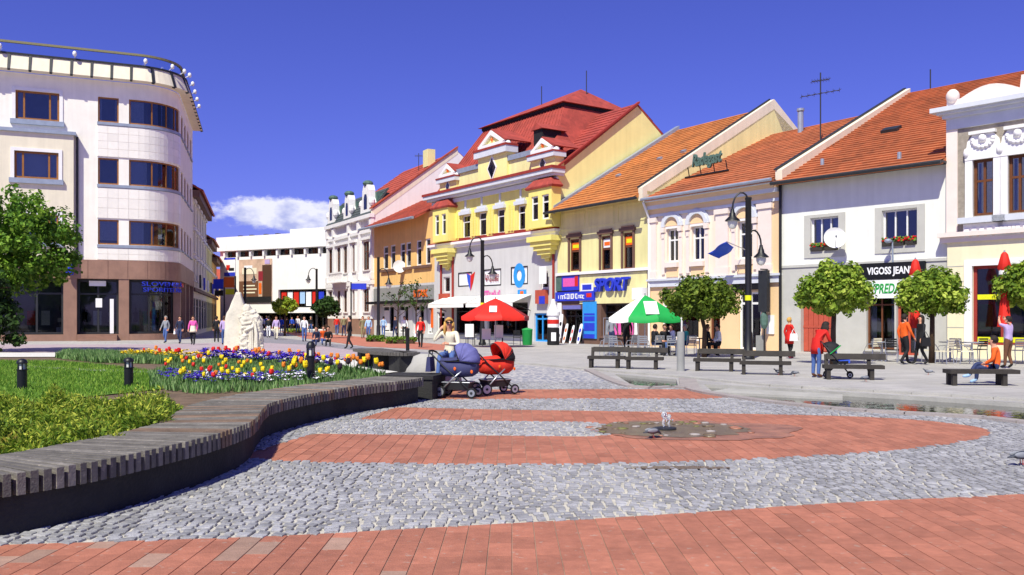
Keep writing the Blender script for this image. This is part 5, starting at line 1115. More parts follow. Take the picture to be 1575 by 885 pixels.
for h in side: window(hs, f, h, 'frame_orange', 'glass_blue', 2, 0, 0.1, 'zinc', o=-0.12)
def simple_trim(wn, h):
    b = MB(); fb(b, f, h[0]-0.22, h[0], h[2]-0.25, h[3]+0.22, 0.002, 0.06+OFF); fb(b, f, h[1], h[1]+0.22, h[2]-0.25, h[3]+0.22, 0.002, 0.06+OFF); fb(b, f, h[0], h[1], h[3], h[3]+0.22, 0.002, 0.06+OFF); b.build('surround', 'trim_white', wn)
    b = MB(); fb(b, f, h[0]-0.3, h[1]+0.3, h[2]-0.35, h[2]-0.02, 0, 0.2+OFF); b.build('sill', 'zinc', wn)
OFF = 0.0; wn = window(hs, f, lw[0], 'frame_orange', 'glass_blue', 3, 0, 0.13, None, o=-0.12, cw=[0.19, 0.78]); simple_trim(wn, lw[0])
# curved white-tiled spandrels proud of the wall
for k, (zz0, zz1) in enumerate(((zb1+0.02, rows[0][0]-0.25), (rows[0][1]+0.1, rows[1][0]-0.25), (rows[1][1]+0.1, rows[2][0]-0.25))):
    sp = MB(); fb(sp, f, ua0-0.05, ub1, zz0, zz1, 0.002, 0.05); sp = sp.build('spandrel', 'corner_white', hs)
    n_ = max(2, round((zz1-zz0)/0.62)); c = f.cuts(ua0-0.04, ub1); nn = int((ub1-ua0)/0.62)
    for j in range(nn):
        for i in range(n_):
            b = MB(); ua = ua0-0.04+(ub1-ua0)*j/nn; ub = ua0-0.04+(ub1-ua0)*(j+1)/nn; za_ = zz0+(zz1-zz0)*i/n_; zb_ = zz0+(zz1-zz0)*(i+1)/n_
            fb(b, f, ua+0.01, ub-0.01, za_+0.01, zb_-0.01, 0.05, 0.075); b.build('tile', 'tile_white', sp)
b = MB(); cu_ = f.cuts(0, W)
for a_, c_ in zip(cu_, cu_[1:]):
    for oo in (-2.4,): b.add([f.P(a_, 0, oo), f.P(c_, 0, oo), f.P(c_, zrf, oo), f.P(a_, zrf, oo)], [(0, 1, 2, 3)])
b.build('interior_wall', 'grey_plaster', hs)
# cream projecting block
OFF = 0.6; zpt = f.z(55, 207); ur = X(115); h2 = (X(23.5), X(92), f.z(57, 277), f.z(57, 236)); h3 = (h2[0], h2[1], h2[2]-4.25, h2[3]-4.25)
class Off:
    def __init__(s, f, o): s.f = f; s.o = o; s.rz = 0
    def P(s, u, z, o=0.0): return s.f.P(u, z, o+s.o)
    def cuts(s, a, b): return s.f.cuts(a, b)
fo = Off(f, OFF)
b = MB(); wallmesh(b, fo, 0, ur, zb1, zpt, [h2, h3], 0.25); b.add([f.P(ur, zb1, OFF), f.P(ur, zb1, 0), f.P(ur, zpt, 0), f.P(ur, zpt, OFF)], [(0, 1, 2, 3)]); b.add([f.P(0, zpt, OFF), f.P(ur, zpt, OFF), f.P(ur, zpt, 0), f.P(0, zpt, 0)], [(0, 1, 2, 3)]); b.build('projecting_wall', 'wall_cream', hs)
b = MB(); fb(b, f, 0, ur+0.15, zpt, zpt+0.22, 0.002, OFF+0.18); b.build('coping', 'zinc', hs)
for h in (h2, h3): wn = window(hs, fo, h, 'frame_orange', 'glass_blue', 3, 0, 0.13, None, o=-0.12, cw=[0.19, 0.78]); simple_trim(wn, h)
b = MB(); b.tube([f.P(ur+0.2, zb1-0.3, 0.1), f.P(ur+0.2, zpt, 0.1)], 0.08, 8); b.build('downpipe', 'dark_metal', hs)
# ground floor: brown stone band, columns, glazing
b = MB(); fb(b, f, 0, W-0.02, zb0, zb1, -0.3, 0.12); band = b.build('stone_band', 'stone_brown', hs)
nn = 26
for j in range(nn):
    b = MB(); fb(b, f, W*j/nn+0.015, W*(j+1)/nn-0.015, zb0+0.02, zb1-0.02, 0.12, 0.15); b.build('stone_slab', 'stone_brown', band)
pil = [(0.3, 1.6), (5.0, 6.2), (X(98), X(118)), (X(182), X(199)), (uE-0.4, uE-0.05), (uE+4, uE+4.6), (uE+8, uE+8.6), (W-0.6, W-0.05)]
for a_, c_ in pil:
    b = MB(); fb(b, f, a_, c_, 0, zb0, -0.4, 0.1); b.build('column', 'stone_brown', hs)
b = MB(); fb(b, f, 0.02, W-0.02, 0, 0.45, -1.2, 0.08); b.build('plinth', 'stone_brown', hs)
for (a_, c_), (d_, e_) in zip(pil, pil[1:]):
    window(hs, f, (c_+0.02, d_-0.02, 0.47, zb0-0.05), 'dark_metal', 'glass_shop', max(2, round((d_-c_)/1.5)), 0.74, 0.14, None, o=-0.5, name='shop_window')
for k in range(3):
    b = MB(); u0_, u1_ = X(118)+0.1, X(182)-0.1; fb(b, f, u0_, u1_, 0, 0.15*(3-k)-0.005*k, 0.1+0.3*k, 0.4+0.3*k); b.build('step', 'stone_brown', hs)
sx0, sx1 = X(217), uE-0.2
for body, yy, in (('SLOVENSKÁ', 437), ('SPORITEĽŇA', 446)):
    zc_ = f.z(215, yy); u_c = (X(216)+X(264))/2; u0_ = X(216); Lw = uE-0.5-u0_
    size = 0.42; wd = size*0.62*len(body)
    text(body, size, 'sign_blue', hs, (lambda zc_, u0_, Lw, wd: lambda a, b, c: FL.P(u0_+Lw*(a/wd+0.5), zc_+b, 0.25+c))(zc_, u0_, Lw, wd), 'lettering', 0.03, 0, 1.0, 0.0)
b = MB(); fb(b, f, uE-0.45, uE-0.1, f.z(215, 440), f.z(215, 434), 0.2, 0.28); b.build('sign_emblem', 'sign_red', hs)
b = MB(); fb(b, f, X(169), X(175), 0.5, f.z(172, 460), -0.42, -0.36); b.build('door_banner', 'sign_white', hs); b = MB(); fb(b, f, X(137), X(162), f.z(150, 440), f.z(150, 432), -0.42, -0.38); b.build('transom_sign', 'sign_white', hs)
b = MB(); fb(b, f, X(146), X(156), f.z(150, 473), f.z(150, 459), -0.42, -0.38); b.build('door_notice', 'sign_white', hs)
b = MB(); b.lathe([(0.02, 0), (0.25, 0.02), (0.25, 1.3), (0.02, 1.32)], tuple(f.P(X(107), f.z(107, 424), 0.5)), 10); b.build('hanging_sign', 'sign_blue', hs)
# crown: sloping panels with dark ribs, glass balustrade, floodlights
zk0 = f.z(188, 124); zk1 = zk0+0.95; b = MB(); cu = f.cuts(0, W)
for a_, c_ in zip(cu, cu[1:]): b.hexa([f.P(a_, zk0-0.1, 0.85), f.P(c_, zk0-0.1, 0.85), f.P(c_, zk0-0.1, 0.0), f.P(a_, zk0-0.1, 0.0), f.P(a_, zk1, 0.45), f.P(c_, zk1, 0.45), f.P(c_, zk1, -0.3), f.P(a_, zk1, -0.3)])
cw_ = b.build('crown', 'wall_cream', hs)
k = 0; u = 0.4
while u < W:
    b = MB(); b.hexa([f.P(u, zk0-0.12, 0.9), f.P(u+0.16, zk0-0.12, 0.9), f.P(u+0.16, zk0-0.2, 0.7), f.P(u, zk0-0.2, 0.7), f.P(u, zk1+0.02, 0.52), f.P(u+0.16, zk1+0.02, 0.52), f.P(u+0.16, zk1, 0.3), f.P(u, zk1, 0.3)]); b.build('rib', 'dark_metal', cw_); u += 1.25
b = MB(); fb(b, f, 0, W, zk1, zk1+0.12, -0.3, 0.54); b.build('crown_edge', 'dark_metal', cw_)
b = MB(); fb(b, f, 0, W, zk1+0.12, zk1+0.85, 0.1, 0.13); bg_ = b.build('balustrade_glass', 'glass_clear', cw_)
b = MB(); fb(b, f, 0, W, zk1+0.85, zk1+1.0, 0.02, 0.2); b.build('balustrade_rail', 'khaki', cw_)
us = [X(3)+0.0, X(117), X(221)]+[uE-2.2, uE-1.2, uE-0.4]+[uE+2.0, uE+4.5, uE+7, uE+9.5]
for u in us:
    b = MB(); b.tube([f.P(u, zk1+0.1, 0.3), f.P(u, zk1+0.3, 0.7)], 0.03, 6); b.blob(f.P(u, zk1+0.38, 0.78), (0.14, 0.14, 0.19), 10); smoothed(b.build('floodlight', 'white_paint', cw_))
b = MB(); pts_ = [f.P(q, zrf-0.05, 0.0) for q in cu]+[f.P(W, zrf-0.05, -12), f.P(0, zrf-0.05, -12)]; b.add(pts_, [tuple(range(len(pts_)))]); b.build('roof', 'concrete_light', hs)
# neighbours further down the street, same side
p = f.B.copy(); prev = p
specs = [('grey_townhouse', 'grey plastered townhouse with heavy eave behind the rounded corner building', 'wall_cream', 13.0, 21.0, 5, 'tile_red'), ('narrow_townhouse', 'narrow shaded townhouse further down the left side of the street', 'wall_ochre', 10.4, 12.0, 4, 'tile_orange'), ('end_townhouse', 'small townhouse at the far left end of the street', 'wall_orange', 9.2, 12.0, 3, 'tile_red')]
for nm, lab, wm_, hgt, ln, nw, rm in specs:
    g = Fac(prev, prev+t1*ln); hs2 = base(nm, lab, 'house', g.A); ro = 3 if hgt > 12 else 2; hl = []
    for j in range(ro):
        for i in range(nw): hl.append((g.W*(i+0.28)/nw, g.W*(i+0.72)/nw, 5.0+j*(hgt-5.3)/ro, 5.0+j*(hgt-5.3)/ro+1.9))
    gl = [(g.W*(i+0.1)/nw, g.W*(i+0.9)/nw, 0.4, 3.4) for i in range(nw)]
    b = MB(); wallmesh(b, g, 0, g.W, 0, hgt, hl+gl, 0.2); gable_body(b, g, g.W, hgt, 5, hgt+3.2); b.build('wall', wm_, hs2)
    for h in hl:
        wn = window(hs2, g, h, 'white_paint', 'glass_blue', 2, 0.6, 0.1, 'trim_white', o=-0.12)
        b = MB(); fb(b, g, h[0]-0.2, h[1]+0.2, h[3]+0.05, h[3]+0.3, 0.002, 0.2); b.build('hood', 'trim_white', wn)
    for h in gl: window(hs2, g, h, 'dark_metal', 'glass_shop', 3, 0.75, 0.1, None, o=-0.12, name='shop_window')
    b = MB(); fb(b, g, 0, g.W, hgt-0.6, hgt, 0.002, 0.6); fb(b, g, 0, g.W, 4.0, 4.3, 0.002, 0.25); b.build('cornice', 'stone_shop', hs2)
    b = MB(); roof_course(b, g, 0, g.W, 0.9, hgt, -5, hgt+3.3, 10, 0.04); roof_course(b, g, 0, g.W, -10.6, hgt, -5, hgt+3.3, 4, 0.04); b.build('roof', rm, hs2)
    for k in range(3):
        b = MB(); fb(b, g, g.W*(0.2+0.3*k), g.W*(0.2+0.3*k)+0.9, 4.4, 5.6, 0.3, 0.45); b.build('hanging_sign', ['sign_black', 'sign_blue', 'sign_white'][k], hs2)
    prev = g.B.copy()
# ------------------------------------------------------------------ seat wall with slats
wp = [(-9.5, 4.9), (-7.0, 5.0), (-5.4, 5.35), (-4.5, 5.85), (-3.85, 6.5), (-3.42, 7.23), (-3.16, 8.16), (-3.02, 8.9), (-3.0, 9.9), (-3.25, 11.2), (-3.36, 12.1), (-3.15, 13.4), (-2.7, 14.95), (-2.15, 16.0), (-1.78, 17.0)]
front = crom([Vector((x, y, 0)) for x, y in wp], 10)
def normals(P):
    out = []
    for i in range(len(P)):
        d = (P[min(i+1, len(P)-1)]-P[max(i-1, 0)]).normalized(); out.append(Vector((-d.y, d.x, 0)))   # towards the planter
    return out
SW_H, SLW, WIDTH = 0.36, 0.036, 0.92
sw = base('seat_wall', 'long curving dark concrete seat wall topped with weathered grey timber slats', 'seat wall', front[40])
fr = resample(front, 0.25); nr = normals(fr); b = MB()
for i in range(len(fr)-1):
    a, c, na, nc = fr[i], fr[i+1], nr[i], nr[i+1]; z = Vector((0, 0, SW_H))
    b.add([a, c, c+z, a+z], [(0, 1, 2, 3)]); b.add([a+z, c+z, c+nc*WIDTH+z, a+na*WIDTH+z], [(0, 1, 2, 3)]); b.add([a+na*WIDTH+z, c+nc*WIDTH+z, c+nc*WIDTH, a+na*WIDTH], [(0, 1, 2, 3)])
e = len(fr)-1; z = Vector((0, 0, SW_H)); b.add([fr[e], fr[e]+nr[e]*WIDTH, fr[e]+nr[e]*WIDTH+z, fr[e]+z], [(0, 1, 2, 3)])
cb = b.build('concrete_base', 'concrete', sw); smoothed(cb, 50)
b = MB()
for off in (0.16, 0.72):                       # bearers under the slats, set back
    for i in range(len(fr)-1): 
        a, c = fr[i]+nr[i]*off, fr[i+1]+nr[i+1]*off; na, nc = nr[i]*0.05, nr[i+1]*0.05; z0, z1 = Vector((0, 0, SW_H)), Vector((0, 0, SW_H+0.06))
        b.hexa([a+z0, c+z0, c+nc+z0, a+na+z0, a+z1, c+z1, c+nc+z1, a+na+z1])
b.build('bearer', 'slat_brown', sw)
sp = resample(front, 0.098); sn = normals(sp); rr = random.Random(5); st = MB(); cnt = 0
idx = [i for i in range(len(sp))]
vis = sorted(idx, key=lambda i: sp[i].length if sp[i].y > 5.6 and abs(sp[i].x) < sp[i].y*0.66 else 99)[:298]; vis = set(vis)
gapi = set(i for i in idx if i % 47 in (11,))
for i in idx:
    p, n = sp[i], sn[i]; d = Vector((n.y, -n.x, 0)); gap = i in gapi
    wd = 0.031 if rr.random() < 0.9 else 0.028
    p0 = p-n*(0.075+rr.uniform(-0.006, 0.006)); p1 = p+n*(WIDTH+0.02+rr.uniform(-0.012, 0.012)); zt = SW_H+0.125+rr.uniform(-0.003, 0.003)
    brown = p.y > 8.9 and p.y < 15
    tone = rr.random(); B = st if i not in vis else MB()
    c0 = [p0-d*wd, p0+d*wd, p1+d*wd, p1-d*wd]; k = 0.006
    t0_ = [p0-d*(wd-k)+n*k, p0+d*(wd-k)+n*k, p1+d*(wd-k)-n*k, p1-d*(wd-k)-n*k]
    lo = [v+Vector((0, 0, SW_H+0.063)) for v in c0]; lo[0] = c0[0]+Vector((0, 0, SW_H-0.012)); lo[1] = c0[1]+Vector((0, 0, SW_H-0.012))
    mid = [v+Vector((0, 0, zt-k)) for v in c0]; top = [v+Vector((0, 0, zt)) for v in t0_]
    pf0, pf1 = p-n*0.004-d*wd, p-n*0.004+d*wd       # the drooping nose of the slat in front of the concrete
    nose = [c0[0], c0[1], pf1, pf0]; nz = [v+Vector((0, 0, SW_H-0.045)) for v in nose]+[v+Vector((0, 0, SW_H+0.063)) for v in nose]
    B.hexa(nz, 0, tone)
    lo = [v+Vector((0, 0, SW_H+0.0635)) for v in c0]
    B.add(lo+mid+top, [(3, 2, 1, 0), (0, 1, 5, 4), (1, 2, 6, 5), (2, 3, 7, 6), (3, 0, 4, 7), (4, 5, 9, 8), (5, 6, 10, 9), (6, 7, 11, 10), (7, 4, 8, 11), (8, 9, 10, 11)], 0, tone)
    if i in vis: B.build('slat', 'slat_brown' if (brown and rr.random() < 0.35) else 'slat_wood', sw)
if st.f: tag(st.build('slats', 'slat_wood', sw), kind='stuff')
# square end blocks
for (x, y, s, h, lab, m) in ((-1.95, 17.75, 0.62, 0.42, 'dark concrete end block of the seat wall beside the blue pram', 'concrete'),):
    b = MB(); M = Matrix.Translation((x, y, 0)) @ Matrix.Rotation(R(-12), 4, 'Z'); b.box(-s*0.9, s*0.75, -s*0.6, s*0.9, 0, h, 0, M); b.box(-s*0.95, s*0.8, -s*0.65, s*0.95, h, h+0.07, 0, M); tag(b.build('end_block', m), lab, 'block')
# rough stone the woman sits on
b = MB(); M = Matrix.Translation((-1.75, 19.65, 0.36)); b.blob((0, 0, 0), (0.62, 0.5, 0.56), 22, 0, 0.22, 4, M)
for i, v in enumerate(b.v): b.v[i] = (v[0], v[1], min(0.82+0.02*noise.noise(Vector(v)*4), max(0.0, v[2])))
tag(b.build('rough_stone', 'concrete_light', smooth=True), 'rough grey boulder behind the blue pram', 'stone')
# far bench ring: slatted bench on dark supports
fb2 = base('curved_bench', 'dark slatted curved bench beyond the tulip bed', 'bench', gp(585, 575))
arc = crom([gp(543, 564), gp(575, 571), gp(615, 574), gp(645, 573)], 8); ar = resample(arc, 0.12); an = normals(ar)
for p, n in list(zip(ar, an)):
    b = MB(); d = Vector((n.y, -n.x, 0)); q = [p-d*0.05, p+d*0.05, p+d*0.05+n*1.0, p-d*0.05+n*1.0]; b.hexa([v+Vector((0, 0, 0.5)) for v in q]+[v+Vector((0, 0, 0.6)) for v in q]); b.build('slat', 'slat_wood', fb2)
for k in (2, len(ar)//2, len(ar)-4):
    b = MB(); p, n = ar[k], an[k]; d = Vector((n.y, -n.x, 0)); q = [p-d*0.25+n*0.15, p+d*0.25+n*0.15, p+d*0.25+n*0.85, p-d*0.25+n*0.85]; b.hexa(q+[v+Vector((0, 0, 0.5)) for v in q]); b.build('support', 'concrete', fb2)
# ------------------------------------------------------------------ planter: soil, lawn, gravel
ZP = 0.30
inner = [p+n*(WIDTH+0.05) for p, n in zip(fr, nr)]
back = gpl([(640, 573), (600, 571), (520, 561), (440, 554), (330, 549.5), (200, 545), (90, 542), (-60, 540), (-260, 540)], ZP)
loop = [(p.x, p.y) for p in inner]+[(p.x, p.y) for p in back]+[(-30, 30), (-30, 7), (-10, 5.9)]
sheet('planter_soil', [loop], ZP-0.02, 'soil', skirt=0.28)
sheet('lawn', [[(p.x, p.y) for p in gpl([(-400, 640), (60, 618), (250, 598), (238, 583), (225, 570), (150, 561), (90, 556), (-400, 555)], ZP)]], ZP, 'lawn')
sheet('gravel_path', [[(p.x, p.y) for p in gpl([(-300, 551), (120, 549), (330, 552), (455, 559), (590, 575), (612, 572), (520, 561), (440, 554.5), (330, 550), (90, 543), (-300, 541)], ZP)]], ZP+0.004, 'pale_gravel')
sheet('statue_apron', [gpl([(300, 556), (455, 566), (600, 580), (640, 570), (560, 556), (470, 549), (330, 548)], 0.0)], 0.01, 'pale_gravel')
sheet('lawn_slab', [[(p.x, p.y) for p in gpl([(40, 563), (240, 572), (236, 575), (38, 566)], ZP)]], ZP+0.006, 'concrete_light')
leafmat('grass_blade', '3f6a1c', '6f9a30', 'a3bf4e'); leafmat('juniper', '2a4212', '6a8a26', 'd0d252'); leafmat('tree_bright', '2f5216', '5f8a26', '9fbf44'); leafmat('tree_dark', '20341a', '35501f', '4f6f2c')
leafmat('globe_leaf', '44621a', '7f9c2e', 'c2cf58'); leafmat('globe_dark', '33450f', '58701c', '8a9a38'); leafmat('bed_leaf', '41652c', '6c9450', 'a3bd7c'); leafmat('lime_leaf', '5f7a14', '8fa62a', 'c4cf4e')
def scatter_blades(name, polyg, n, h, wd, m, seed, z0=ZP, lean=0.5, kind='stuff', dens=None):
    rr = random.Random(seed); xs = [p[0] for p in polyg]; ys = [p[1] for p in polyg]; b = MB(); k = 0; tries = 0
    while k < n and tries < n*12:
        tries += 1
        x, y = rr.uniform(min(xs), max(xs)), rr.uniform(min(ys), max(ys))
        if not inpoly(x, y, polyg) or abs(x) > y*0.66+1: continue
        hh = h*rr.uniform(0.6, 1.3); a = rr.uniform(0, 6.28); ca, sa = math.cos(a)*wd/2, math.sin(a)*wd/2; la = rr.uniform(0, 6.28); lx, ly = math.cos(la)*hh*lean*rr.random(), math.sin(la)*hh*lean*rr.random()
        b.add([(x-ca, y-sa, z0), (x+ca, y+sa, z0), (x+lx, y+ly, z0+hh)], [(0, 1, 2)], 0, rr.random()); k += 1
    o = b.build(name, m); o['kind'] = kind; return o
lawn_poly = [(p.x, p.y) for p in gpl([(-100, 625), (60, 618), (250, 598), (238, 583), (225, 570), (150, 561), (90, 556), (-100, 555)], ZP)]
scatter_blades('grass', lawn_poly, 26000, 0.07, 0.02, 'grass_blade', 1, lean=0.9)
# low juniper ground cover
def sprays(name, centres, m, n_each, seed, kind='stuff', blade=(0.16, 0.035)):
    rr = random.Random(seed); b = MB()
    for (cx, cy, cz, r, h) in centres:
        for _ in range(n_each):
            u = rr.random()**0.5; a = rr.uniform(0, 6.28); x, y = cx+math.cos(a)*r*u, cy+math.sin(a)*r*u; zz = cz+h*(1-u*u)*rr.uniform(0.35, 1.05)
            d = Vector((math.cos(a)*0.7*u+rr.uniform(-.5, .5), math.sin(a)*0.7*u+rr.uniform(-.5, .5), rr.uniform(-0.1, 0.75))).normalized(); L = blade[0]*rr.uniform(0.6, 1.3)
            s = d.cross(Vector((rr.uniform(-1, 1), rr.uniform(-1, 1), rr.uniform(-1, 1)))).normalized()*blade[1]; p = Vector((x, y, zz)); q = p+d*L
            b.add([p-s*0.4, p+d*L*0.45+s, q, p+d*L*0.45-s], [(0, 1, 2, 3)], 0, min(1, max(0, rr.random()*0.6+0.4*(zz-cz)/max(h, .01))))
    o = b.build(name, m); o['kind'] = kind; return o
jc = []; rr = random.Random(9)
jpoly = [(p.x, p.y) for p in gpl([(-260, 735), (0, 693), (60, 686), (190, 676), (235, 658), (292, 634), (286, 620), (230, 615), (100, 614), (0, 615), (-260, 620)], 0.45)]
for _ in range(1500):
    x, y = rr.uniform(-9.5, -3.2), rr.uniform(6.5, 17.5)
    nz_ = noise.noise(Vector((x*1.7, y*1.7, 0)))
    if inpoly(x, y, jpoly) and nz_ > -0.33: jc.append((x, y, ZP-0.02, rr.uniform(0.16, 0.34), max(0.06, 0.2+0.4*nz_)+rr.uniform(-0.03, 0.05)))
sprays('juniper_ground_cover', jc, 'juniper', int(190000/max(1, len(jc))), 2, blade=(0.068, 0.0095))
dry = []
for _ in range(300):
    x, y = rr.uniform(-8, -3.6), rr.uniform(6.0, 10)
    if inpoly(x, y, [(p.x, p.y) for p in gpl([(-200, 745), (0, 700), (75, 690), (30, 668), (-200, 680)], 0.4)]): dry.append((x, y, ZP-0.02, 0.3, 0.14))
leafmat('dry_leaf', '6d5a22', '94872e', 'a9a04a'); sprays('dry_ground_cover', dry, 'dry_leaf', 150, 3, blade=(0.08, 0.02))
# flower bed
def bed(px, z=ZP): return [(p.x, p.y) for p in gpl(px, z)]
bedA = bed([(232, 597), (300, 606), (420, 602), (520, 594), (600, 583), (560, 571), (455, 558), (340, 553), (280, 560), (228, 576)])
bedB = bed([(85, 551), (150, 558), (250, 560), (300, 556), (200, 547), (100, 544)])
scatter_blades('flower_bed_leaves', bedA, 15000, 0.13, 0.04, 'bed_leaf', 4, lean=0.6)
scatter_blades('flower_bed_leaves', bedB, 9000, 0.2, 0.05, 'bed_leaf', 5, lean=0.6)
def blob_flowers(name, polyg, n, m, size, hh, seed):
    rr = random.Random(seed); b = MB(); k = 0; xs = [p[0] for p in polyg]; ys = [p[1] for p in polyg]
    while k < n:
        x, y = rr.uniform(min(xs), max(xs)), rr.uniform(min(ys), max(ys))
        if not inpoly(x, y, polyg): continue
        k += 1; z = ZP+hh*rr.uniform(0.6, 1.3); s = size*rr.uniform(0.7, 1.2)
        for j in range(5):
            a = j*1.257+rr.random(); c = Vector((x+math.cos(a)*s*0.6, y+math.sin(a)*s*0.6, z)); t = Vector((-math.sin(a), math.cos(a), 0))*s*0.5; o = Vector((math.cos(a), math.sin(a), 0.5))*s*0.7
            b.add([c-o*0.8, c+t, c+o, c-t], [(0, 1, 2, 3)], 0, rr.random())
    o = b.build(name, m); o['kind'] = 'stuff'
mat('violet', '4a35b8', 0.7, 0.25, 9); mat('pansy_white', 'e6e4ee', 0.7, 0.1, 9); mat('pansy_yellow', 'f0cf18', 0.7, 0.1, 9)
blob_flowers('violet_pansies', bed([(300, 557), (420, 566), (545, 575), (470, 561), (380, 554), (310, 552)]), 330, 'violet', 0.075, 0.28, 1)
blob_flowers('violet_pansies', bed([(240, 590), (300, 598), (420, 595), (470, 585), (380, 588), (300, 585), (250, 580)]), 190, 'violet', 0.05, 0.19, 2)
blob_flowers('white_pansies', bed([(270, 588), (420, 598), (520, 590), (500, 583), (380, 590), (300, 580)]), 110, 'pansy_white', 0.055, 0.17, 3)
blob_flowers('yellow_pansies', bed([(185, 553), (260, 557), (330, 556), (300, 551), (200, 549)]), 170, 'pansy_yellow', 0.08, 0.22, 4)
def tulip_mesh(nm, m):
    b = MB(); b.tube([(0, 0, 0), (0.01, 0, 0.17), (0.0, 0.01, 0.33)], [0.008, 0.007, 0.007], 5, 0)
    for k in range(3):
        a = k*2.1; d = Vector((math.cos(a), math.sin(a), 0)); s = Vector((-math.sin(a), math.cos(a), 0))
        b.add([Vector((0, 0, 0.0)), d*0.07+s*0.03+Vector((0, 0, 0.12)), d*0.13+Vector((0, 0, 0.24)), d*0.07-s*0.03+Vector((0, 0, 0.12))], [(0, 1, 2, 3)], 0)
    b.lathe([(0.012, 0.32), (0.045, 0.345), (0.056, 0.38), (0.05, 0.42), (0.03, 0.45), (0.018, 0.44)], (0, 0, 0), 7, 1)
    for k in range(3):
        a = k*2.1+0.5; b.blob((math.cos(a)*0.03, math.sin(a)*0.03, 0.43), (0.026, 0.026, 0.04), 6, 1)
    me = bpy.data.meshes.new(nm); me.from_pydata(b.v, [], b.f); me.materials.append(MATS['bed_leaf']); me.materials.append(MATS[m]); me.polygons.foreach_set('material_index', b.m); return me
mat('tulip_yellow', 'f2d20f', 0.6, 0.1, 20); mat('tulip_orange', 'ec6a1a', 0.6, 0.15, 20, col2='f09a2a'); mat('tulip_red', 'd6201a', 0.6, 0.15, 20); mat('tulip_dark', '2a1a2a', 0.6, 0.15, 20)
tm = {c: tulip_mesh('tulip', 'tulip_'+c) for c in ('yellow', 'orange', 'red', 'dark')}
rr = random.Random(21); tul = []
def tulips(polyg, n, cols, sc, where, px=None):
    xs = [p[0] for p in polyg]; ys = [p[1] for p in polyg]; k = 0
    while k < n:
        x, y = rr.uniform(min(xs), max(xs)), rr.uniform(min(ys), max(ys))
        if not inpoly(x, y, polyg): continue
        c = rr.choice(cols); o = bpy.data.objects.new('tulip', tm[c]); COL.objects.link(o); o.location = (x, y, ZP-0.01); s = sc*rr.uniform(0.85, 1.25); o.scale = (s, s, s*rr.uniform(0.85, 1.1)); o.rotation_euler = (rr.uniform(-.15, .15), rr.uniform(-.15, .15), rr.uniform(0, 6.28))
        tag(o, '%s tulip %s' % ({'yellow': 'bright yellow', 'orange': 'orange', 'red': 'red', 'dark': 'almost black'}[c], where), 'flower', '%s tulips %s' % (c, where)); k += 1
tulips(bed([(290, 553), (380, 559), (470, 566), (560, 574), (460, 559), (350, 552)]), 50, ['orange', 'orange', 'red'], 0.8, 'in the back row of the flower bed')
tulips(bed([(235, 590), (300, 602), (420, 598), (470, 590), (440, 570), (340, 562), (250, 568)]), 50, ['yellow', 'yellow', 'yellow', 'orange', 'red'], 0.72, 'in the middle of the flower bed')
tulips(bed([(440, 595), (520, 591), (597, 581), (560, 571), (480, 568), (445, 575)]), 42, ['orange', 'dark', 'yellow', 'yellow'], 0.85, 'at the pale end of the bed beside the bollard lamp')
tulips(bed([(255, 560), (330, 556), (300, 553), (200, 550)]), 10, ['red', 'orange'], 0.8, 'in the far left bed')
# ------------------------------------------------------------------ bollard lamps
def bollard(x, y, h, lab):
    p = gp(x, y, ZP); o = empty('bollard_lamp', lab, 'bollard', (p.x, p.y, ZP), 0, 'bollard lamps in the planter'); r = 0.085
    b = MB(); b.lathe([(r, 0), (r, h*0.62), (r*1.12, h*0.63), (r*1.12, h*0.66), (0.01, h*0.66)], n=14); smoothed(b.build('post', 'black_metal', o))
    b = MB(); b.lathe([(r*0.7, h*0.661), (r*0.7, h*0.84), (0.01, h*0.84)], n=12); smoothed(b.build('light_band', 'lamp_glass', o))
    for k in range(6):
        b = MB(); a = k*math.pi/3; b.tube([(math.cos(a)*r*0.9, math.sin(a)*r*0.9, h*0.66), (math.cos(a)*r*0.9, math.sin(a)*r*0.9, h*0.85)], 0.012, 5); b.build('bar', 'black_metal', o)
    b = MB(); b.lathe([(r*1.12, h*0.845), (r*1.1, h*0.9), (r*0.8, h*0.965), (r*0.3, h), (0.005, h)], n=14); smoothed(b.build('cap', 'black_metal', o))
bollard(478, 590, 0.86, 'black bollard lamp among the tulips near the seat wall'); bollard(198, 594, 0.56, 'black bollard lamp on the lawn in the middle'); bollard(34, 600, 0.58, 'black bollard lamp half sunk behind the junipers at the left edge')
# ------------------------------------------------------------------ statue
st_p = gp(377, 553); st = base('statue', 'pale carved stone monument, smooth slab merging into a rough figure', 'statue', st_p)
def carve(mb, amp, freq, seed):
    out = []
    for v in mb.v:
        q = Vector(v); k = noise.fractal(q*freq+Vector((seed, 0, 0)), 1.0, 2.0, 4); d = Vector((q.x-st_p.x, q.y-st_p.y, 0)); d = d.normalized() if d.length > 1e-4 else d; out.append(tuple(q+d*k*amp))
    mb.v = out
def lofted(mb, secs, n=24):
    vs = []; fs = []
    for (z, cx, cy, rx, ry, rot) in secs:
        for k in range(n):
            a = 2*math.pi*k/n; ca, sa = math.cos(a), math.sin(a); e = 0.45
            x, y = rx*math.copysign(abs(ca)**e, ca), ry*math.copysign(abs(sa)**e, sa); vs.append((st_p.x+cx+x*math.cos(rot)-y*math.sin(rot), st_p.y+cy+x*math.sin(rot)+y*math.cos(rot), z))
    for i in range(len(secs)-1):
        for k in range(n): fs.append((i*n+k, i*n+(k+1) % n, (i+1)*n+(k+1) % n, (i+1)*n+k))
    fs.append(tuple((len(secs)-1)*n+k for k in range(n))); mb.add(vs, fs)
b = MB(); secs = []
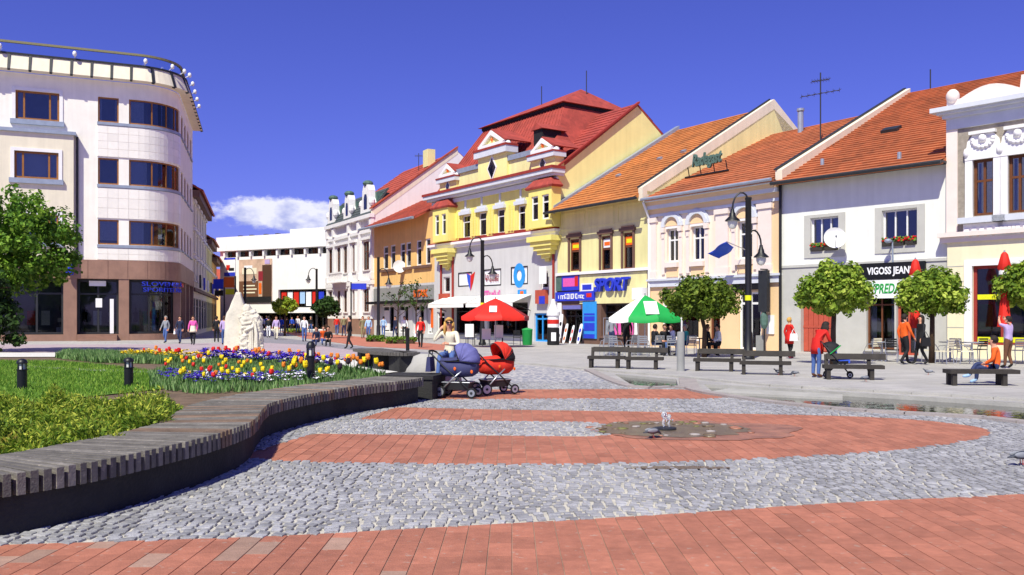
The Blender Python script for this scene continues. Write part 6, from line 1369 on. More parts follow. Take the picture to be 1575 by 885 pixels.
for i in range(24):
    t = i/23; z = 2.62*t; wdt = 0.40*(1-0.12*t) if t < 0.55 else 0.40*(1-0.12*t)*(1-((t-0.55)/0.45)**1.4*0.78); secs.append((z, -0.36+0.06*t+(0.03 if t > .7 else 0), 0, max(0.08, wdt*1.15), 0.32*(1-0.45*t), 0.15))
lofted(b, secs); carve(b, 0.03, 1.6, 1.0); b.build('slab', 'stone_white', st, True)
b = MB(); secs = []
for i in range(60):
    t = i/59; z = 1.95*t; secs.append((z, 0.30-0.08*t, -0.1, 0.47*(1-0.2*t)*(1 if t < 0.85 else 1-(t-0.85)*4.2), 0.36*(1-0.25*t)*(1 if t < .85 else 1-(t-.85)*4.2), 0.2))
lofted(b, secs, 64); carve(b, 0.10, 5.2, 4.0); smoothed(b.build('figure', 'stone_white', st), 30)
b = MB(); b.blob((st_p.x+0.12, st_p.y-0.1, 1.92), (0.17, 0.18, 0.24), 24, 0, 0.2, 3)
for k in range(9): b.tube([(st_p.x-0.05+0.07*k, st_p.y-0.36-0.03*math.sin(k), 1.6-0.05*(k % 3)), (st_p.x-0.02+0.075*k+0.03*math.sin(k*2), st_p.y-0.42, 1.0), (st_p.x-0.06+0.08*k, st_p.y-0.42+0.02*math.cos(k*3), 0.2)], [0.02, 0.045, 0.055], 8)
b.tube([(st_p.x-0.1, st_p.y-0.25, 1.62), (st_p.x+0.05, st_p.y-0.45, 1.38), (st_p.x+0.36, st_p.y-0.4, 1.45)], [0.09, 0.07, 0.05], 10); b.tube([(st_p.x+0.4, st_p.y-0.2, 1.6), (st_p.x+0.42, st_p.y-0.42, 1.25), (st_p.x+0.12, st_p.y-0.5, 1.12)], [0.09, 0.07, 0.05], 10)
carve(b, 0.05, 6.0, 2.0); smoothed(b.build('carving', 'stone_white', st), 60)
b = MB(); b.box(st_p.x-0.95, st_p.x+0.9, st_p.y-0.6, st_p.y+0.6, 0, 0.12); b.build('plinth', 'stone_white', st)
# ------------------------------------------------------------------ trees
def crown_mesh(centres, per, leaf, seed, shell=0.75, flat=1.0):
    """clumps of leaf-sized faces; centres = (x, y, z, r)"""
    rr = random.Random(seed); b = MB()
    for (cx, cy, cz, r) in centres:
        ct = rr.uniform(-0.18, 0.18)
        for _ in range(per):
            d = Vector((rr.gauss(0, 1), rr.gauss(0, 1), rr.gauss(0, 1))).normalized(); rad = r*(rr.random()**0.4); p = Vector((cx, cy, cz))+Vector((d.x, d.y, d.z*flat))*rad
            nrm = (d+Vector((rr.uniform(-.7, .7), rr.uniform(-.7, .7), rr.uniform(-.2, .9)))).normalized(); t = nrm.orthogonal().normalized(); t.rotate(Matrix.Rotation(rr.uniform(0, 6.28), 3, nrm)); s = nrm.cross(t); L = leaf*rr.uniform(0.5, 1.4)
            b.add([p-t*L*0.5, p+s*L*0.36+nrm*L*0.08, p+t*L*0.5, p-s*L*0.36+nrm*L*0.08], [(0, 1, 2, 3)], 0, min(1, max(0, rr.random()*0.75+0.12+ct)))
    return b
def globe_tree(x, ybase, dist, xc, yc, wpx, hpx, lab, m, seed, per=64, n=170, leaf=0.15, squash=1.0):
    p = Vector(((x-CX)*dist/F, dist, 0)); cc = at(xc, yc, dist); rx, rz = wpx*dist/F/2, hpx*dist/F/2
    o = base('globe_tree', lab, 'tree', p, 0, 'clipped round-headed trees'); rr = random.Random(seed); cs = []
    for k in range(n):
        zz = 1-2*(k+0.5)/n; a = k*2.39996+rr.uniform(-.3, .3); q = math.sqrt(1-zz*zz); rad = rr.uniform(0.6, 1.06)
        if rr.random() < 0.1: continue
        zk = zz if zz > 0 else zz*0.82
        rad *= 1+0.22*noise.noise(Vector((math.cos(a)*q*2.2, math.sin(a)*q*2.2, zz*2.2+seed*5)))
        cs.append((cc.x+math.cos(a)*q*rx*0.86*rad, cc.y+math.sin(a)*q*rx*0.86*rad, cc.z+zk*rz*0.86*rad, rx*rr.uniform(0.1, 0.26)))
    for k in range(30): 
        d = Vector((rr.gauss(0, 1), rr.gauss(0, 1), rr.gauss(0, 1))).normalized()*0.4; cs.append((cc.x+d.x*rx, cc.y+d.y*rx, cc.z+d.z*rz, rx*0.3))
    crown_mesh(cs, per, leaf, seed).build('crown', m, o)
    b = MB(); b.tube([p, p+Vector((0.02, 0, cc.z*0.5)), Vector((cc.x, cc.y, cc.z-rz*0.6))], [0.11, 0.085, 0.08], 9); 
    b.build('trunk', 'bark', o, True)
    for k in range(6):
        a = k*1.05; s = Vector((cc.x, cc.y, cc.z-rz*0.75)); e = Vector((cc.x+math.cos(a)*rx*0.6, cc.y+math.sin(a)*rx*0.6, cc.z+rz*0.2)); b = MB(); b.tube([s, s.lerp(e, 0.5)+Vector((0, 0, 0.1)), e], [0.06, 0.045, 0.02], 6); b.build('branch', 'bark', o, True)
    return o
globe_tree(1083, 545, 36.0, 1078, 461, 124, 72, 'wide flattened round-headed tree between the green parasol and the lamp post', 'globe_dark', 1)
globe_tree(1281, 563, 30.5, 1283, 449, 118, 88, 'round-headed tree in front of the red gate', 'globe_leaf', 2)
globe_tree(1433, 560, 31.5, 1434, 453, 108, 82, 'round-headed tree beside the closed red parasol', 'globe_leaf', 3)
globe_tree(1592, 560, 30.0, 1588, 440, 104, 82, 'round-headed tree cut by the right edge of the picture', 'globe_leaf', 4)
globe_tree(502, 520, 68.0, 502, 473, 47, 33, 'small dark globe tree in front of the ornate white house', 'tree_dark', 5, 40, 110, 0.2)
globe_tree(438, 518, 76.0, 438, 471, 42, 28, 'light green loose young tree before the department store', 'lime_leaf', 6, 26, 80, 0.24)
# broadleaf tree at the left edge
o = base('broadleaf_tree', 'bright green broadleaf tree at the left edge of the picture', 'tree', (-25.2, 41, 0)); rr = random.Random(31); cs = []
for k in range(330):
    d = Vector((rr.gauss(0, 1), rr.gauss(0, 1), rr.gauss(0, 1))).normalized()*(rr.random()**0.35); c = Vector((-24.3, 41, 5.1))+Vector((d.x*3.9, d.y*3.0, d.z*2.5)); cs.append((c.x, c.y, c.z, rr.uniform(0.3, 0.62)))
crown_mesh(cs, 62, 0.21, 31).build('crown', 'tree_bright', o)
b = MB(); b.tube([(-25.2, 41, 0), (-25.0, 41, 1.6), (-24.7, 41, 3.2), (-24.4, 41, 5.5)], [0.28, 0.22, 0.17, 0.06], 10); b.build('trunk', 'bark', o, True)
for k in range(9):
    a = rr.uniform(0, 6.28); s = Vector((-24.9+0.03*k, 41, 2.0+0.3*k)); e = s+Vector((math.cos(a)*2.6, math.sin(a)*2.0, 1.6)); b = MB(); b.tube([s, s.lerp(e, 0.5)+Vector((0, 0, 0.25)), e], [0.1, 0.06, 0.02], 6); b.build('limb', 'bark', o, True)
# dark yew in front of it
o = base('yew_tree', 'dark drooping evergreen under the broadleaf tree at the left edge', 'tree', (-23.4, 36.5, 0)); cs = []
for k in range(300):
    t = rr.random(); a = rr.uniform(0, 6.28); rad = (2.9*(1-0.45*t))*math.sqrt(rr.random()); cs.append((-23.3+math.cos(a)*rad, 36.5+math.sin(a)*rad*0.8, 0.9+t*3.3-0.16*rad, rr.uniform(0.25, 0.5)))
crown_mesh(cs, 64, 0.19, 33, flat=0.8).build('crown', 'tree_dark', o)
b = MB(); b.tube([(-22.2, 36.5, 0), (-22.5, 36.5, 0.5), (-23.0, 36.5, 1.6), (-23.3, 36.5, 3.6)], [0.3, 0.22, 0.18, 0.05], 10); b.build('trunk', 'bark', o, True)
for k in range(8):
    a = rr.uniform(0, 6.28); s = Vector((-23.0, 36.5, 1.2+0.3*k)); e = s+Vector((math.cos(a)*2.0, math.sin(a)*1.6, 0.5)); b = MB(); b.tube([s, s.lerp(e, 0.5)+Vector((0, 0, 0.2)), e], [0.09, 0.05, 0.02], 6); b.build('limb', 'bark', o, True)
# young thin trees by the orange house, hedges, hillside tree
for i, (x, d, lab) in enumerate(((612, 66, 'thin sparse young tree left of the orange shop lettering'), (640, 64, 'thin sparse young tree under the orange shop lettering'))):
    p = Vector(((x-CX)*d/F, d, 0)); o = base('young_tree', lab, 'tree', p, 0, 'young street trees'); cs = []
    b = MB(); b.tube([p, p+Vector((0, 0, 2.0)), p+Vector((0.1, 0, 3.8))], [0.06, 0.05, 0.02], 7); b.build('trunk', 'bark', o, True)
    for k in range(16):
        a = rr.uniform(0, 6.28); s = p+Vector((0.03, 0, 1.7+k*0.12)); e = s+Vector((math.cos(a)*1.0, math.sin(a)*1.0, 0.75)); b = MB(); b.tube([s, e], [0.025, 0.008], 5); b.build('limb', 'bark', o); cs.append((e.x, e.y, e.z, 0.3))
        cs.append(((s.x+e.x)/2, (s.y+e.y)/2, (s.z+e.z)/2+0.2, 0.22))
    crown_mesh(cs, 9, 0.16, 50+i).build('crown', 'tree_dark', o)
for i, (x, y, wpx, lab) in enumerate(((578, 526, 26, 'low clipped hedge at the foot of the far lamp post'), (617, 529, 44, 'low clipped hedge behind the woman in the red top'), (455, 512, 30, 'small yellowish hedge down the street'))):
    p = gp(x, y); o = base('hedge', lab, 'hedge', p); sc = p.y/F; cs = []
    for k in range(70): cs.append((p.x+rr.uniform(-.5, .5)*wpx*sc, p.y+rr.uniform(-.4, .4), rr.uniform(0.08, 0.38), 0.14))
    crown_mesh(cs, 26, 0.11, 60+i).build('foliage', 'tree_bright' if i < 2 else 'lime_leaf', o)
    b = MB(); b.box(p.x-wpx*sc*0.45, p.x+wpx*sc*0.45, p.y-0.3, p.y+0.3, 0, 0.25); b.build('twigs', 'bark', o)
o = base('distant_tree', 'distant green tree visible at the end of the street', 'tree', (-56, 165, 0)); cs = []
for k in range(120):
    d = Vector((rr.gauss(0, 1), rr.gauss(0, 1), rr.gauss(0, 1))).normalized()*(rr.random()**0.35); cs.append((-56+d.x*4.5, 165+d.y*4, 6.5+d.z*3.6, rr.uniform(0.7, 1.2)))
crown_mesh(cs, 30, 0.5, 70).build('crown', 'tree_bright', o); b = MB(); b.tube([(-56, 165, 0), (-56, 165, 6)], [0.4, 0.2], 8); b.build('trunk', 'bark', o)
o = base('distant_house', 'distant ochre house with tiled roof beside the department store', 'house', (-49.5, 150, 0)); b = MB(); b.box(-58, -46, 148, 158, 0, 7.2); b.build('wall', 'wall_orange', o); b = MB(); b.add([(-58.5, 147.5, 7.2), (-45.5, 147.5, 7.2), (-45.5, 158.5, 7.2), (-58.5, 158.5, 7.2), (-58.5, 153, 10), (-45.5, 153, 10)], [(0, 1, 5, 4), (2, 3, 4, 5), (0, 4, 3), (1, 2, 5), (3, 2, 1, 0)]); b.build('roof', 'tile_red', o)
for k in range(4):
    b = MB(); b.box(-56.5+k*2.7, -55.3+k*2.7, 147.9, 147.99, 4.0, 5.6); b.build('window', 'glass', o)
# ------------------------------------------------------------------ lamp posts
def lamp_post(x, ybase, ytop, lab, arms, wid=0.24, yellow=True):
    p = gp(x, ybase); d = p.y; H_ = CH-(ytop-HY)*d/F; o = empty('lamp_post', lab, 'street lamp', (p.x, p.y, 0), 0, 'black street lamps')
    b = MB(); r = wid/2; b.lathe([(r*1.9, 0), (r*1.9, 0.12), (r*1.4, 0.2), (r*1.25, 1.0), (r*1.02, 1.1), (r*0.98, H_*0.6), (r*0.9, H_-0.1), (r*1.02, H_-0.08), (r*1.0, H_), (0.01, H_+0.02)], n=14); smoothed(b.build('post', 'black_metal', o))
    if yellow:
        b = MB(); b.lathe([(r*1.03, 2.3), (r*1.03, 2.5)], n=14); b.build('sticker_band', 'sign_yellow', o)
    for side, ya, reach in arms:
        z = CH-(ya-HY)*d/F; s = side; pts = [(0, 0, z)]+[(s*reach*(0.5-0.5*math.cos(math.pi*k/8)), 0, z+0.55*math.sin(math.pi*k/8)*(reach/0.7)**0.5+0.25*(1-k/8)) for k in range(1, 9)]
        b = MB(); b.tube(pts, 0.035, 7); arm = smoothed(b.build('arm', 'black_metal', o))
        q = Vector(pts[-1]); b = MB(); b.lathe([(0.06, 0.02), (0.08, -0.1), (0.11, -0.16), (0.13, -0.28), (0.28, -0.42), (0.3, -0.46), (0.26, -0.45), (0.1, -0.3)], (q.x, q.y, q.z), 14); smoothed(b.build('lamp_shade', 'black_metal', arm))
        b = MB(); b.lathe([(0.2, -0.44), (0.19, -0.6), (0.12, -0.74), (0.02, -0.78)], (q.x, q.y, q.z), 12); smoothed(b.build('lamp_glass', 'lamp_glass', arm))
    return o
lamp_post(1151, 553, 304, 'tall black street lamp between the benches in front of the pink house', [(-1, 322, 0.62), (1, 378, 0.5)], 0.26)
lamp_post(742, 531, 370, 'black street lamp behind the red parasol before the yellow house', [(-1, 383, 0.75), (1, 410, 0.6)], 0.24)
lamp_post(582, 523, 396, 'black street lamp in front of the orange house', [(1, 428, 0.75)], 0.22, False)
lamp_post(487, 514, 414, 'black street lamp before the department store poster windows', [(-1, 424, 0.8)], 0.24, False)
lamp_post(377, 513, 412, 'black street lamp in front of the giant poster', [(1, 424, 0.9)], 0.26, False)
# ------------------------------------------------------------------ benches
def bench(x, y, L, rz, lab, back=True):
    p = gp(x, y); o = empty('bench', lab, 'bench', (p.x, p.y, 0), rz, 'dark timber benches along the channel')
    for k in range(3):
        b = MB(); y0 = -0.22+k*0.155; b.box(-L/2, L/2, y0, y0+0.145, 0.29, 0.385); b.build('seat_plank', 'dark_wood', o)
    for sx in (-0.42, 0.3):
        b = MB(); b.box(L*sx-0.05, L*sx+0.05, -0.18, -0.06, 0, 0.288); b.build('leg', 'dark_wood', o)
        b = MB(); b.box(L*sx-0.05, L*sx+0.05, 0.1, 0.22, 0, 0.288); b.build('leg', 'dark_wood', o)
    if back:
        for sx in (-0.42, 0.3):
            M = Matrix.Translation((L*sx, 0.26, 0.24)) @ Matrix.Rotation(R(-14), 4, 'X'); b = MB(); b.box(-0.045, 0.045, -0.03, 0.06, 0, 0.42, 0, M); b.build('back_post', 'dark_wood', o)
        M = Matrix.Translation((0.12, 0.26, 0.24)) @ Matrix.Rotation(R(-14), 4, 'X'); b = MB(); b.box(-L/2, L/2, -0.075, -0.032, 0.27, 0.43, 0, M); b.build('back_plank', 'dark_wood', o)
    return o
bench(933, 566, 1.2, R(-14), 'dark timber bench, first from the left along the channel'); bench(991, 568, 1.2, R(-14), 'dark timber bench, second from the left along the channel')
bench(1103, 571, 1.4, R(-18), 'dark timber bench with backrest just left of the tall lamp post'); bench(1177, 576.5, 1.42, R(-16), 'dark timber bench with backrest just right of the tall lamp post')
bench(1312, 584, 1.5, R(-12), 'dark timber bench with backrest beside the woman in red with a stroller'); bench(1509, 593, 1.62, R(-4), 'backless dark timber bench with the seated person in orange', False)
b = MB(); p = gp(1047, 571); b.lathe([(0.13, 0), (0.12, 0.05), (0.115, 1.15), (0.1, 1.2), (0.01, 1.21)], (p.x, p.y, 0), 12); tag(smoothed(b.build('stone_bollard', 'grey_plaster')), 'grey round bollard standing between the benches', 'bollard')
b = MB(); p = gp(627, 540); b.lathe([(0.09, 0), (0.09, 1.0), (0.1, 1.02), (0.1, 1.1), (0.01, 1.12)], (p.x, p.y, 0), 12); tag(smoothed(b.build('street_bollard', 'black_metal')), 'thin black bollard left of the woman in the red top', 'bollard')
# ------------------------------------------------------------------ parasols
def open_parasol(x, dist, ytip, yrim, wpx, mats, lab, panels=8, flap=None):
    X_ = (x-CX)*dist/F; zt = CH-(ytip-HY)*dist/F; zr = CH-(yrim-HY)*dist/F; rad = wpx*dist/F/2; o = empty('parasol', lab, 'parasol', (X_, dist, 0))
    for k in range(panels):
        b = MB(); a0, a1 = 2*math.pi*k/panels+0.2, 2*math.pi*(k+1)/panels+0.2; vs = []; n = 6; m = 4
        for i in range(n+1):
            t = i/n; r_ = rad*t; z = zt-(zt-zr)*(t**1.15)
            for j in range(m+1):
                s = j/m; q = Vector((math.cos(a0), math.sin(a0), 0)).lerp(Vector((math.cos(a1), math.sin(a1), 0)), s)*r_; sag = 0.05*math.sin(math.pi*s)*t; vs.append((q.x, q.y, z-sag))
        fs = [(i*(m+1)+j, (i+1)*(m+1)+j, (i+1)*(m+1)+j+1, i*(m+1)+j+1) for i in range(n) for j in range(m)]
        e = len(vs); rim = vs[n*(m+1):n*(m+1)+m+1]; vs += [(v[0], v[1], v[2]-0.2) for v in rim]; fs += [(n*(m+1)+j, e+j, e+j+1, n*(m+1)+j+1) for j in range(m)]
        b.add(vs, fs); q = b.build('canopy_panel', mats[k % len(mats)], o, True)
    b = MB(); b.tube([(0, 0, 0.06), (0, 0, zt+0.08)], 0.03, 8); b.build('pole', 'steel', o)
    for k in range(panels):
        a = 2*math.pi*k/panels+0.2; b = MB(); b.tube([(0, 0, zt-0.06), (math.cos(a)*rad*0.5, math.sin(a)*rad*0.5, zt-(zt-zr)*0.46-0.05), (math.cos(a)*rad, math.sin(a)*rad, zr-0.03)], 0.014, 5); b.build('rib', 'steel', o)
    b = MB(); b.lathe([(0.4, 0), (0.4, 0.05), (0.1, 0.08), (0.05, 0.25)], n=14); b.build('foot', 'concrete_light', o); return o
po = open_parasol(762, 48.5, 459, 487, 106, ['red_canvas', 'red_canvas', 'red_canvas', 'maroon'], 'open red parasol with white emblem in front of the yellow house')
b = MB(); b.box(-0.2, 0.2, -0.3, 0.3, -0.01, 0.012, 0, Matrix.Translation((-0.1, -1.2, 2.085)) @ Matrix.Rotation(R(33), 4, 'X')); b.build('emblem', 'white_canvas', po)
pg = open_parasol(992, 41.0, 454, 489, 116, ['green_canvas']*4+['white_canvas']+['green_canvas']*3, 'open green and white parasol over the cafe terrace')
b = MB(); b.box(-0.3, 0.3, -0.5, 0.5, -0.01, 0.012, 0, Matrix.Translation((0.12, -1.1, 2.075)) @ Matrix.Rotation(R(36), 4, 'X')); b.build('emblem', 'white_canvas', pg)
def closed_parasol(x, dist, ytop, ybot, lab):
    X_ = (x-CX)*dist/F; zt = CH-(ytop-HY)*dist/F; zb_ = CH-(ybot-HY)*dist/F; o = empty('closed_parasol', lab, 'parasol', (X_, dist, 0), 0, 'furled red parasols'); b = MB(); n = 20; vs = []; fs = []; H_ = zt-zb_
    prof = [(0, 0.05), (0.03, 0.12), (0.1, 0.17), (0.22, 0.25), (0.26, 0.16), (0.45, 0.11), (0.6, 0.13), (0.85, 0.2), (1.0, 0.25)]
    for t, r_ in prof:
        for k in range(n):
            a = 2*math.pi*k/n; q = r_*(1+0.22*math.cos(a*8))*0.85; vs.append((q*math.cos(a), q*math.sin(a), zt-H_*t))
    for i in range(len(prof)-1):
        for k in range(n): fs.append((i*n+k, (i+1)*n+k, (i+1)*n+(k+1) % n, i*n+(k+1) % n))
    b.add(vs, fs); b.build('canopy', 'red_canvas', o, True); b = MB(); b.tube([(0, 0, 0.05), (0, 0, zt+0.06)], 0.03, 8); b.build('pole', 'steel', o); b = MB(); b.lathe([(0.35, 0), (0.35, 0.05), (0.08, 0.08)], n=12); b.build('foot', 'concrete_light', o)
    b = MB(); b.lathe([(0.2*0.9, zt-H_*0.24), (0.2*0.9, zt-H_*0.30)], n=12); b.build('tie', 'white_canvas', o)
closed_parasol(1408, 33.5, 399, 505, 'furled red parasol rising above the tree beside the black shop sign'); closed_parasol(1545, 30.2, 388, 503, 'furled red parasol in front of the yellow-striped shop window')
# ------------------------------------------------------------------ cafe furniture
def chair(p, rz, lab, frame, seatm, group):
    o = empty('cafe_chair', lab, 'chair', (p[0], p[1], 0), rz, group)
    for sx in (-0.2, 0.2):
        b = MB(); b.tube([(sx, -0.2, 0), (sx, -0.19, 0.44), (sx, -0.05, 0.64), (sx, 0.2, 0.66)], 0.016, 6); b.build('front_leg', frame, o)
        b = MB(); b.tube([(sx, 0.24, 0), (sx, 0.2, 0.44), (sx*0.95, 0.27, 0.86)], 0.016, 6); b.build('rear_leg', frame, o)
    b = MB(); b.box(-0.22, 0.22, -0.21, 0.21, 0.43, 0.46); b.build('seat', seatm, o)
    M = Matrix.Translation((0, 0.21, 0.5)) @ Matrix.Rotation(R(-10), 4, 'X')
    for k in range(4): b = MB(); b.box(-0.19, 0.19, -0.012, 0.012, 0.06+k*0.085, 0.115+k*0.085, 0, M); b.build('back_slat', seatm, o)
    return o
def table(p, lab, top, group):
    o = empty('cafe_table', lab, 'table', (p[0], p[1], 0), 0, group); b = MB(); b.lathe([(0.38, 0.70), (0.4, 0.71), (0.4, 0.735), (0.01, 0.74)], n=20); b.build('table_top', top, o)
    b = MB(); b.tube([(0, 0, 0.02), (0, 0, 0.7)], 0.03, 8); b.build('column', 'steel', o)
    for k in range(4): a = k*1.571+0.4; b = MB(); b.tube([(0, 0, 0.12), (math.cos(a)*0.3, math.sin(a)*0.3, 0.015)], 0.018, 6); b.build('foot', 'steel', o)
cg = 'light chairs of the terrace on the right'; i = 0
for x, y, r_, wh in ((1342, 556, 200, 'leftmost, under the shop window'), (1372, 557, 150, 'behind the walking couple on the left'), (1432, 558, 30, 'just right of the couple'), (1452, 560, 210, 'second right of the couple'), (1470, 556, 150, 'middle of the terrace group'), (1485, 560, 80, 'left of the orange jacket'), (1505, 556, 190, 'behind the person in orange'), (1567, 558, 170, 'at the right picture edge')):
    q = gp(x, y); chair(q, R(r_), 'pale wicker and metal cafe chair, '+wh, 'steel', 'cream' if wh[0] != 'b' else 'black', cg)
for x, y, wh in ((1357, 556, 'below the shop window'), (1462, 556, 'between the pale chairs'), (1495, 557, 'behind the backless bench')): table(gp(x, y), 'round metal cafe table '+wh, 'steel', 'tables of the terrace on the right')
cg2 = 'metal chairs under the green parasol'
for x, y, r_, wh in ((932, 547, 200, 'at its left end'), (948, 548, 140, 'second from its left end'), (972, 547, 210, 'with a white cushion beside it'), (990, 548, 160, 'under the parasol pole'), (1012, 547, 190, 'left of the seated people'), (1036, 548, 150, 'behind the grey bollard'), (1062, 547, 180, 'under the wide tree'), (1092, 546, 260, 'under the man in the white shirt')): chair(gp(x, y), R(r_), 'grey metal chair on the green parasol terrace, '+wh, 'steel', 'grey', cg2)
for x, y, wh in ((940, 546, 'at the left end of the green parasol terrace'), (981, 546, 'under the green parasol'), (1024, 545, 'beside the seated people in black'), (1076, 546, 'beside the man in the white shirt')): table(gp(x, y), 'round dark cafe table '+wh, 'dark_wood', 'tables of the green parasol terrace')
for x, y, wh in ((725, 531, 'left of the lamp post'), (768, 532, 'right of the lamp post'), (795, 531, 'at the right rim')): chair(gp(x, y), R(180), 'dark chair under the red parasol, '+wh, 'black_metal', 'dark_metal', 'chairs under the red parasol')
table(gp(752, 531), 'small dark table under the red parasol', 'dark_metal', None)
# menu stands and a white sign under the red parasol
for x, y, h, m, lab in ((722, 532, 1.25, 'sign_white', 'white menu stand left of the lamp post under the red parasol'), (748, 533, 1.0, 'sign_white', 'short white menu stand beside the lamp post'), (767, 533, 1.2, 'sign_white', 'white menu stand under the right half of the red parasol')):
    p = gp(x, y); o = base('menu_stand', lab, 'sign', p); b = MB(); b.box(p.x-0.25, p.x+0.25, p.y-0.03, p.y, h*0.4, h); b.build('board', m, o); b = MB(); b.tube([(p.x-0.2, p.y, 0), (p.x-0.2, p.y, h*0.45)], 0.02, 6); b.tube([(p.x+0.2, p.y, 0), (p.x+0.2, p.y, h*0.45)], 0.02, 6); b.build('legs', 'dark_metal', o)
p = gp(811, 531); b = MB(); b.lathe([(0.25, 0), (0.28, 0.05), (0.31, 0.85), (0.33, 0.9), (0.3, 0.95), (0.02, 1.02)], (p.x, p.y, 0), 14); tag(smoothed(b.build('litter_bin', 'green')), 'green litter bin at the right of the red parasol', 'bin')
# skis, boards and advertising figures leaning by the sports shop door
f = FO
for i, (x, w_, h_, m1_, m2_, lab) in enumerate(((861, 0.34, 1.85, 'sign_white', 'black', 'white snowboard with black rings leaning left of the sports shop door'), (869, 0.28, 1.25, 'sign_white', 'sign_orange', 'white and orange board leaning by the sports shop door'), (879, 0.22, 1.15, 'sign_white', 'sign_red', 'white board with red edge in the sports shop doorway'), (891, 0.3, 1.25, 'sign_white', 'sign_blue', 'white and blue board leaning right of the sports shop door'))):
    u_ = f.u(x, 0.5); o = base('snowboard', lab, 'board', f.P(u_, 0, 0.6), 0, 'boards at the sports shop'); pol = []
    for k in range(16):
        a = 2*math.pi*k/16; pol.append((math.copysign(abs(math.cos(a))**0.6, math.cos(a))*w_/2, h_/2+math.copysign(abs(math.sin(a))**0.5, math.sin(a))*h_/2))
    def lean(pol, oo, th, mb):
        n = len(pol); vs = [f.P(u_+a, z, 0.62-0.32*z/h_+oo+th) for a, z in pol]+[f.P(u_+a, z, 0.62-0.32*z/h_+oo) for a, z in pol]
        mb.add(vs, [tuple(range(n)), tuple(range(2*n-1, n-1, -1))]+[(k, n+k, n+(k+1) % n, (k+1) % n) for k in range(n)])
    b = MB(); lean(pol, 0, 0.025, b); bd = b.build('deck', m1_, o)
    for c_, r_ in ((0.25, 0.3), (0.66, 0.33)):
        b = MB(); lean([(w_*r_*math.cos(2*math.pi*k/10), h_*c_+0.14*math.sin(2*math.pi*k/10)) for k in range(10)], 0.026, 0.006, b); b.build('print', m2_, bd)
o = base('advertising_column', 'tall inflatable white and black bottle-shaped advert left of the sports shop', 'advert', gp(851, 531)); p = gp(851, 531)
b = MB(); b.lathe([(0.34, 0.0), (0.36, 0.05), (0.36, 1.0), (0.3, 1.02)], (p.x, p.y, 0), 16); b.build('base', 'black', o); b = MB(); b.lathe([(0.3, 1.02), (0.34, 1.05), (0.34, 1.7), (0.32, 1.74)], (p.x, p.y, 0), 16); b.build('body', 'sign_white', o); b = MB(); b.lathe([(0.345, 1.25), (0.345, 1.5)], (p.x, p.y, 0), 16); b.build('label_band', 'sign_red', o); b = MB(); b.lathe([(0.4, 1.74), (0.4, 1.95), (0.3, 2.05), (0.12, 2.5), (0.1, 2.7), (0.02, 2.72)], (p.x, p.y, 0), 16); smoothed(b.build('neck', 'sign_white', o)); b = MB(); b.box(p.x-0.14, p.x+0.14, p.y-0.375, p.y-0.36, 0.25, 0.75); b.build('base_print', 'sign_white', o)
# clothes rack
q = gp(955, 537); o = base('clothes_rack', 'clothes rail with pink and red garments at the sports shop', 'clothes rack', q)
b = MB(); b.tube([(q.x-0.9, q.y, 0), (q.x-0.9, q.y, 1.6), (q.x+0.9, q.y, 1.6), (q.x+0.9, q.y, 0)], 0.02, 6); b.build('rail', 'steel', o)
for k in range(8):
    m_ = ['grey', 'pink', 'pink', 'pink', 'black', 'red', 'pink', 'white'][k]; x0 = q.x-0.8+k*0.21; b = MB(); b.hexa([Vector(v) for v in ((x0, q.y-0.22, 0.75), (x0+0.16, q.y-0.22, 0.75), (x0+0.16, q.y+0.2, 0.72), (x0, q.y+0.2, 0.72), (x0+0.03, q.y-0.18, 1.5), (x0+0.13, q.y-0.18, 1.5), (x0+0.13, q.y+0.18, 1.5), (x0+0.03, q.y+0.18, 1.5))]); b.build('garment', m_, o)
# wall lantern and planter bottle by the pink house door
f = FP; u_ = f.u(1176, 0.4); o = base('hanging_banner', 'long dark banner hanging beside the white door of the pink house', 'banner', f.P(u_, 0, 0.4))
b = MB(); b.box(-0.26, 0.26, -0.1, 0.1, 1.9, 3.9, 0, Matrix.Translation(f.P(u_, 0, 0.45)) @ Matrix.Rotation(f.rz, 4, 'Z')); b.build('cloth', 'dark_metal', o); b = MB(); b.tube([f.P(u_, 3.95, 0), f.P(u_, 3.95, 0.7)], 0.03, 6); b.build('arm', 'black_metal', o); b = MB(); b.tube([f.P(u_, 0, 0.42), f.P(u_, 1.9, 0.42)], 0.04, 6); b.build('pole', 'black_metal', o); b = MB(); b.blob(f.P(u_, 1.5, 0.42), (0.2, 0.2, 0.45), 10); b.build('bottle', 'copper_green', o)
# tall flag-like street signs at the far left of the street
for x, y, yt, m_, lab in ((345, 513, 428, 'sign_blue', 'blue hanging street sign on a pole beside the giant poster'), (362, 514, 425, 'sign_orange', 'orange and yellow banner pole behind the statue')):
    p = gp(x, y); zt = CH-(yt-HY)*p.y/F; o = base('banner_pole', lab, 'sign', p); b = MB(); b.tube([p, Vector((p.x, p.y, zt))], 0.08, 8); b.build('pole', 'dark_metal', o); b = MB(); b.box(p.x-1.1, p.x-0.1, p.y-0.05, p.y+0.05, zt-1.1, zt-0.1); b.build('panel', m_, o); b = MB(); b.box(p.x-0.05-0.9, p.x-0.1, p.y-0.06, p.y+0.04, zt-1.8, zt-1.25); b.build('lower_panel', 'sign_yellow' if m_ != 'sign_blue' else 'sign_black', o)
p = gp(540, 518); o = base('street_sign', 'blue street sign on a thin pole by the ornate house', 'sign', p); b = MB(); b.tube([p, p+Vector((0, 0, 4.6))], 0.06, 8); b.build('pole', 'black_metal', o); b = MB(); b.box(p.x-0.05, p.x+1.3, p.y-0.04, p.y+0.04, 4.0, 4.5); b.build('plate', 'sign_blue', o)
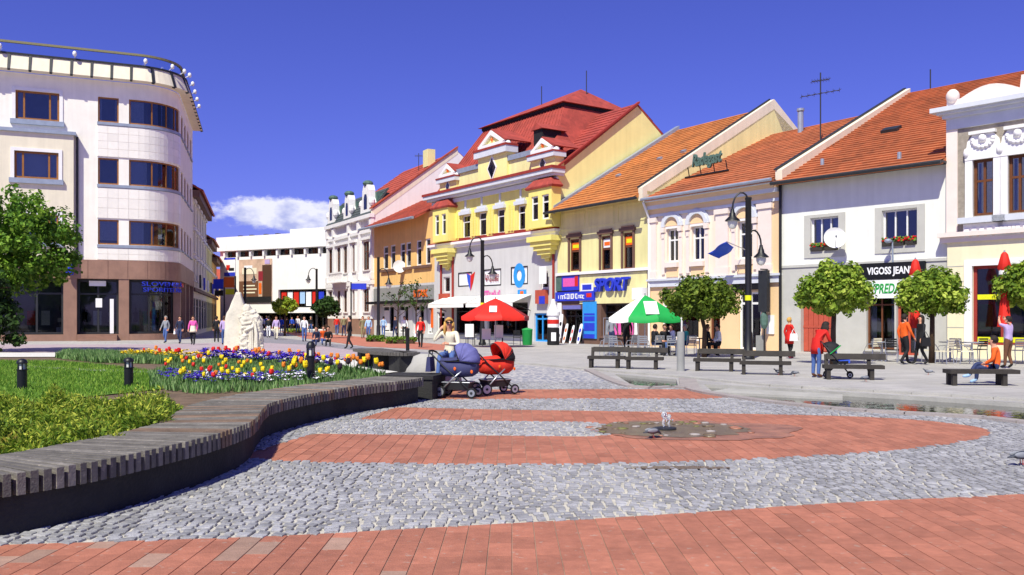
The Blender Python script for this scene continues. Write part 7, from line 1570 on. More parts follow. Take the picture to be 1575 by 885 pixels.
# ------------------------------------------------------------------ fountain
fp = gp(1050, 663); o = base('fountain', 'ground fountain with two water jets in a wet ring of stones', 'fountain', fp)
mat('wet_stone', '6b5c45', 0.3, 0.35, 4, 0.5, 30, spec=0.6); mat('wet_rust', '9a6850', 0.4, 0.4, 3, 0.5, 30, spec=0.6); mat('moss', '69683a', 0.5, 0.4, 5, 0.5, 30)
RX = 150*fp.y/F
rr = random.Random(8)
def wet(nm, cx, cy, rx, ry, z, m, seed, amp=0.16):
    b = MB(); n = 56; vs = [(cx, cy, z)]
    for k in range(n):
        a = 2*math.pi*k/n; j = 1+amp*noise.noise(Vector((math.cos(a)*1.6, math.sin(a)*1.6, seed)))+amp*0.5*noise.noise(Vector((math.cos(a)*5, math.sin(a)*5, seed))); vs.append((cx+math.cos(a)*rx*j, cy+math.sin(a)*ry*j, z))
    b.add(vs, [(0, 1+k, 1+(k+1) % n) for k in range(n)]); return b.build(nm, m, o)
wet('wet_margin', fp.x+0.2, fp.y+0.0, RX*1.06, RX*0.78, 0.0195, 'wet_rust', 2, 0.22); wet('basin_floor', fp.x-0.18, fp.y+0.05, RX*0.8, RX*0.6, 0.0235, 'wet_stone', 5, 0.3)
for k in range(40):                              # stones set round the basin
    a = rr.uniform(0, 6.28); t = rr.uniform(0.25, 0.98)**0.6; b = MB(); s = rr.uniform(0.03, 0.075); b.blob((0, 0, 0), (s*1.3, s, s*0.28), 8, 0, 0.4, k)
    b.build('stone', rr.choice(['moss', 'wet_stone', 'wet_rust', 'kerb_stone']), o, True, loc=(fp.x-0.18+math.cos(a)*RX*0.86*t, fp.y+0.05+math.sin(a)*RX*0.68*t, 0.026))
b = MB(); b.lathe([(0.16, 0.024), (0.16, 0.05), (0.1, 0.06), (0.02, 0.06)], (fp.x-0.25, fp.y, 0), 16); b.build('nozzle_plate', 'dark_metal', o)
for dx, hh in ((-0.28, 0.23), (-0.2, 0.18)):
    b = MB(); pts = [(fp.x+dx+0.012*math.sin(k*2.1), fp.y+0.01*math.cos(k*1.7), 0.05+hh*k/7) for k in range(8)]; b.tube(pts, [0.014, 0.016, 0.013, 0.018, 0.015, 0.02, 0.03, 0.026], 7)
    for k in range(14): b.blob((fp.x+dx+rr.uniform(-.05, .05), fp.y+rr.uniform(-.05, .05), 0.05+hh*rr.uniform(0.5, 1.12)), (0.009, 0.009, 0.012), 5)
    b.build('water_jet', 'clear_water', o, True)
pd = gp(1045, 722.5); b = MB(); n = 40; vs = [(pd.x, pd.y, 0.0222)]
for k in range(n):
    a = 2*math.pi*k/n; j = 1+0.35*noise.noise(Vector((math.cos(a)*2.5, math.sin(a)*2.5, 3.3))); vs.append((pd.x+math.cos(a)*0.62*j, pd.y+math.sin(a)*0.1*j, 0.0222))
b.add(vs, [(0, 1+k, 1+(k+1) % n) for k in range(n)]); tag(b.build('puddle', 'wet_stone'), kind='structure')
# ------------------------------------------------------------------ pigeons
def pigeon(x, y, rz, lab, s=1.0, peck=True):
    p = gp(x, y); o = empty('pigeon', lab, 'pigeon', (p.x, p.y, 0.03 if y > 600 else 0.0), rz); o.scale = (s, s, s)
    b = MB(); secs = [(-0.21, 0.105, 0.012, 0.008), (-0.13, 0.115, 0.03, 0.018), (-0.06, 0.125, 0.052, 0.045), (0.02, 0.13, 0.06, 0.06), (0.08, 0.135, 0.052, 0.056), (0.115, 0.155, 0.036, 0.04), (0.135, 0.185, 0.026, 0.028), (0.15, 0.205, 0.026, 0.026), (0.172, 0.207, 0.018, 0.018), (0.182, 0.203, 0.005, 0.005)]
    if peck: secs = secs[:5]+[(0.12, 0.12, 0.036, 0.038), (0.145, 0.1, 0.027, 0.027), (0.165, 0.085, 0.025, 0.025), (0.18, 0.07, 0.016, 0.016), (0.185, 0.062, 0.005, 0.005)]
    n = 10; vs = []; fs = []
    for (x_, z_, ry, rz_) in secs:
        for k in range(n): a = 2*math.pi*k/n; vs.append((x_, math.cos(a)*ry, z_+math.sin(a)*rz_))
    for i in range(len(secs)-1):
        for k in range(n): fs.append((i*n+k, i*n+(k+1) % n, (i+1)*n+(k+1) % n, (i+1)*n+k))
    fs += [tuple(range(n-1, -1, -1)), tuple((len(secs)-1)*n+k for k in range(n))]; b.add(vs, fs); b.build('body', 'pigeon_grey', o, True)
    hx, hz = (0.185, 0.065) if peck else (0.18, 0.205); b = MB(); b.tube([(hx-0.005, 0, hz), (hx+0.02, 0, hz-0.008)], [0.007, 0.002], 5); b.build('beak', 'black', o)
    for s_ in (-1, 1):
        b = MB(); b.blob((-0.03, s_*0.05, 0.14), (0.12, 0.016, 0.04), 10); b.build('wing', 'grey', o, True); b = MB(); b.tube([(0.0, s_*0.025, 0.085), (0.005, s_*0.025, 0.004)], 0.006, 5); b.tube([(0.0, s_*0.025, 0.005), (0.04, s_*0.03, 0.004)], 0.005, 4); b.build('leg', 'gate_red', o)
mat('pigeon_grey', '3d424e', 0.6, 0.25, 14)
pigeon(1004, 677, R(25), 'dark pigeon drinking at the fountain', 0.72); pigeon(1571, 719, R(10), 'pigeon at the right edge on the cobbles', 0.8); pigeon(1222, 579, R(200), 'pigeon on the pavement right of the benches', 0.8); pigeon(1198, 577, R(170), 'pigeon at the foot of the bench right of the lamp post', 0.8, False); pigeon(1428, 577, R(150), 'lone dark pigeon on the pavement left of the backless bench', 0.8, False); pigeon(1331, 587, R(20), 'pigeon under the bench beside the stroller', 0.8)
# ------------------------------------------------------------------ people
PEOPLE = []
def person(lab, loc, rz, pose, top, legs, shoes='black', hair='hair_dark', h=1.7, long_hair=False, coat=None, female=True, z0=0.0, skirt=None, bag=None, glasses=False, fingers=False, sleeve=True, hatcol=None):
    """pose: dict of joint positions in metres for a 1.7 m body, local x right, y forward, z up"""
    o = empty('person', lab, 'person', (loc[0], loc[1], z0), rz); s = h/1.7
    J = dict(pelvis=(0, 0, 0.92), spine=(0, 0, 1.08), chest=(0, 0.01, 1.28), neck=(0, 0, 1.445), jaw=(0, 0.02, 1.52), head=(0, 0.015, 1.6), crown=(0, 0.0, 1.665),
             shl=(-0.16, 0, 1.39), ell=(-0.22, -0.02, 1.12), wrl=(-0.22, 0.06, 0.88), hal=(-0.215, 0.09, 0.79), shr=(0.16, 0, 1.39), elr=(0.22, -0.02, 1.12), wrr=(0.22, 0.06, 0.88), har=(0.215, 0.09, 0.79),
             hil=(-0.09, 0, 0.86), knl=(-0.1, 0.02, 0.48), anl=(-0.1, -0.01, 0.085), tol=(-0.11, 0.14, 0.035), hir=(0.09, 0, 0.86), knr=(0.1, 0.02, 0.48), anr=(0.1, -0.01, 0.085), tor=(0.11, 0.14, 0.035))
    J.update({k: v for k, v in pose.items() if k != 'look'}); names = list(J); ix = {n: i for i, n in enumerate(names)}
    sh_ = 0.9 if female else 1.0
    rad = dict(pelvis=(.155, .115), spine=(.125*sh_, .1), chest=(.155*sh_, .115), neck=(.055, .058), jaw=(.066, .078), head=(.078, .095), crown=(.052, .066), shl=(.066, .066), ell=(.05, .05), wrl=(.034, .034), hal=(.036, .024), hil=(.095, .1), knl=(.062, .064), anl=(.046, .05), tol=(.042, .034))
    for k in list(rad):
        if k[-1] == 'l' and len(k) == 3: rad[k[:2]+'r'] = rad[k]
    E = [('pelvis', 'spine'), ('spine', 'chest'), ('chest', 'neck'), ('neck', 'jaw'), ('jaw', 'head'), ('head', 'crown')]
    for q in 'lr': E += [('chest', 'sh'+q), ('sh'+q, 'el'+q), ('el'+q, 'wr'+q), ('wr'+q, 'ha'+q), ('pelvis', 'hi'+q), ('hi'+q, 'kn'+q), ('kn'+q, 'an'+q), ('an'+q, 'to'+q)]
    me = bpy.data.meshes.new('body'); me.from_pydata([Vector(J[n])*s for n in names], [(ix[a], ix[b]) for a, b in E], [])
    ob = bpy.data.objects.new('body_src', me); COL.objects.link(ob); md = ob.modifiers.new('skin', 'SKIN'); md.use_smooth_shade = True
    for i, n in enumerate(names): me.skin_vertices[0].data[i].radius = (rad[n][0]*s, rad[n][1]*s)
    me.skin_vertices[0].data[ix['pelvis']].use_root = True
    sb = ob.modifiers.new('sub', 'SUBSURF'); sb.levels = 2; sb.render_levels = 2
    PEOPLE.append((ob, o, E, {n: Vector(J[n])*s for n in names}, top, legs, shoes, sleeve))
    hd, cr_, jw = Vector(J['head'])*s, Vector(J['crown'])*s, Vector(J['jaw'])*s; upv = (cr_-jw).normalized(); fw = Vector(pose.get('look', (0, 1, 0))); fw = (fw-upv*fw.dot(upv)).normalized(); rt = fw.cross(upv)
    M = Matrix((( rt.x, fw.x, upv.x, hd.x), (rt.y, fw.y, upv.y, hd.y), (rt.z, fw.z, upv.z, hd.z), (0, 0, 0, 1)))
    # hair: cap over the skull, open at the face
    b = MB(); n, m = 16, 9; vs = []; fs = []
    for i in range(m+1):
        ph = math.pi*0.72*i/m
        for k in range(n):
            a = 2*math.pi*k/n; d = Vector((math.sin(ph)*math.cos(a), math.sin(ph)*math.sin(a), math.cos(ph))); lift = 0
            front_ = d.y > 0.25 and ph > math.pi*0.36
            q = Vector((d.x*0.1, d.y*0.118-0.008, d.z*0.118+0.018))*s
            if front_: q = Vector((d.x*0.092, min(d.y*0.118, 0.055), 0.052))*s*1.0
            vs.append(M @ (q*(1+0.05*noise.noise(d*4+Vector((hd.x, 0, 0))))))
    for i in range(m):
        for k in range(n): fs.append((i*n+k, (i+1)*n+k, (i+1)*n+(k+1) % n, i*n+(k+1) % n))
    b.add(vs, fs)
    if long_hair:
        for k in range(9):
            a = math.pi*(1.02+0.96*k/8); x_, y_ = math.cos(a)*0.085, math.sin(a)*0.09; b.tube([M @ (Vector((x_, y_, 0.03))*s), M @ (Vector((x_*1.12, y_*1.05, -0.08))*s), M @ (Vector((x_*1.15, y_*0.95-0.01, -0.2))*s), M @ (Vector((x_*0.95, y_*0.9, -0.27))*s)], [0.03*s, 0.036*s, 0.03*s, 0.008*s], 6)
    b.build('hair', hair, o, True)
    # face
    b = MB(); b.blob((0, 0.098, -0.018), (0.012, 0.02, 0.022), 8, 0, 0, 0, M @ Matrix.Scale(s, 4)); b.build('nose', 'skin', o, True)
    b = MB(); b.blob((0, 0.088, -0.058), (0.024, 0.01, 0.007), 8, 0, 0, 0, M @ Matrix.Scale(s, 4)); b.build('mouth', 'maroon', o, True)
    for q in (-1, 1):
        b = MB(); b.blob((q*0.032, 0.086, 0.008), (0.011, 0.008, 0.006), 8, 0, 0, 0, M @ Matrix.Scale(s, 4)); b.build('eye', 'black', o, True)
        b = MB(); b.blob((q*0.082, 0.0, -0.01), (0.012, 0.022, 0.032), 8, 0, 0, 0, M @ Matrix.Scale(s, 4)); b.build('ear', 'skin', o, True)
    if glasses:
        b = MB()
        for q in (-1, 1): b.blob((q*0.036, 0.098, 0.006), (0.034, 0.01, 0.026), 12, 0, 0, 0, M @ Matrix.Scale(s, 4)); b.tube([M @ (Vector((q*0.066, 0.092, 0.012))*s), M @ (Vector((q*0.088, 0.0, 0.014))*s)], 0.005, 5)
        b.tube([M @ (Vector((-0.02, 0.104, 0.01))*s), M @ (Vector((0.02, 0.104, 0.01))*s)], 0.005, 5); b.build('sunglasses', 'black', o, True)
    for q in 'lr':                                                     # hands: palm is part of the body, five fingers
        wv, hv = Vector(J['wr'+q])*s, Vector(J['ha'+q])*s; d = (hv-wv).normalized(); sd_ = d.cross(Vector((0.3, 0.6, 0.4))).normalized(); nn = d.cross(sd_); b = MB()
        for k in range(4):
            off = sd_*(k-1.5)*0.017*s; L = (0.062, 0.074, 0.068, 0.05)[k]*s; p0 = hv+off-d*0.01*s; b.tube([p0, p0+d*L*0.5, p0+d*L*0.8+nn*L*0.25, p0+d*L*0.95+nn*L*0.5], [0.0095*s, 0.009*s, 0.008*s, 0.006*s], 6)
        p0 = wv.lerp(hv, 0.4)+sd_*0.03*s; b.tube([p0, p0+sd_*0.02*s+d*0.03*s, p0+sd_*0.016*s+d*0.06*s+nn*0.01*s], [0.012*s, 0.01*s, 0.007*s], 6); b.build('fingers', 'skin', o, True)
    if coat:                                                            # hanging skirt of a coat or dress
        cm_, hem, flare = coat; b = MB(); n = 18; vs = []; fs = []; pv, ch_ = Vector(J['spine'])*s, Vector(J['chest'])*s
        rows_ = [(pv.z+0.06*s, 0.145, 0.115), (pv.z-0.08*s, 0.165, 0.135), (pv.z-0.22*s, 0.19, 0.16), (hem*s, 0.19*flare, 0.17*flare), (hem*s+0.005, 0.18*flare, 0.16*flare)]
        lx, ly = pv.x, pv.y
        for z, rx, ry in rows_:
            for k in range(n): a = 2*math.pi*k/n; w_ = 1+0.05*math.cos(a*6)*(1 if z < pv.z-0.1 else 0); vs.append((lx+rx*s*math.cos(a)*w_, ly+ry*s*math.sin(a)*w_, z))
        for i in range(len(rows_)-1):
            for k in range(n): fs.append((i*n+k, (i+1)*n+k, (i+1)*n+(k+1) % n, i*n+(k+1) % n))
        b.add(vs, fs); b.build('coat_skirt', cm_, o, True)
    if bag:
        bm, side, zz = bag; b = MB(); x_ = side*0.27*s; b.hexa([Vector(v)*s for v in ((x_-0.06, -0.15, zz-0.3), (x_+0.06, -0.15, zz-0.3), (x_+0.06, 0.2, zz-0.3), (x_-0.06, 0.2, zz-0.3), (x_-0.04, -0.12, zz), (x_+0.04, -0.12, zz), (x_+0.04, 0.17, zz), (x_-0.04, 0.17, zz))])
        b.tube([Vector((x_, -0.1, zz))*s, Vector((x_, 0.02, zz+0.2))*s, Vector((x_, 0.14, zz))*s], 0.012, 5); b.build('bag', bm, o)
    return o
def flush_people():
    dg = bpy.context.evaluated_depsgraph_get()
    for ob, o, E, J, top, legs, shoes, sleeve in PEOPLE:
        me = bpy.data.meshes.new_from_object(ob.evaluated_get(dg)); me.name = 'body'; me.materials.clear()
        for m in ('skin', top, legs, shoes): me.materials.append(MATS[m])
        reg = {}
        for a, b_ in E:
            k = b_[:2]; r = 0
            if a in ('pelvis', 'spine') and b_ in ('spine', 'chest'): r = 1
            elif (a, b_) == ('chest', 'neck'): r = 1
            elif k == 'sh' or k == 'el': r = 1
            elif k == 'wr': r = 1 if sleeve else 0
            elif k in ('hi', 'kn', 'an'): r = 2
            elif k == 'to': r = 3
            reg[(a, b_)] = r
        for p in me.polygons:
            best = None; c = p.center
            for a, b_ in E:
                A, B_ = J[a], J[b_]; d = B_-A; t = max(0, min(1, (c-A).dot(d)/max(d.length_squared, 1e-9))); q = (c-(A+d*t)).length
                if best is None or q < best[0]: best = (q, (a, b_), t)
            r = reg[best[1]]
            if best[1] == ('chest', 'neck') and best[2] > 0.85: r = 0
            if best[1][1][:2] == 'an' and best[2] > 0.93: r = 3
            p.material_index = r; p.use_smooth = True
        q = bpy.data.objects.new('body', me); COL.objects.link(q); q.parent = o; bpy.data.objects.remove(ob)
def walk(k=1.0, ph=1):
    a = 0.2*k*ph
    return dict(knl=(-0.1, 0.12*k if ph > 0 else 0.05, 0.49), anl=(-0.1, a, 0.09 if ph > 0 else 0.12), tol=(-0.11, a+0.15, 0.045), knr=(0.1, 0.05 if ph > 0 else 0.12*k, 0.49), anr=(0.1, -a, 0.12 if ph > 0 else 0.09), tor=(0.11, -a+0.13, 0.04),
                ell=(-0.22, -0.07*ph, 1.13), wrl=(-0.21, -0.08*ph+0.06, 0.9), hal=(-0.2, -0.08*ph+0.1, 0.82), elr=(0.22, 0.07*ph, 1.13), wrr=(0.21, 0.16*ph+0.06, 0.92), har=(0.2, 0.18*ph+0.1, 0.84))
def sit(hz=0.47, lean=0.0, cross=False, arm='lap'):
    d = hz+0.07; P_ = dict(pelvis=(0, 0, d), spine=(0, -0.03+lean*0.1, d+0.17), chest=(0, -0.02+lean*0.35, d+0.37), neck=(0, lean*0.5, d+0.53), jaw=(0, lean*0.55+0.02, d+0.605), head=(0, lean*0.58+0.015, d+0.685), crown=(0, lean*0.6, d+0.75),
              shl=(-0.16, lean*0.42, d+0.475), ell=(-0.22, lean*0.3+0.05, d+0.2), wrl=(-0.14, 0.24, d+0.1), hal=(-0.08, 0.3, d+0.09), shr=(0.16, lean*0.42, d+0.475), elr=(0.22, lean*0.3+0.05, d+0.2), wrr=(0.14, 0.24, d+0.1), har=(0.08, 0.3, d+0.09),
              hil=(-0.09, 0.03, d-0.03), knl=(-0.11, 0.43, d-0.0), anl=(-0.11, 0.45, 0.09), tol=(-0.12, 0.6, 0.04), hir=(0.09, 0.03, d-0.03), knr=(0.11, 0.43, d-0.0), anr=(0.11, 0.4, 0.09), tor=(0.12, 0.56, 0.04))
    if cross: P_.update(knr=(0.02, 0.44, d+0.09), anr=(-0.16, 0.62, d-0.22), tor=(-0.18, 0.77, d-0.24))
    return P_
def at_px(x, y): p = gp(x, y); return (p.x, p.y)
# --- the woman on the boulder beside the blue pram
ps = sit(0.80, 0.12)
ps.update(knl=(-0.16, 0.44, 0.86), anl=(-0.2, 0.46, 0.47), tol=(-0.24, 0.6, 0.42), knr=(0.1, 0.46, 0.84), anr=(0.1, 0.62, 0.42), tor=(0.1, 0.78, 0.4),
          elr=(0.36, 0.08, 1.16), wrr=(0.2, 0.1, 1.42), har=(0.12, 0.08, 1.5), ell=(-0.24, 0.16, 1.08), wrl=(-0.06, 0.34, 1.1), hal=(0.02, 0.38, 1.11), look=(-0.35, 1, -0.25))
person('blonde woman in sunglasses and cream top sitting behind the blue pram', (-1.36, 19.3), R(168), {k: (v if k in ('look',) else (v[0], v[1], v[2])) for k, v in ps.items()}, 'cream', 'jeans', 'black', 'hair_blond', 1.68, True, None, True, -0.02, glasses=True, sleeve=True)
# --- right side
ps = walk(0.7, 1); person('woman in a long red coat with a white bag walking past the red gate', at_px(1214, 552), R(-70), ps, 'red', 'black', 'maroon', 'hair_blond', 1.62, False, ('red', 0.62, 1.0), bag=('white', 1, 1.05))
bend = dict(spine=(0, 0.05, 1.08), chest=(0, 0.2, 1.24), neck=(0, 0.32, 1.35), jaw=(0, 0.38, 1.4), head=(0, 0.4, 1.475), crown=(0, 0.41, 1.54), shl=(-0.16, 0.25, 1.3), shr=(0.16, 0.25, 1.3), ell=(-0.2, 0.34, 1.05), elr=(0.2, 0.34, 1.05), wrl=(-0.13, 0.5, 0.88), wrr=(0.13, 0.5, 0.88), hal=(-0.1, 0.57, 0.83), har=(0.1, 0.57, 0.83), look=(0.2, 1, -0.3))
person('woman in a red jacket and jeans bending over a stroller', at_px(1255, 581), R(-62), bend, 'red', 'jeans', 'brown', 'hair_dark', 1.62, True, ('red', 0.68, 0.95))
person('man in a red and white top and black trousers walking with the woman in black', at_px(1391, 561), R(-75), walk(1.1, 1), 'orange', 'black', 'black', 'hair_dark', 1.74, False, None, False)
person('woman dressed in black with a dark handbag walking before the shop', at_px(1417, 561), R(100), walk(0.9, -1), 'black', 'black', 'black', 'hair_dark', 1.7, True, ('black', 0.55, 1.0), bag=('black', -1, 0.95))
ps = sit(0.345, 0.1, True); ps.update(look=(0.1, 1, -0.35)); pb = gp(1536, 591)
person('person in an orange jacket and jeans reading on the backless bench', (pb.x, pb.y+0.1), R(62), ps, 'orange', 'jeans_dark', 'lightblue', 'hair_dark', 1.66, False, None, True)
ps = walk(0.3, 1); ps.update(ell=(-0.3, 0.1, 1.45), wrl=(-0.16, 0.22, 1.6), hal=(-0.1, 0.25, 1.68), elr=(0.32, 0.1, 1.42), wrr=(0.3, 0.26, 1.6), har=(0.26, 0.3, 1.67), look=(-0.4, 1, 0.3))
person('person in a lilac top reaching up to the furled parasol behind the bench', at_px(1551, 567), R(30), ps, 'lilac', 'brown', 'black', 'hair_dark', 1.66, False, None, False, sleeve=False)
# --- cafe terrace
cz = [(1106, 548, 95, 'white', 'black', 'man in a white shirt seated under the wide tree', 'hair_dark'), (1086, 548, -80, 'black', 'black', 'dark-clothed person seated opposite the man in the white shirt', 'hair_brown'), (1006, 547, -60, 'black', 'jeans_dark', 'seated person in black at the left of the terrace group', 'hair_dark'), (1022, 547, 180, 'black', 'black', 'seated person in black in the middle of the terrace group', 'hair_brown'), (1034, 547, 120, 'white', 'jeans', 'seated person in a white top under the parasol edge', 'hair_brown'), (1056, 547, 100, 'teal', 'jeans_dark', 'seated person in a turquoise top left of the wide tree trunk', 'hair_grey')]
for x, y, rz, t_, l_, lab, hr in cz: person(lab, at_px(x, y), R(rz), sit(0.47, 0.1), t_, l_, 'black', hr, 1.7, False, None, t_ != 'white')
person('person in a grey jacket browsing at the clothes rail', at_px(941, 539), R(-40), walk(0.4, 1), 'grey', 'jeans_dark', 'black', 'hair_brown', 1.68); person('person in black standing before the clothes rail', at_px(964, 540), R(10), walk(0.3, -1), 'black', 'black', 'black', 'hair_dark', 1.72, False, None, False)
person('woman in a red top carrying a white bag before the orange shop', at_px(647, 535), R(170), walk(0.8, 1), 'red', 'black', 'black', 'hair_dark', 1.68, True, None, bag=('white', 1, 0.9))
for x, y, rz, t_, l_, lab, hr in ((608, 521, 150, 'navy', 'jeans_dark', 'person in dark blue passing the orange shop windows', 'hair_dark'), (622, 522, 190, 'white', 'black', 'person in a white top and black trousers by the orange shop', 'hair_brown'), (590, 518, 20, 'lightblue', 'jeans', 'person in light blue at the corner of the ornate house', 'hair_dark'), (558, 521, 200, 'khaki', 'khaki', 'person in khaki walking past the ornate house', 'hair_brown'), (567, 522, 170, 'lightblue', 'jeans', 'person in jeans right beside the one in khaki', 'hair_grey'), (538, 537, 100, 'black', 'black', 'person all in black standing alone on the red paving', 'hair_dark'), (468, 526, 200, 'white', 'jeans', 'person in a white shirt and jeans standing in the street', 'hair_dark'), (425, 523, 180, 'lilac', 'cream', 'person in a pale top and cream trousers striding up the street', 'hair_brown'), (413, 520, 10, 'black', 'white', 'person with a black rucksack in the street crowd', 'hair_dark'), (345, 531, 15, 'lilac', 'jeans', 'person in a lilac top and jeans left of the statue', 'hair_brown'), (297, 531, 185, 'pink', 'black', 'woman in a pink top under an open cream coat', 'hair_brown'), (277, 529, 170, 'navy', 'jeans_dark', 'person in dark clothes with a white bag left of the woman in pink', 'hair_dark'), (255, 528, 160, 'grey', 'jeans', 'person in a grey jacket and jeans before the bank window', 'hair_grey'), (333, 527, 20, 'black', 'black', 'person in dark clothes in the shade of the left houses', 'hair_dark')):
    person(lab, at_px(x, y), R(rz), walk(0.8, 1 if x % 2 else -1), t_, l_, 'black', hr, 1.7, False, ('cream', 0.75, 1.25) if 'coat' in lab else None, x % 2 == 0, bag=('white', 1, 0.9) if 'white bag' in lab else None)
# crouching group and street crowd
for x, y, rz, t_, l_, lab, hr in ((488, 533, 170, 'navy', 'jeans_dark', 'person in dark blue seated on the ground, left of the group of three', 'hair_dark'), (497, 531, 200, 'orange', 'jeans', 'person in an orange top in the middle of the group sitting on the ground', 'hair_brown'), (505, 533, 190, 'black', 'black', 'person in black seated on the ground, right of the group of three', 'hair_dark')):
    person(lab, at_px(x, y), R(rz), sit(0.28, 0.25), t_, l_, 'black', hr, 1.68)
rr = random.Random(77); cc_ = ['navy', 'white', 'grey', 'black', 'lightblue', 'khaki', 'red', 'cream', 'blue']; spots = [(396, 511), (403, 513), (433, 513), (441, 515), (449, 511), (458, 513), (478, 513), (390, 509), (410, 511), (352, 516), (518, 516), (529, 518)]; wh = ['left of the pale tree', 'behind the rucksack', 'under the pale young tree', 'right of the pale young tree', 'by the yellowish hedge', 'left of the globe tree', 'under the small globe tree', 'nearest the giant poster', 'before the store entrance', 'between the statue and the left houses', 'left of the ornate house door', 'before the ornate house plinth']
for (x, y), w_ in zip(spots, wh):
    t_ = rr.choice(cc_); person('distant walker in %s %s' % ({'navy': 'navy', 'lightblue': 'light blue'}.get(t_, t_), w_), at_px(x, y), R(rr.choice((0, 180, 200, 20))), walk(0.9, rr.choice((1, -1))), t_, rr.choice(['jeans', 'black', 'jeans_dark', 'khaki']), 'black', rr.choice(['hair_dark', 'hair_brown', 'hair_grey']), rr.uniform(1.62, 1.8))
# ------------------------------------------------------------------ prams
def wheel(o, c, r, wdt, ax=Vector((0, 1, 0)), spokes=5):
    """wheel > rim, spoke"""
    M = Matrix.Translation(c) @ ax.to_track_quat('Z', 'Y').to_matrix().to_4x4(); b = MB(); prof = []; vs = []; fs = []; n, m = 22, 8
    for k in range(n):
        a = 2*math.pi*k/n
        for j in range(m):
            q = 2*math.pi*j/m; rr_ = r-0.022+0.022*math.cos(q); vs.append(M @ Vector((rr_*math.cos(a), rr_*math.sin(a), wdt/2*math.sin(q))))
    for k in range(n):
        for j in range(m): fs.append((k*m+j, ((k+1) % n)*m+j, ((k+1) % n)*m+(j+1) % m, k*m+(j+1) % m))
    b.add(vs, fs); w_ = b.build('wheel', 'rubber', o, True)
    b = MB(); b.lathe([(r-0.045, -wdt*0.3), (r-0.032, -wdt*0.3), (r-0.032, wdt*0.3), (r-0.045, wdt*0.3)], (0, 0, 0), 22, 0, M); b.build('rim', 'steel', w_)
    for k in range(spokes):
        a = 2*math.pi*k/spokes; d = Vector((math.cos(a), math.sin(a), 0)); t = Vector((-d.y, d.x, 0))*0.014; q = Vector((0, 0, wdt*0.22)); b = MB()
        e = d*(r-0.042); s = d*0.02; b.hexa([M @ (v) for v in (s-t*1.4-q, s+t*1.4-q, s+t*1.4+q, s-t*1.4+q, e-t*0.8-q, e+t*0.8-q, e+t*0.8+q, e-t*0.8+q)]); b.build('spoke', 'steel', w_)
    b = MB(); b.lathe([(0.03, -wdt*0.5), (0.03, wdt*0.5)], (0, 0, 0), 10, 0, M); b.build('hub', 'dark_metal', w_)
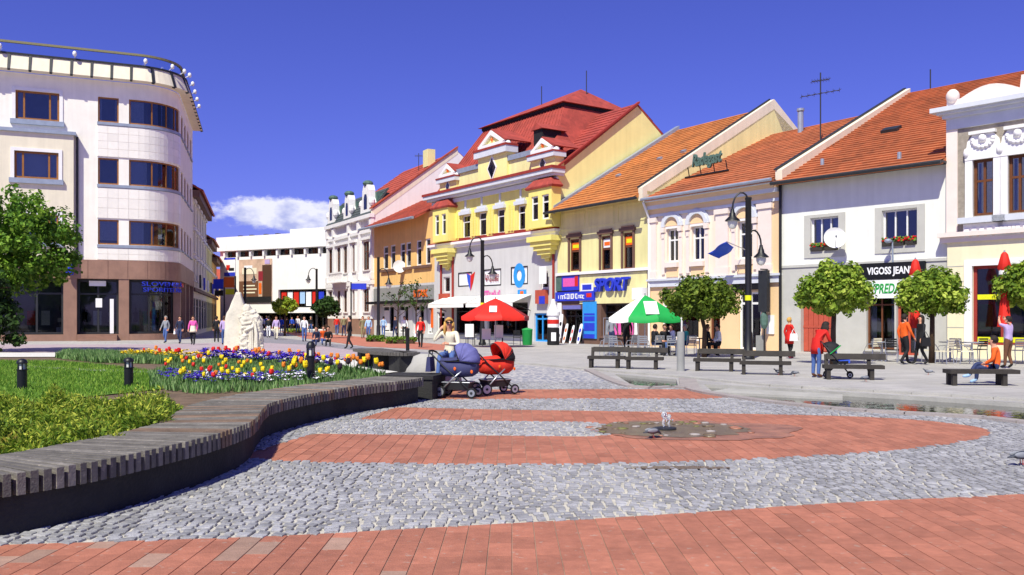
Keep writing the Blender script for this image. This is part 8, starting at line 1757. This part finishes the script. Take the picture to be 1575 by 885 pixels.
def pram(loc, rz, lab, cloth, hoodm, hood_open=1.0, wr=0.135, two_tone=False):
    """local x: forwards (hood end), handle at -x"""
    o = empty('pram', lab, 'pram', (loc[0], loc[1], 0.0), rz); TW = 0.26; o.scale = (0.93, 0.93, 0.93)
    for x_, r_ in ((-0.36, wr), (0.36, wr*0.85)):
        for s_ in (-1, 1): wheel(o, Vector((x_, s_*TW, r_+0.026)), r_, 0.05)
        b = MB(); b.tube([(x_, -TW, r_+0.026), (x_, TW, r_+0.026)], 0.014, 6); b.build('axle', 'dark_metal', o)
    for s_ in (-1, 1):
        y = s_*TW*0.86; b = MB(); b.tube([(0.36, y, wr*0.85+0.03), (0.1, y, 0.38), (-0.3, y, 0.72), (-0.5, y, 0.92), (-0.6, y, 1.0)], 0.017, 7); b.build('frame_tube', 'dark_metal', o, True)
        b = MB(); b.tube([(-0.36, y, wr+0.03), (-0.1, y, 0.42), (0.12, y, 0.6)], 0.016, 7); b.build('frame_tube', 'steel', o, True)
    b = MB(); b.tube([(-0.6, -TW*0.86, 1.0), (-0.64, -TW*0.5, 1.03), (-0.65, 0, 1.035), (-0.64, TW*0.5, 1.03), (-0.6, TW*0.86, 1.0)], 0.022, 8); b.build('handle', 'rubber', o, True)
    # carrycot: lofted hull
    b = MB(); secs = [(-0.40, 0.56, 0.80, 0.12), (-0.36, 0.5, 0.81, 0.19), (-0.2, 0.47, 0.81, 0.225), (0.1, 0.46, 0.81, 0.235), (0.3, 0.48, 0.82, 0.22), (0.42, 0.55, 0.84, 0.14)]; n = 12; vs = []; fs = []
    for x_, zb_, zt_, hw in secs:
        for k in range(n):
            a = math.pi*k/(n-1); vs.append((x_, -hw*math.cos(a)*(1 if 0 < k < n-1 else 1), zt_-(zt_-zb_)*abs(math.sin(a))**0.45))
    for i in range(len(secs)-1):
        for k in range(n-1): fs.append((i*n+k, (i+1)*n+k, (i+1)*n+k+1, i*n+k+1))
        fs.append((i*n+n-1, (i+1)*n+n-1, (i+1)*n, i*n))
    fs += [tuple(range(n)), tuple((len(secs)-1)*n+k for k in range(n-1, -1, -1))]; b.add(vs, fs); b.build('carrycot', cloth, o, True)
    b = MB(); b.tube([(-0.4, -0.13, 0.81), (-0.2, -0.24, 0.82), (0.1, -0.25, 0.82), (0.3, -0.235, 0.83)], 0.014, 6); b.tube([(-0.4, 0.13, 0.81), (-0.2, 0.24, 0.82), (0.1, 0.25, 0.82), (0.3, 0.235, 0.83)], 0.014, 6); b.build('cot_rim', 'black', o, True)
    # apron cover
    b = MB(); vs = []; fs = []
    for i in range(6):
        x_ = -0.4+0.42*i/5
        for k in range(7): a = k/6*2-1; vs.append((x_, a*(0.13+0.1*min(1, i/2)), 0.815+0.06*(1-a*a)+0.03*i/5))
    for i in range(5):
        for k in range(6): fs.append((i*7+k, (i+1)*7+k, (i+1)*7+k+1, i*7+k+1))
    b.add(vs, fs); b.build('apron', cloth, o, True)
    # hood: pleated quarter dome
    b = MB(); vs = []; fs = []; n, m = 14, 13; c0 = Vector((0.1, 0, 0.82)); rad = 0.36
    for i in range(n+1):
        ph = R(-8)+R(128)*hood_open*i/n; k_ = 1+0.06*abs(math.sin(i*math.pi/3.5))
        for j in range(m+1):
            a = math.pi*j/m; yy = -0.25*math.cos(a); r_ = rad*(abs(math.sin(a))**0.55)*k_; vs.append((c0.x+math.cos(ph)*r_*1.0, yy*k_, c0.z+math.sin(ph)*r_*1.05))
    for i in range(n):
        for j in range(m): fs.append((i*(m+1)+j, i*(m+1)+j+1, (i+1)*(m+1)+j+1, (i+1)*(m+1)+j))
    b.add(vs, fs)
    if two_tone: b.m = [1 if k < 6*m else 0 for k in range(len(fs))]
    h_ = b.build('hood', [hoodm, 'black'] if two_tone else hoodm, o, True); md = h_.modifiers.new('s', 'SOLIDIFY'); md.thickness = 0.012
    for i in (0, 5, 10, n):
        ph = R(-8)+R(128)*hood_open*i/n; b = MB(); b.tube([(c0.x+math.cos(ph)*rad*1.04*(abs(math.sin(math.pi*j/m))**0.55), -0.258*math.cos(math.pi*j/m), c0.z+math.sin(ph)*rad*1.09*(abs(math.sin(math.pi*j/m))**0.55)) for j in range(m+1)], 0.009, 5); b.build('hood_rib', 'black' if i in (0, n) else hoodm, h_, True)
    # basket
    b = MB(); v = [Vector(q) for q in ((-0.26, -0.17, 0.2), (0.24, -0.17, 0.2), (0.24, 0.17, 0.2), (-0.26, 0.17, 0.2), (-0.32, -0.21, 0.36), (0.3, -0.21, 0.36), (0.3, 0.21, 0.36), (-0.32, 0.21, 0.36))]; b.hexa(v); b.build('basket', 'dark_metal', o)
    b = MB(); b.tube([v[4], v[5], v[6], v[7], v[4]], 0.012, 6); b.build('basket_rim', 'steel', o)
    # changing bag hung on the handle
    b = MB(); b.hexa([Vector(q) for q in ((-0.72, -0.16, 0.58), (-0.6, -0.16, 0.58), (-0.6, 0.16, 0.58), (-0.72, 0.16, 0.58), (-0.69, -0.15, 0.9), (-0.62, -0.15, 0.9), (-0.62, 0.15, 0.9), (-0.69, 0.15, 0.9))]); b.build('changing_bag', cloth, o)
    b = MB(); b.tube([(-0.655, -0.13, 0.9), (-0.645, -0.1, 1.05), (-0.645, 0.1, 1.05), (-0.655, 0.13, 0.9)], 0.01, 5); b.build('bag_strap', 'black', o)
    for x_ in (-0.02, 0.36): b = MB(); b.blob((x_, -0.245, 0.6 if x_ > 0 else 0.66), (0.03, 0.012, 0.04), 8); b.build('reflector', 'sign_orange', o)
    return o
p = gp(706, 613); pram((p.x, p.y), R(-14), 'blue-violet pram with pleated hood beside the seated woman', 'pram_dark', 'pram_cloth')
p = gp(760, 609.5); pram((p.x+0.02, p.y+0.25), R(30), 'red and black pram standing right of the blue-violet one', 'pram_red', 'pram_red', 0.95, two_tone=True)
# light stroller at the right
p = gp(1289, 582); o = empty('stroller', 'small dark stroller with a child and green trim in front of the woman in red', 'stroller', (p.x, p.y, 0), R(-20)); 
for x_ in (-0.3, 0.3):
    for s_ in (-1, 1): wheel(o, Vector((x_, s_*0.22, 0.105)), 0.085, 0.04)
for s_ in (-1, 1):
    b = MB(); b.tube([(0.3, s_*0.2, 0.1), (-0.1, s_*0.2, 0.6), (-0.42, s_*0.2, 0.98)], 0.014, 6); b.build('frame_tube', 'dark_metal', o, True); b = MB(); b.tube([(-0.3, s_*0.2, 0.1), (0.05, s_*0.2, 0.45)], 0.014, 6); b.build('frame_tube', 'dark_metal', o, True)
b = MB(); b.tube([(-0.42, -0.2, 0.98), (-0.45, 0, 1.0), (-0.42, 0.2, 0.98)], 0.016, 6); b.build('handle', 'rubber', o)
b = MB(); b.hexa([Vector(v) for v in ((-0.12, -0.17, 0.38), (0.25, -0.17, 0.4), (0.25, 0.17, 0.4), (-0.12, 0.17, 0.38), (-0.14, -0.18, 0.46), (0.26, -0.18, 0.48), (0.26, 0.18, 0.48), (-0.14, 0.18, 0.46))]); b.hexa([Vector(v) for v in ((-0.16, -0.17, 0.45), (-0.08, -0.17, 0.45), (-0.08, 0.17, 0.45), (-0.16, 0.17, 0.45), (-0.34, -0.18, 0.86), (-0.26, -0.18, 0.88), (-0.26, 0.18, 0.88), (-0.34, 0.18, 0.86))]); b.build('seat', 'black', o)
b = MB(); vs = []; fs = []
for i in range(7):
    ph = R(40)+R(85)*i/6
    for j in range(9): a = math.pi*j/8; r_ = 0.33*abs(math.sin(a))**0.6; vs.append((-0.2+math.cos(ph)*r_, -0.2*math.cos(a), 0.66+math.sin(ph)*r_))
for i in range(6):
    for j in range(8): fs.append((i*9+j, i*9+j+1, (i+1)*9+j+1, (i+1)*9+j))
b.add(vs, fs); h_ = b.build('hood', 'black', o, True); md = h_.modifiers.new('s', 'SOLIDIFY'); md.thickness = 0.012
b = MB(); b.tube([(-0.2+math.cos(R(40))*0.34*abs(math.sin(math.pi*j/8))**0.6, -0.205*math.cos(math.pi*j/8), 0.66+math.sin(R(40))*0.34*abs(math.sin(math.pi*j/8))**0.6) for j in range(9)], 0.018, 6); b.build('hood_trim', 'green', o)
b = MB(); b.hexa([Vector(v) for v in ((0.0, -0.16, 0.48), (0.3, -0.16, 0.42), (0.3, 0.16, 0.42), (0.0, 0.16, 0.48), (0.02, -0.15, 0.58), (0.3, -0.14, 0.52), (0.3, 0.14, 0.52), (0.02, 0.15, 0.58))]); b.build('blanket', 'blue', o)
ch = sit(0.45, -0.15); kid = person('small child with a pale hat sitting in the stroller', (p.x-0.02, p.y+0.02), R(-20-90), {k: v for k, v in ch.items()}, 'lightblue', 'blue', 'red', 'hair_blond', 0.78, z0=0.24)
flush_texts(); flush_people()
